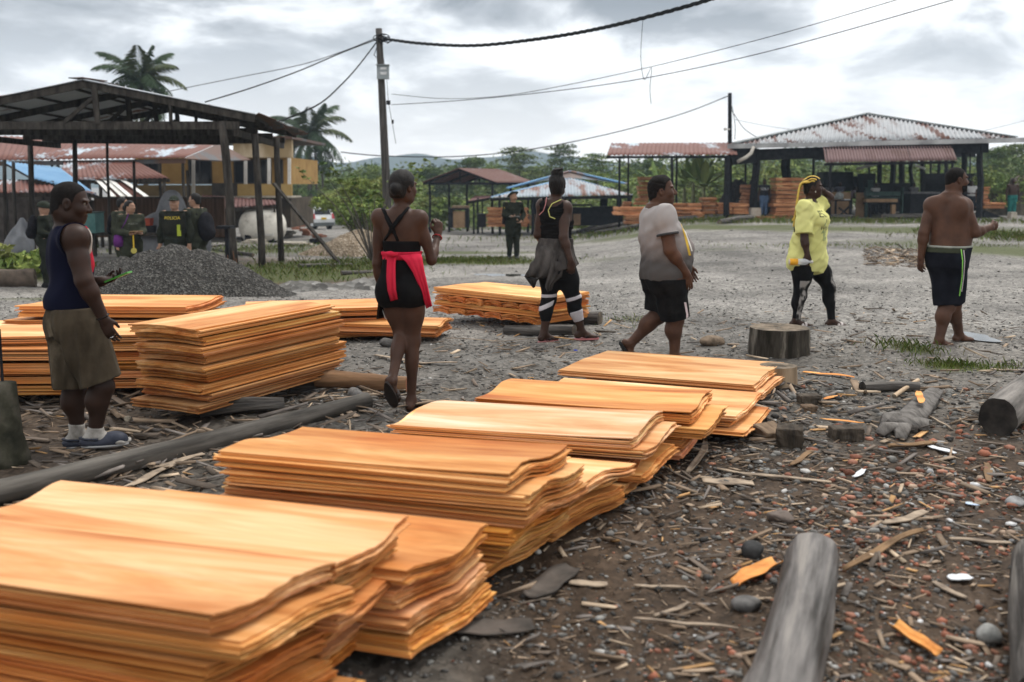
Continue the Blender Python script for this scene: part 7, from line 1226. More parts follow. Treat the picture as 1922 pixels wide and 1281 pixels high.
# ------------------------------------------------------------------ 6 the shirtless man
p6 = Person('shirtless barefoot man in dark striped shorts walking away at the right, fist raised forward', np.append(D(1785, 345, 9.55)[:2], 0.0), SK2, .0058); s = p6; J = s.J
j = dict(pel=J(1780, 478), neck=J(1786, 366), shR=J(1808, 387, -.075), elR=J(1831, 437, -.10), wrR=J(1858, 427, -.02), shL=J(1749, 385, .09), elL=J(1734, 438, .04), wrL=J(1729, 482, .04), hipR=J(1790, 490, -.05), knR=J(1789, 572, .06), anR=J(1800, 627, .22), hipL=J(1768, 490, .05), knL=J(1776, 576, .0), anL=J(1763, 637, -.05))
PRB = [(-.16, .155, .14, 0), (0, .180, .160, -.01), (.18, .185, .172, .02), (.36, .188, .182, .04), (.55, .188, .165, .025), (.74, .188, .138, .008), (.87, .165, .108, -.01), (.97, .11, .082, -.015), (1.04, .065, .065, -.01)]
setup(s, j, 58, 47, J(1796, 337, .01), 90, 0, 0, 1.02, 1.05, PRB, (.060, .050, .050, .032), (.108, .072, .066, .042), 1.08, hands=dict(R=((.85, .3, .12), (-.3, .8, .1), (0, .2, 1), .95), L=(J(1726, 513, .04) - j['wrL'], (.9, .4, 0), (.3, .9, 0), .35)), nr=.068, fyaw=dict(R=70, L=66), glute=.11)
r_, f_, u_ = fr(47); s.add('detail', [cone(j['neck'] + (0, 0, -.10) - f_ * .150, j['pel'] + (0, 0, .06) - f_ * .215, .020, .022, .07, '-')]); s.add('shoulder', [ell(j['neck'] + (0, 0, -.12) - f_ * .08 + r_ * .10 * sg, (.085, .05, .10), (r_, f_, u_), .06) for sg in (-1, 1)]); s.body(); hc = s.hc; s.eyes(hc, 90, 0, 0, 1.02)
s.hair(hc, 90, 0, 0, 1.02, .003, CROP, CROPL, noise_=.0006); F = s.field([p for p in s.all('head')], .006); r2, f2, u2 = fr(90); F.clip(lambda X, Y, Z: (lambda y, z: np.maximum(z + .058, np.maximum(-z - .135, .018 - y)))(((X - hc[0]) * f2[0] + (Y - hc[1]) * f2[1] + (Z - hc[2]) * f2[2]), ((X - hc[0]) * u2[0] + (Y - hc[1]) * u2[1] + (Z - hc[2]) * u2[2])), .01); s.emit('beard', F, CROP)
NV = cloth('dark_navy_shorts', (.005, .0055, .009), (.013, .014, .02), 8, .9, .3); zw = J(0, 463)[2]; SH = shorts(s, 'shorts', NV, zw, dict(R=.92, L=.96), .130, .106, .012, fold(.005, 26, 31, .4))
F = s.field(s.all('torso'), .0155); F.clip(lambda X, Y, Z: Z - zw - .012 + 0 * X + 0 * Y, .003); F.clip(lambda X, Y, Z: zw - .008 - Z + 0 * X + 0 * Y, .003); s.emit('waistband', F, cloth('grey_waistband', (.22, .23, .20), (.33, .34, .3)), SH); F = s.field(s.all('torso'), .015); F.clip(lambda X, Y, Z: Z - zw + .006 + 0 * X + 0 * Y, .003); F.clip(lambda X, Y, Z: zw - .055 - Z + 0 * X + 0 * Y, .003); s.emit('hip_panel', F, cloth('olive_panel', (.03, .035, .022), (.05, .055, .035)), SH)
surf_strip(s, SH, ((1804, 468), (1807, 490), (1806, 520), (1801, 556)), 1.1, pm('lime_stripe', (.20, .52, .08), (.28, .6, .14), 40, .7, 0), 'side_stripe', .005, SH); surf_strip(s, SH, ((1809, 470), (1811, 490), (1809, 520), (1805, 548)), .8, pm('white_stripe', (.5, .44, .46), None, 40, .7, 0), 'side_stripe', .005, SH)
# ================================================================== PEOPLE AND THINGS FARTHER OFF
POSE = dict(down=((.245, .0, 1.12), (.26, .06, .86), (0, .1, -1)), hold=((.235, .02, 1.13), (.10, .27, 1.10), (-.6, .8, .0)), hip=((.28, -.06, 1.14), (.20, .10, .98), (-.7, .5, -.5)), gun=((.25, -.02, 1.13), (.12, .26, 1.02), (-.8, .5, -.2)), bend=((.20, .20, 1.02), (.16, .42, .92), (0, .9, -.3)))
def figure(label, px, ytop, Y, yaw, hyaw, zb, skin_, shirt, trous, boots=None, pose=('down', 'down'), vox=.014, headgear=None, girth=1.0, lean=0.0, hp=0, long=True, stance=.105, group=None, hair=True, belt=None):
    tp = D(px, ytop, Y); z0 = float(gz(tp[0], Y)) if zb is None else zb; H = (tp[2] - z0) / (1.0 - .0); sc = H / (1.76 if headgear in ('hat', 'helmet', 'cap') else 1.735); s = Person(label, np.array([tp[0], Y, z0]), skin_, vox, 'person', group); r, f, u = fr(yaw)
    def g(x, y, z): y2 = y + lean * max(0, z - .95); z2 = z - abs(lean) * .35 * max(0, z - .95); return (r * x + f * y2 + u * z2) * sc
    j = dict(pel=g(0, 0, .93), neck=g(0, -.01, 1.43))
    for sd, sg in (('R', 1), ('L', -1)):
        e_, w_, hd_ = POSE[pose[0 if sd == 'R' else 1]]; j['sh' + sd] = g(.175 * sg * (.5 + .5 * girth), 0, 1.395); j['el' + sd] = g(e_[0] * sg * (.6 + .4 * girth), *e_[1:]); j['wr' + sd] = g(w_[0] * sg, *w_[1:]); j['hip' + sd] = g(.09 * sg, 0, .92); j['kn' + sd] = g(stance * .95 * sg, .03 * sg, .50); j['an' + sd] = g(stance * sg, -.01 + .02 * sg, .085)
    s.hd = {sd: r * POSE[pose[i]][2][0] * (1 if sd == 'R' else -1) + f * POSE[pose[i]][2][1] + u * POSE[pose[i]][2][2] for i, sd in enumerate('RL')}
    gi = girth; PRm = [(-.14, .145 * gi, .12, 0), (0, .165 * gi, .130, -.01), (.2, .155 * gi, .122 * gi, .005), (.45, .158 * gi, .122 * gi, .012), (.66, .17 * gi, .125, .008), (.82, .165 * gi, .108, 0), (.95, .10, .08, -.006), (1.04, .06, .06, -.004)]; PRm = [(a, b * sc, c * sc, d * sc) for a, b, c, d in PRm]
    s.r, s.f, s.u, s.sc, s.g = r, f, u, sc, g
    setup(s, j, yaw, yaw, g(0, .015, 1.605), hyaw, hp, 0, sc, 1.0, PRm, tuple(v * sc for v in (.054, .046, .046, .031)), tuple(v * sc for v in (.09, .062, .058, .038)), 1.0, hands={sd: (s.hd[sd], f if abs(s.hd[sd] @ u) > .6 else u, f if abs(s.hd[sd] @ u) > .6 else u, .4) for sd in 'RL'}, nr=.056 * sc, glute=.085 * sc, toes=boots is None); s.body()
    zero = lambda X, Y, Z: 0 * X + 0 * Y + 0 * Z; zw = j['pel'][2] + .06 * sc; zn = j['neck'][2]
    if shirt is not None:
        wr = {sd: j['wr' + sd] for sd in 'RL'}; cut = []
        if long == True: cut = [lambda X, Y, Z, w_=w_, e_=j['el' + sd]: ((X - w_[0]) * n3(w_ - e_)[0] + (Y - w_[1]) * n3(w_ - e_)[1] + (Z - w_[2]) * n3(w_ - e_)[2]) - .0 + np.where((X - w_[0]) ** 2 + (Y - w_[1]) ** 2 + (Z - w_[2]) ** 2 < .02, 0, -9) for sd, w_ in wr.items()]
        s.shirt = s.wear('shirt', ('torso', 'shoulder') + (('armR', 'armL') if long else ()), .016 * sc, shirt, [lambda X, Y, Z: zw - .10 * sc - Z + 0 * X + 0 * Y, lambda X, Y, Z: Z - zn - .03 * sc + 0 * X + 0 * Y] + cut, fold(.006, 26, int(px), .8))
    if trous is not None:
        za = j['anR'][2] + .01; s.trous = s.wear('trousers', ('torso', 'legR', 'legL'), .022 * sc, trous, [lambda X, Y, Z: Z - zw + 0 * X + 0 * Y, lambda X, Y, Z: za - Z + 0 * X + 0 * Y], fold(.008, 24, int(px) + 1, .5))
    if boots is not None:
        for sd in 'RL': s.wear('boot', ('foot' + sd, 'leg' + sd), .012 * sc, boots, [lambda X, Y, Z: Z - j['an' + sd][2] - .16 * sc + 0 * X + 0 * Y])
    hc = s.hc
    if headgear in ('cap', 'hat', 'helmet'):
        rr_, ff, uu = fr(hyaw, hp); F = s.field([ell(hc + uu * .03 * sc, np.array((.088, .108, .095)) * sc, (rr_, ff, uu), .02)] + ([ell(hc + uu * .045 * sc + ff * .01, np.array((.145, .165, .016)) * sc, (rr_, ff, uu), .02)] if headgear == 'hat' else [ell(hc + uu * .045 * sc + ff * .12 * sc, np.array((.075, .075, .012)) * sc, (rr_, ff, uu), .015)] if headgear == 'cap' else [ell(hc + uu * .03 * sc - ff * .01, np.array((.115, .135, .105)) * sc, (rr_, ff, uu), .02)]), 0, vox=.008); lv = .035 if headgear != 'helmet' else .0; F.clip(lambda X, Y, Z: lv * sc - ((X - hc[0]) * uu[0] + (Y - hc[1]) * uu[1] + (Z - hc[2]) * uu[2])); s.emit(headgear, F, s.hatm if hasattr(s, 'hatm') else HATM)
    elif hair: s.hair(hc, hyaw, hp, 0, sc, .010, HAIR, CROPL)
    return s
HATM = pm('dark_green_felt', (.012, .016, .011), (.03, .036, .026), 9, .9, .2)
OLV = cloth('olive_uniform', (.020, .023, .016), (.046, .05, .035), 5, .9, .3); OLD = cloth('dark_olive_uniform', (.009, .011, .008), (.024, .027, .02), 5, .9, .3); BOOT = pm('black_boot', (.008, .008, .009), (.02, .02, .02), 9, .45, .2); VEST = cloth('black_vest', (.010, .011, .009), (.022, .023, .018), 8, .9, .3); PACK = cloth('black_pack', (.006, .006, .008), (.018, .018, .022), 8, .85, .4); FLAGY = pm('patch_yellow', (.6, .4, .04), None, 4, .8, 0); FLAGR = pm('patch_red', (.4, .04, .04), None, 4, .8, 0)
def patchbox(s, c, ax, sz, mat, name='patch', parent=None): q = MB(); q.frame(c, ax, sz); return fix(q.build(name, mat, parent or s.o, (0, 0, 0)))
def pack(s, label, sz=(.165, .09, .22), up=1.2, back=-.21, col=PACK):
    c = s.g(0, back, up); F = Fld(c - .45, c + .45, .012).put([ell(c, np.array(sz) * s.sc, (s.r, s.f, s.u), .03), ell(c - s.u * .10 - s.f * .05, np.array((sz[0] * .8, sz[1] * .9, sz[2] * .5)) * s.sc, (s.r, s.f, s.u), .03)]); V, Q = F.mesh(); o_ = thing('backpack', label, 'backpack', s.root + c); link('bag', mesh('bag', V - c, Q, True), col, o_)
    q = MB()
    for sg in (-1, 1): q.tube([s.g(.10 * sg, back + .10, up + .2) - c, s.g(.11 * sg, -.02, 1.47) - c, s.g(.12 * sg, .13, 1.33) - c, s.g(.15 * sg, .10, 1.12) - c, s.g(.12 * sg, back + .08, up - .18) - c], .02, 6, sq=.5)
    fix(q.build('strap', col, o_, (0, 0, 0), True)); return o_
# the officer in the open yard
o1 = figure('police officer in dark green with a brimmed hat, standing alone mid yard looking up', 963, 357, 25.05, 170, 140, None, SK3, OLD, OLD, BOOT, ('hold', 'hip'), .012, 'hat', hp=28, stance=.10)
patchbox(o1, o1.g(.225, .03, 1.30), (o1.f, o1.u, o1.r), (.045, .025, .012), FLAGY, 'flag_patch'); patchbox(o1, o1.g(.225, .03, 1.265), (o1.f, o1.u, o1.r), (.045, .012, .012), FLAGR, 'flag_patch'); c = o1.root + o1.g(.02, .30, 1.10); q = MB(); q.frame(c, (o1.r, o1.f, n3(o1.u + o1.f * .3)), (.13, .04, .012)); tag(fix(q.build('tablet', pm('grey_device', (.12, .12, .12), (.3, .3, .3), 6, .4, 0), None, c)), 'grey handheld device carried by the lone officer in the yard', 'device')
c = o1.root + o1.g(.17, -.06, 1.0); o_ = thing('holster_bag', 'dark pouch bag at the hip of the lone officer in the yard', 'bag', c); q = MB(); q.box((0, 0, 0), (.16, .16, .22), .4, taper=.85); fix(q.build('bag', PACK, o_))
# group by the gravel heap
a = figure('officer in an olive uniform, backmost of the group by the gravel heap', 229, 369, 18.6, 110, 70, None, SK3, OLV, OLV, BOOT, ('down', 'down')); patchbox(a, a.g(.225, .03, 1.30), (a.f, a.u, a.r), (.05, .03, .012), FLAGR, 'flag_patch'); pack(a, 'black backpack worn by the backmost officer of the group')
a = figure('female officer with dark tied hair reading a notebook by the gravel heap', 243, 375, 17.7, 140, 105, None, SK3, OLV, OLV, BOOT, ('hold', 'hold'), .012, girth=1.02); F = a.field([ell(a.hc - fr(105)[1] * .10 - a.u * .03, np.array((.05, .055, .06)), None, .02)]); a.emit('hair_bun', F, HAIR); patchbox(a, a.g(-.225, .03, 1.30) if False else a.g(.225, .03, 1.30), (a.f, a.u, a.r), (.03, .045, .012), FLAGY, 'flag_patch')
project_text('POLICIA', a.shirt, a.g(0, 0, 1.28), -a.r * -1 if False else n3(np.cross(a.u, a.f)) * -1 if False else -a.r, a.u, -a.f, .045, pm('grey_embroidery', (.16, .17, .15), None, 5, .8, 0), a.shirt)
c = a.root + a.g(.02, .30, 1.12); q = MB(); q.frame(c, (a.r, n3(a.f + a.u * .4), n3(a.u - a.f * .4)), (.11, .08, .008)); tag(fix(q.build('notebook', pm('brown_cover', (.16, .10, .05), (.25, .17, .09), 6, .7, 0), None, c)), 'brown notebook held open by the female officer', 'notebook')
c = a.root + a.g(.06, .30, 1.05); o_ = thing('whistle', 'bright yellow tag on a ribbon hanging below the notebook', 'tag', c); q = MB(); q.bar((0, 0, .05), (.0, 0, -.20), .022, .006); fix(q.build('ribbon', FLAGY, o_)); q = MB(); q.lathe([(.001, -.012), (.05, -.01), (.05, .01), (.001, .012)], (0, 0, -.25), 14, ax='y'); fix(q.build('disc', pm('tag_yellow', (.42, .36, .09), None, 4, .6, 0), o_, (0, 0, 0)))
c = a.root + a.g(.24, .02, .98); o_ = thing('shoulder_bag', 'purple shoulder bag worn by the female officer', 'bag', c); PUR = cloth('purple_cloth', (.07, .015, .10), (.12, .03, .16)); q = MB(); q.lathe([(.02, -.13), (.08, -.11), (.09, -.02), (.07, .08), (.02, .10)], (0, 0, 0), 14); fix(q.build('bag', PUR, o_, (0, 0, 0), True)); q = MB(); q.tube([(0, 0, .1), a.root + a.g(.14, .12, 1.30) - c, a.root + a.g(.05, .06, 1.46) - c, a.root + a.g(-.02, -.10, 1.42) - c], .018, 6, sq=.4); fix(q.build('strap', PUR, o_, (0, 0, 0), True))
a = figure('broad officer in a black vest and cap facing the camera behind the gravel heap', 327, 364, 17.4, 182, 178, None, SK3, OLD, OLD, BOOT, ('down', 'down'), .012, 'cap', girth=1.16); v_ = a.wear('vest', ('torso', 'shoulder'), .034, VEST, [lambda X, Y, Z: a.j['pel'][2] + .12 - Z + 0 * X + 0 * Y, lambda X, Y, Z: Z - a.j['neck'][2] + .01 + 0 * X + 0 * Y, lambda X, Y, Z: np.abs((X * a.r[0] + Y * a.r[1])) - .215 + 0 * Z], fold(.003, 20, 5)); project_text('POLICIA', v_, a.g(0, 0, 1.335), -a.r, a.u, -a.f, .075, pm('gold_lettering', (.55, .42, .05), None, 5, .7, 0), v_); patchbox(a, a.g(-.12, .17, 1.16), (a.r, a.f, a.u), (.022, .02, .06), pm('neon_tag', (.32, .38, .04), None, 4, .7, 0), 'lanyard_tag'); patchbox(a, a.g(-.13, .18, 1.07), (a.r, a.f, a.u), (.028, .02, .045), pm('neon_tag_b', (.32, .38, .04), None, 4, .7, 0), 'lanyard_tag')
a = figure('officer in olive with a black backpack, rightmost of the group, facing left', 366, 361, 17.7, -70, -82, None, SK3, OLV, OLV, BOOT, ('down', 'hold'), .013); pack(a, 'black backpack worn by the rightmost officer of the group', (.18, .11, .26), 1.14)
a = figure('helmeted officer with a rifle and pack at the far left edge', 81, 376, 17.6, 78, 75, None, SK3, OLD, OLD, BOOT, ('gun', 'gun'), .013, 'helmet', hp=-8); patchbox(a, a.g(.232, .02, 1.30), (a.f, a.u, a.r), (.022, .05, .012), FLAGY, 'flag_patch'); pack(a, 'black rucksack on the helmeted officer', (.17, .10, .24), 1.22); c = a.root + a.g(.14, .22, 1.0); o_ = thing('rifle', 'black rifle slung muzzle down in front of the helmeted officer', 'rifle', c); d_ = n3(np.array((-.45, -.1, -.85))); q = MB(); q.bar(-d_ * .30, d_ * .12, .05, .09); q.bar(d_ * .1, d_ * .34, .035, .05); q.tube([d_ * .3, d_ * .60], .012, 6); q.bar(d_ * .0, d_ * .08 + np.array((.14, 0, -.04)), .03, .05); fix(q.build('rifle_body', BOOT, o_))
# workers at the big shed
DKB = cloth('black_jersey', (.010, .011, .015), (.02, .022, .03)); DEN = cloth('blue_denim', (.04, .075, .14), (.09, .14, .23)); GRYS = cloth('grey_shirt', (.12, .12, .13), (.2, .2, .21)); WHS = cloth('white_vest', (.5, .5, .5), (.62, .62, .62)); TEAL = cloth('teal_trousers', (.012, .11, .10), (.025, .16, .145)); DKT = cloth('dark_trousers', (.012, .013, .02), (.025, .027, .035))
a = figure('man in a black lettered jersey and jeans under the big shed', 1435, 336, 44.6, 180, 178, .05, SK4, DKB, DEN, BOOT, vox=.017, long=False, group='workers at the sawmill shed'); project_text('SOLA', a.shirt, a.g(0, 0, 1.27), -a.r, a.u, -a.f, .16, WHS, a.shirt)
a = figure('man in a white vest with folded arms by the right corner post', 1824, 339, 46.0, 200, 190, .05, SK4, WHS, DKT, None, ('hold', 'hold'), .018, long=False, group='workers at the sawmill shed')
a = figure('shirtless man in teal trousers before the earth mound at the right edge', 1902, 334, 46.5, 185, 185, -.06, SK4, None, TEAL, None, ('down', 'down'), .016, girth=1.08, group='workers at the sawmill shed')
for px, yt, Y, yaw, lab, sh, pz, ln_ in ((1557, 343, 48.5, 190, 'worker in a pale shirt, left of the three behind the plywood', GRYS, 'hold', 0), (1577, 341, 48.8, 175, 'worker in a grey blue shirt, middle of the three behind the plywood', cloth('grey_blue_shirt', (.10, .11, .15), (.15, .16, .2)), 'hold', 0), (1595, 346, 47.2, 95, 'worker in a mauve shirt bending over the folding bench', cloth('mauve_shirt', (.17, .14, .17), (.24, .2, .23)), 'bend', .45), (1644, 344, 49, 170, 'worker in a striped top behind the green press', WHS, 'hold', 0), (1716, 342, 50, 180, 'worker standing far back among the posts', GRYS, 'down', 0)): figure(lab, px, yt, Y, yaw, yaw, .05, SK4, sh, DKT, BOOT, (pz, pz), .02, lean=ln_, long=False, group='workers at the sawmill shed')
# ------------------------------------------------------------------ machines and furniture under the big shed
STG = pm('green_machine_paint', (.018, .04, .036), (.05, .09, .08), 5, .6, .2); STK = pm('black_machine', (.005, .0055, .007), (.016, .017, .021), 5, .6, .2); PLY = pm('plywood', (.24, .15, .085), (.36, .24, .14), 3, .8, .1)
def boxpx(q, x0, y0, x1, y1, Y, dep=.5, col=(1, 1, 1)):
    a, b_ = D(x0, y1, Y), D(x1, y0, Y); q.box(((a[0] + b_[0]) / 2, Y + dep / 2, (a[2] + b_[2]) / 2), (b_[0] - a[0], dep, b_[2] - a[2]), col=col)
def kit(name, label, cat, px, Y, parts, group=None):
    """parts: (part name, material, [boxes in pixels with optional depth offset and depth])"""
    o_ = down(D(px, 345, Y)); o_[2] += .05; t_ = thing(name, label, cat, o_, group)
    for pn, mt, bxs in parts:
        q = MB()
        for b_ in bxs:
            if b_[0] == 'bar': q.bar(D(b_[1], b_[2], Y + b_[5]), D(b_[3], b_[4], Y + b_[5]), b_[6])
            else: boxpx(q, *b_[:4], Y + (b_[4] if len(b_) > 4 else 0), b_[5] if len(b_) > 5 else .5)
        fix(q.build(pn, mt, t_, o_))
    return t_
kit('press_machine', 'dark green veneer press with tall side posts in the big shed', 'machine', 1660, 45.5, [('side_post', STG, [(1625.5, 352, 1629.5, 410, 0, .3)]), ('side_post', STG, [(1692, 352, 1697, 410, 0, .3)]), ('beam', STG, [(1630, 360, 1691, 368, .05, .6)]), ('beam', STG, [(1630, 370.5, 1691, 373, .04, .4)]), ('bed', STK, [(1630, 380, 1690, 384, .1, .8)]), ('leg', STK, [(1632, 384, 1637, 409, .2, .3)]), ('leg', STK, [(1676, 384, 1680, 409, .2, .3)]), ('ram', STK, [(1655, 384, 1659, 409, .3, .2), (1666, 384, 1668, 409, .3, .2), (1650, 390, 1672, 392, .28, .2), (1650, 398, 1672, 400, .28, .2)])])
kit('timber_block', 'orange squared timber resting on the bed of the green press', 'timber', 1655, 45.35, [('block', PLY, [(1626, 373.8, 1685, 379.8, 0, .5)])]); kit('timber_block', 'upright pale timber standing under the right end of the green press', 'timber', 1678, 45.3, [('block', PLY, [(1673.5, 384.5, 1681.5, 409.5, 0, .2)])])
kit('folding_bench', 'dark trestle bench with crossed legs in front of the plywood', 'bench', 1580, 44.9, [('top', STK, [(1559, 376, 1600, 378, 0, .7)]), ('leg', STK, [(1567, 378, 1571, 407, .05, .1)]), ('leg', STK, [(1594, 378, 1600, 408, .05, .1)]), ('brace', STK, [('bar', 1574, 390, 1594, 406, .1, .07)]), ('brace', STK, [('bar', 1594, 388, 1574, 407, .14, .07)])])
kit('plywood_sheet', 'tall tan plywood sheet leaning left of the trestle bench', 'plywood', 1575, 46.2, [('sheet', PLY, [(1556, 361, 1597, 407, 0, .05)])]); kit('plywood_sheet', 'tan plywood sheet standing between the trestle bench and the press', 'plywood', 1616, 46.3, [('sheet', PLY, [(1606, 362, 1624, 409, 0, .05)])])
o_ = D(1575, 368, 45.1); t_ = thing('plastic_sack', 'pale plastic sack lying on the trestle bench', 'sack', o_); F = Fld(-np.array((.4, .4, .3)), np.array((.4, .4, .35)), .02).put([ell((0, 0, .0), (.18, .15, .17), None, .05), ell((-.08, .02, -.08), (.12, .14, .10), None, .05), ell((.08, 0, -.06), (.12, .12, .1), None, .05)]); F.F = F.F + fold(.02, 22, 3, 1)(*F.grid()).astype(np.float32); F.clip(lambda X, Y, Z: -.16 - Z + 0 * X + 0 * Y); V, Q = F.mesh(); link('sack', mesh('sack', V, Q, True), pm('milky_plastic', (.22, .24, .23), (.32, .34, .33), 5, .4, .2), t_); kit('paper_stack', 'white papers on the right end of the trestle bench', 'papers', 1591, 45.0, [('sheet', WHS, [(1584.5, 374.3, 1596, 375.8, 0, .4)])])
kit('lathe_machine', 'long black veneer lathe along the left of the big shed', 'machine', 1575, 51, [('housing', STK, [(1546, 323, 1602, 346, 0, 1.2)]), ('housing', STK, [(1602, 331, 1616, 350, .1, 1)]), ('frame', STK, [(1540, 346, 1625, 360, -.2, 1.6)]), ('leg', STK, [(1548, 360, 1556, 402, 0, .5)]), ('leg', STK, [(1612, 360, 1620, 402, 0, .5)])])
kit('motor_housing', 'rounded black motor housing behind the green press', 'machine', 1632, 50, [('casing', STK, [(1621, 326, 1644, 352, 0, 1)]), ('base', STK, [(1618, 352, 1650, 400, .1, 1)]), ('panel', STG, [(1629, 338, 1640, 366, -.1, .1)])])
kit('saw_bench', 'black saw bench with a pale top at the right of the green press', 'machine', 1730, 46.5, [('top', pm('worn_steel', (.12, .12, .125), (.2, .2, .2), 5, .5, 0), [(1710, 361, 1765, 364, -.1, 1)]), ('cabinet', STK, [(1708, 364.2, 1768, 402, 0, .9)])])
kit('storage_rack', 'tall black rack filling the right rear of the big shed', 'rack', 1775, 52, [('panel', STK, [(1735, 326, 1838, 396, .6, .1)]), ('shelf', STK, [(1735, 342, 1838, 344.5, 0, .6)]), ('shelf', STK, [(1735, 372, 1838, 374.5, 0, .6)]), ('upright', STK, [(1733, 322, 1737, 398, 0, .3)]), ('upright', STK, [(1800, 322, 1803, 398, 0, .3)])])
kit('black_cabinet', 'black cabinet in the middle of the big shed', 'cabinet', 1690, 51, [('case', STK, [(1650, 344, 1708, 398, .2, 1)]), ('door', STK, [(1652, 348, 1678, 396, .14, .04)]), ('door', STK, [(1680, 348, 1706, 396, .14, .04)])])
kit('lamp_tube', 'tilted fluorescent lamp tube hanging under the big shed roof', 'lamp', 1625, 49, [('tube', WHS, [('bar', 1608, 318, 1643, 308, 0, .12)])]); kit('lamp_tube', 'short white lamp tube hanging between the right back posts', 'lamp', 1725, 50, [('tube', WHS, [('bar', 1718, 311, 1736, 317, 0, .10)])])
log('dark log kerb along the front of the big shed, right piece', D(1655, 415, 43.2) * (1, 1, 0) + (0, 0, .12), D(1752, 415, 43.0) * (1, 1, 0) + (0, 0, .12), .13, .12, LOGM, ENDM, n=10, segs=6, seed=31); log('dark log kerb along the front of the big shed, left piece', D(1548, 415, 43.3) * (1, 1, 0) + (0, 0, .10), D(1603, 415, 43.3) * (1, 1, 0) + (0, 0, .10), .11, .11, LOGM, ENDM, n=10, segs=6, seed=32)
c = down(D(1847, 345, 45)); q = MB(); q.prism([c + (0, 0, .05), c + (1.0, 0, .05), c + (.1, 0, .42)], (0, .4, 0)); tag(fix(q.build('dark_tarpaulin', STK, None, c)), 'dark folded tarpaulin at the foot of the right corner post', 'tarpaulin'); c = down(D(1903, 345, 44.5)); q = MB(); q.box((0, 0, .15), (.34, .3, .42), .2, taper=.8); t_ = thing('concrete_stub', 'short pale concrete stub before the man in teal trousers', 'block', c); fix(q.build('concrete', CONC, t_))
# ------------------------------------------------------------------ stacks of sawn boards far off
BRD = pm('far_boards', (.30, .12, .055), (.60, .32, .17), 2.2, .8, .1, (1, 1, 6), c3=(.44, .20, .095), vcol=True); 
def board_stack(where, x0, y0, x1, y1, Y, nb, dep=.8, seed=0, yaw=0.0, dark=1.0, group='stacks of boards by the sheds'):
    a, b_ = D(x0, y1, Y), D(x1, y0, Y); w_ = b_[0] - a[0]; g = np.random.default_rng(seed); hh = (b_[2] - a[2]) / nb; base = a[2]
    for k in range(nb):
        q = MB(); nl = 2 if hh < .09 else 3; cc = g.uniform(.75, 1.15) * dark
        ww = w_ * g.uniform(.93, 1.03)
        for i in range(nl): t_ = hh * .84 / nl; c2 = cc * g.uniform(.7, 1.15); q.box((g.normal(0, .02), g.normal(0, .02), t_ * (i + .5)), (ww + g.normal(0, .03), dep + g.normal(0, .03), t_ * .92), g.normal(0, .01), (c2, c2 * .98, c2 * .95))
        o_ = q.build('board_bundle', BRD, None, (0, 0, 0)); o_.location = ((a[0] + b_[0]) / 2 + g.normal(0, .02), Y + dep / 2, base + k * hh); o_.rotation_euler = (0, 0, yaw); nm = NTH[min(nb - 1 - k, 11)]; tag(o_, f'board bundle, {nm} of {where}' if nb > 1 else f'board bundle forming {where}', 'board bundle', group)
board_stack('the tall stack inside the big shed', 1454, 333, 1522, 413, 44.0, 10, 1.0, 1); board_stack('the stack behind the lone officer', 914, 389, 992, 426, 50.0, 6, .9, 2); board_stack('the dark edged stack under the canopy', 1200, 331, 1236, 374, 46.5, 5, .8, 3, dark=.75); board_stack('the wide stack left of the grey T-shirt man', 1153, 388, 1216, 404, 43.0, 2, 1.0, 4); board_stack('the lower stack left of the grey T-shirt man', 1174, 404, 1204, 421, 42.4, 3, .8, 5, dark=.9); board_stack('the small square stack under the canopy', 1170, 378, 1184, 389, 45.0, 2, .6, 6); board_stack('the stack below the dark edged one', 1194, 372, 1218, 385, 45.6, 2, .7, 7)
for w_, a in (('the low stack right of the grey T-shirt man', (1258, 389, 1298, 409, 43.0, 3, .8, 8)), ('the thin stack behind the low one', (1262, 381, 1290, 389, 44.6, 1, .8, 9)), ('the second low stack under the canopy', (1291, 381, 1318, 400, 43.6, 3, .8, 10)), ('the tallest low stack under the canopy', (1319, 370, 1346, 402, 43.9, 4, .8, 11)), ('the stack by the far utility pole', (1347, 380, 1375, 402, 43.6, 3, .8, 12)), ('the stack left of the thick front post', (1376, 381, 1404, 402, 43.6, 3, .8, 13)), ('the pale flat stack on the ground', (1298, 399, 1321, 410, 42.6, 2, .7, 14)), ('the upright narrow stack by the thick post', (1401, 346, 1412, 396, 45.2, 7, 1.4, 15)), ('the pile right of the corner post', (1846, 380, 1888, 392, 46.2, 2, .8, 16)), ('the tapering pile right of the corner post', (1843, 350, 1858, 380, 46.4, 4, .7, 17)), ('the boards lying before the jersey man', (1424, 406, 1458, 413, 43.6, 1, .9, 18))): board_stack(w_, *a)
for k, (x0, y0, x1, y1, Y, r_) in enumerate(((1085, 437, 1182, 408, 43, .10), (1100, 436, 1190, 424, 41.5, .10), (1120, 440, 1230, 428, 40.5, .11), (1215, 414, 1330, 408, 41.5, .11), (1260, 420, 1400, 412, 41, .12), (1290, 408, 1410, 402, 42.3, .10), (1350, 421, 1412, 416, 40.6, .11), (1062, 428, 1120, 416, 44.5, .09))):
    a, b_ = G(x0, y0), G(x1, y1); b_ = a + (b_ - a) * min(1, 5 / np.linalg.norm(b_ - a)); b_[2] = float(gz(b_[0], b_[1])); log(('%s dark log in the tangle of logs before the canopy' % ('first second third fourth fifth sixth seventh eighth'.split()[k])) + ', from the left' * (k < 3), a + (0, 0, r_), b_ + (0, 0, r_), r_, r_ * .85, LOGM, ENDM, n=9, segs=6, seed=40 + k, group='logs before the canopy', bend=.06)
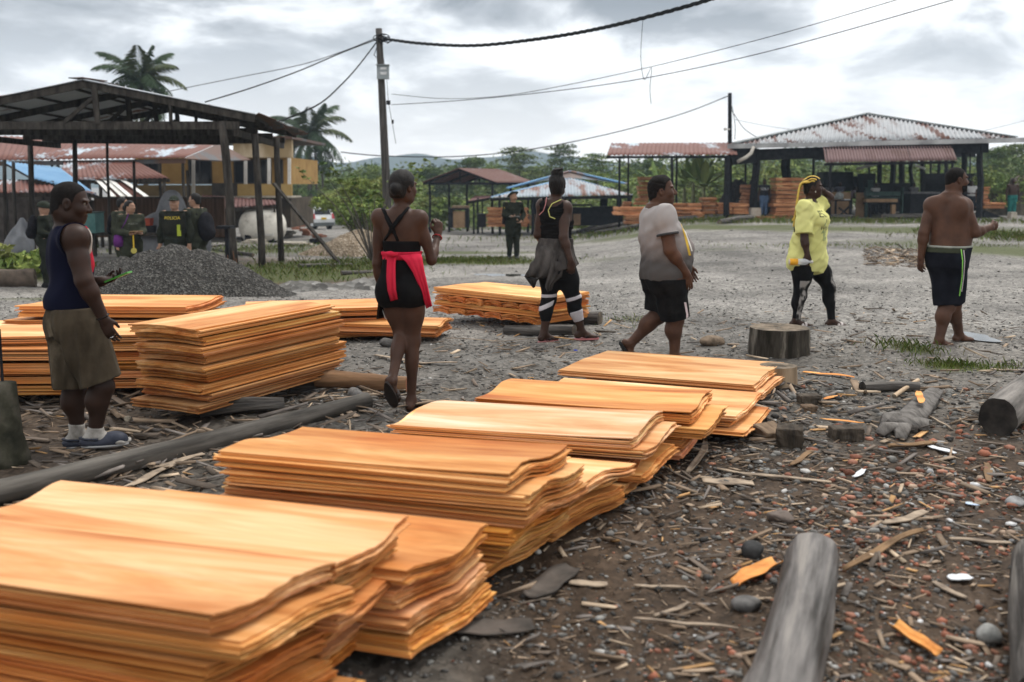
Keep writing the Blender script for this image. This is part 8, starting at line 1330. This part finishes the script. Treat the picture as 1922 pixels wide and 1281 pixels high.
heap('bark_pile', 'tall pile of black bark waste behind the far utility pole', 'bark pile', 1388, 402, 1.25, 1.0, 1.95, pm('black_bark', (.010, .009, .009), (.035, .03, .028), 9, .95, .6), 5, [(0, 0, 1, .95), (.5, 0, .9, .6), (-.5, 0, .7, .6)], 50, .25); heap('bark_pile', 'low dark bark pile behind the jersey man', 'bark pile', 1448, 401, 1.2, .9, 1.6, pm('brown_bark_waste', (.02, .016, .014), (.06, .05, .042), 9, .95, .6), 6, [(-.3, 0, 1, .8), (.3, 0, .7, .8)], 50, .2)
heap('earth_mound', 'overgrown earth mound at the right edge behind the man in teal trousers', 'mound', 1925, 402, 2.6, 2.2, 2.2, pm('mound_earth', (.03, .026, .02), (.10, .085, .06), 3, .95, .6), 7, [(.1, 0, 1, .95), (-.4, 0, .6, .6)], 60, .3); bush(1888, 384, 50.0, 1.5, 2.0, 'scrubby bush growing on the left flank of the earth mound', 0, 3200, .09, 21); bush(1925, 350, 51.0, 1.3, 1.6, 'scrubby bush on top of the earth mound', 1, 2600, .09, 22)
# mid distance bits
kit('kiln_bin', 'black framed bin filled with orange wood beside the small open shed', 'bin', 860, 52, [('frame', STK, [(842, 394, 850, 428, 0, .9), (873, 394, 880, 428, 0, .9), (842, 391, 880, 395, 0.004, .9)]), ('wood', PLY, [(850, 397, 873, 428, .1, .7)]), ('lid', BRN, [(848, 387, 880, 391, 0, .9)])]); kit('drum', 'dark drum by the posts of the small open shed', 'drum', 905, 51, [('body', STK, [(896, 404, 912, 427, 0, .6)]), ('rim', STK, [(895, 402, 913, 404, -.02, .64)])]); kit('plywood_sheet', 'plywood sheet leaning right of the boards behind the officer', 'plywood', 999, 50.5, [('sheet', PLY, [(993, 403, 1004, 424, 0, .05)])]); kit('plywood_sheet', 'plywood sheet under the pale hipped shed', 'plywood', 1083, 51.5, [('sheet', PLY, [(1076, 402, 1090, 423, 0, .05)])]); kit('workbench', 'long black workbench under the pale hipped shed', 'bench', 1125, 52, [('top', STK, [(1068, 384, 1112, 387, 0, 1)]), ('body', STK, [(1070, 390, 1170, 424, .1, .9)]), ('board', STK, [(1112, 388, 1172, 390, 0, 1)])]); kit('partition', 'dark wall panel at the left of the pale hipped shed', 'panel', 1008, 54, [('panel', STK, [(998, 372, 1018, 422, 0, .2)])])
# ------------------------------------------------------------------ left: tank, car, rubble, tarpaulins, benches
TNK = pm('stained_tank', (.085, .075, .06), (.66, .63, .56), 1.5, .7, .1, c3=(.50, .47, .41), lo=.27, hi=.56); c = D(493, 425, 39.5); c2 = down(c); t_ = thing('storage_tank', 'large stained pale horizontal tank lying behind the left shed', 'tank', c2); q = MB(); rt = .715; prof_ = [(.02, -.93)] + [(rt * math.sin(a), -.38 - .55 * math.cos(a)) for a in np.linspace(.15, 1.57, 9)] + [(rt * 1.004, 0)] + [(rt * math.cos(a), .38 + .55 * math.sin(a)) for a in np.linspace(0, 1.42, 9)] + [(.02, .93)]; q.lathe(prof_, (0, 0, 0), 40, ax='x'); b_ = fix(q.build('shell', TNK, t_, (0, 0, 0), True)); b_.location = c - c2; b_.rotation_euler = (0, 0, R(-14)); q = MB(); q.box((.25, -.72, -.30), (.75, .10, .09), R(-14)); b_ = fix(q.build('ledge', pm('pale_ledge', (.42, .40, .37), (.52, .5, .46), 4, .8, 0), t_, (0, 0, 0))); b_.location = c - c2; q = MB(); q.box((-.45, 0, .12), (.25, 1.1, .5)); q.box((.45, 0, .12), (.25, 1.1, .5)); fix(q.build('cradle', STK, t_, (0, 0, 0)))
# car
CARW = pm('white_car_paint', (.62, .64, .65), (.68, .70, .71), 2, .25, 0, spec=.5); c = down(D(585, 345, 68)); CB = thing('parked_car', 'white hatchback parked beyond the brick rubble, seen from behind', 'car', c, None, (0, 0, R(35))); xs_ = [(-1.8, .35), (-1.84, .75), (-1.70, 1.05), (-1.48, 1.46), (-1.0, 1.54), (-.1, 1.52), (.75, 1.02), (1.65, .84), (1.82, .55), (1.78, .30)]
def car_sec(x, z, wd): return [(wd, x, z), (-wd, x, z)]
q = MB(); V = []; 
for x, z in xs_:
    wd = .80 if z < 1.0 else .80 - (z - 1.0) * .36; V += [(-wd, x, z), (wd, x, z)]
for x, z in ((-1.8, .30), (1.78, .28)): V += [(-.76, x, z), (.76, x, z)]
n = len(xs_); Fc = [(2 * i, 2 * i + 1, 2 * i + 3, 2 * i + 2) for i in range(n - 1)] + [tuple([2 * i for i in range(n)] + [2 * n + 2, 2 * n]), tuple([2 * i + 1 for i in range(n)] + [2 * n + 3, 2 * n + 1]), (2 * n, 2 * n + 1, 2 * n + 3, 2 * n + 2), (0, 1, 2 * n + 1, 2 * n), (2 * n - 2, 2 * n - 1, 2 * n + 3, 2 * n + 2)]; q.add(V, Fc); bd = fix(q.build('body', CARW, CB)); bv = bd.modifiers.new('round', 'BEVEL'); bv.width = .05; bv.segments = 3
q = MB(); q.prism([(-.60, -1.70, 1.07), (.60, -1.70, 1.07), (.50, -1.52, 1.40), (-.50, -1.52, 1.40)], (0, -.02, -.01)); fix(q.build('rear_window', GLS, CB))
for sg in (-1, 1):
    q = MB(); q.prism([(.79 * sg, -1.25, 1.07), (.80 * sg, .45, 1.04), (.67 * sg, -.1, 1.42), (.66 * sg, -1.1, 1.42)], (.012 * sg, 0, .004)); fix(q.build('side_window', GLS, CB)); q = MB(); q.prism([(.60 * sg, -1.86, .78), (.78 * sg, -1.84, .78), (.72 * sg, -1.72, 1.12), (.62 * sg, -1.74, 1.12)], (0, -.03, 0)); fix(q.build('tail_light', pm('red_lens', (.45, .06, .07), None, 4, .2, 0), CB))
    for y in (-1.15, 1.15): q = MB(); q.lathe([(.02, -.10), (.30, -.09), (.31, 0), (.30, .09), (.02, .10)], (.70 * sg, y, .30), 20, ax='x'); w_ = fix(q.build('wheel', BOOT, CB, (0, 0, 0), True)); q = MB(); q.lathe([(.02, -.105), (.18, -.108), (.18, .108), (.02, .105)], (.70 * sg, y, .30), 14, ax='x'); r2 = fix(q.build('rim', pm('alloy', (.3, .3, .31), None, 4, .4, 0), None, (0, 0, 0))); r2.location = (0, 0, 0); r2.parent = w_
q = MB(); q.box((0, -1.875, .80), (.36, .03, .14)); fix(q.build('number_plate', pm('yellow_plate', (.6, .40, .03), None, 4, .5, 0), CB)); q = MB(); q.box((0, -1.84, .42), (1.5, .12, .22)); fix(q.build('bumper', pm('dark_bumper', (.10, .11, .11), None, 4, .6, 0), CB)); q = MB(); q.bar((.55, -1.3, 1.57), (.55, .1, 1.56), .04); q.bar((-.55, -1.3, 1.57), (-.55, .1, 1.56), .04); fix(q.build('roof_rail', STK, CB))
BRK = pm('red_brick', (.22, .09, .055), (.36, .17, .11), 4, .9, .3); g = np.random.default_rng(8)
for k, (px, py, w_, h_, mt, lab) in enumerate(((562, 432, .7, .45, BRK, 'block of old brick masonry left of the parked car'), (575, 443, .5, .35, BRK, 'lower brick lump in front of the parked car'), (595, 447, .6, .18, BRK, 'flat orange brick slab before the car'), (545, 445, .5, .3, CONC, 'grey rubble lump right of the storage tank'), (470, 458, .9, .16, CONC, 'low concrete kerb under the storage tank'), (555, 462, .9, .14, CONC, 'grey concrete slab in the grass right of the tank'), (592, 458, .5, .2, STK, 'dark block in the grass left of the sand heap'), (573, 424, .45, .5, pm('rust_cone', (.12, .03, .018), (.2, .06, .03), 4, .8, .1), 'rusty red hopper beside the parked car'))):
    c = G(px, py); q = MB()
    for i in range(4): q.box((g.normal(0, w_ * .16), g.normal(0, w_ * .1), h_ * (.2 + .2 * i)), (w_ * g.uniform(.5, .9), w_ * .6, h_ * .36), g.normal(0, .4))
    tag(q.build('rubble_block', mt, None, (0, 0, 0)), lab, 'rubble').location = c
TRP = pm('grey_tarpaulin', (.10, .105, .115), (.20, .205, .22), 2.5, .55, .2)
def tarp(label, px, ytop, Y, ells, seed):
    tp = D(px, ytop, Y); b0 = down(tp); h = tp[2] - b0[2]; P = [ell(np.array(c) * (1, 1, h), np.array(r_) * (1, 1, h), None, .12) for c, r_ in ells]; F = Fld((-1.6, -1.2, -.05), (1.8, 1.2, h * 1.15), .04).put(P); F.F = (F.F + fold(.055, 9, seed, .35)(*F.grid())).astype(np.float32); F.clip(lambda X, Y, Z: -.02 - Z + 0 * X + 0 * Y); V, Q = F.mesh(); return tag(link('tarpaulin', mesh('tarpaulin', V, Q, True), TRP, None, b0), label, 'tarpaulin')
tarp('large grey tarpaulin draped over machinery behind the officers', 322, 361, 24.0, [((0, 0, .5), (.42, .5, .5)), ((-.4, 0, .35), (.42, .5, .40)), ((.15, 0, .3), (.7, .6, .45)), ((-.7, 0, .15), (.4, .5, .25))], 1); tarp('grey tarpaulin heap hanging beside the helmeted officer', 38, 406, 20.5, [((.02, 0, .62), (.10, .2, .38)), ((-.08, 0, .35), (.22, .3, .4)), ((-.05, 0, .12), (.42, .4, .22))], 2)
kit('work_table', 'dark rough work table behind the female officer', 'table', 230, 23.2, [('top', WOOD_D, [(165, 438, 345, 443, 0, .8)]), ('leg', WOOD_D, [(172, 443, 178, 482, .1, .1)]), ('leg', WOOD_D, [(332, 443, 338, 482, .1, .1)]), ('leg', WOOD_D, [(250, 443, 256, 482, .1, .1)])]); kit('crate', 'faded teal crate behind the man with the phone', 'crate', 167, 22.8, [('side', pm('teal_paint', (.05, .12, .115), (.09, .18, .17), 4, .7, .1), [(152, 400, 178, 438, 0, .5)]), ('rim', STG, [(151, 398.5, 179, 401, -.02, .54)])]); kit('engine', 'small red engine on the dark work table', 'engine', 275, 23.3, [('block', pm('red_engine', (.2, .035, .02), (.3, .06, .03), 5, .5, 0), [(268, 410, 281, 424, .1, .25)]), ('base', STK, [(264, 424, 288, 438, .1, .3)])])
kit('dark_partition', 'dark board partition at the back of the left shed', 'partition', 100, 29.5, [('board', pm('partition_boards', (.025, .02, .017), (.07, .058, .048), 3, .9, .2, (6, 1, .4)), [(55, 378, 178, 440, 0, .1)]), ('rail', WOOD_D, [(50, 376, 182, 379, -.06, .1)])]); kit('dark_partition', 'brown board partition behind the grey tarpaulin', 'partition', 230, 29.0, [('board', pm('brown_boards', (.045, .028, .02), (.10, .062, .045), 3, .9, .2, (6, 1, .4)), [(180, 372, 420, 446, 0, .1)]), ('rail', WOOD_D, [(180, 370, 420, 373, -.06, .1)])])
kit('black_trough', 'black metal stand beside the post right of the officers', 'stand', 425, 20.2, [('top', STK, [(405, 425, 432, 430, 0, .4)]), ('leg', STK, [(423, 430, 428, 486, .1, .08)])])
log('weathered log lying at the left edge below the green weeds', D(-20, 527, 17.3), D(66, 520, 17.5), .17, .16, LOGO if False else pm('old_log', (.045, .036, .028), (.13, .10, .078), 4, .85, .4), ENDM, seed=60)
for k, (x0, y0, x1, y1) in enumerate(((475, 483, 400, 470), (560, 505, 660, 500), (430, 462, 330, 470), (640, 517, 720, 512))):
    a, b_ = G(x0, y0), G(x1, y1); log('%s rotting plank lying in the grass right of the left shed' % 'first second third fourth'.split()[k], a + (0, 0, .04), b_ + (0, 0, .04), .05, .05, LOGM, ENDM, n=8, segs=4, seed=70 + k, group='rotting planks in the grass')
# ================================================================== AIR
hb = MB(); hb.box((0, 420, 60), (1700, 1240, 150)); hm_ = bpy.data.materials.new('haze_air'); hm_.use_nodes = True; t = hm_.node_tree; t.nodes.clear(); ho_ = t.nodes.new('ShaderNodeOutputMaterial'); pv = t.nodes.new('ShaderNodeVolumePrincipled'); pv.inputs['Color'].default_value = (.66, .82, 1.0, 1); pv.inputs['Density'].default_value = .00045; t.links.new(pv.outputs[0], ho_.inputs['Volume'])
tag(hb.build('haze', hm_, None, (0, 0, 0)), kind='stuff'); SC.cycles.volume_step_rate = 5
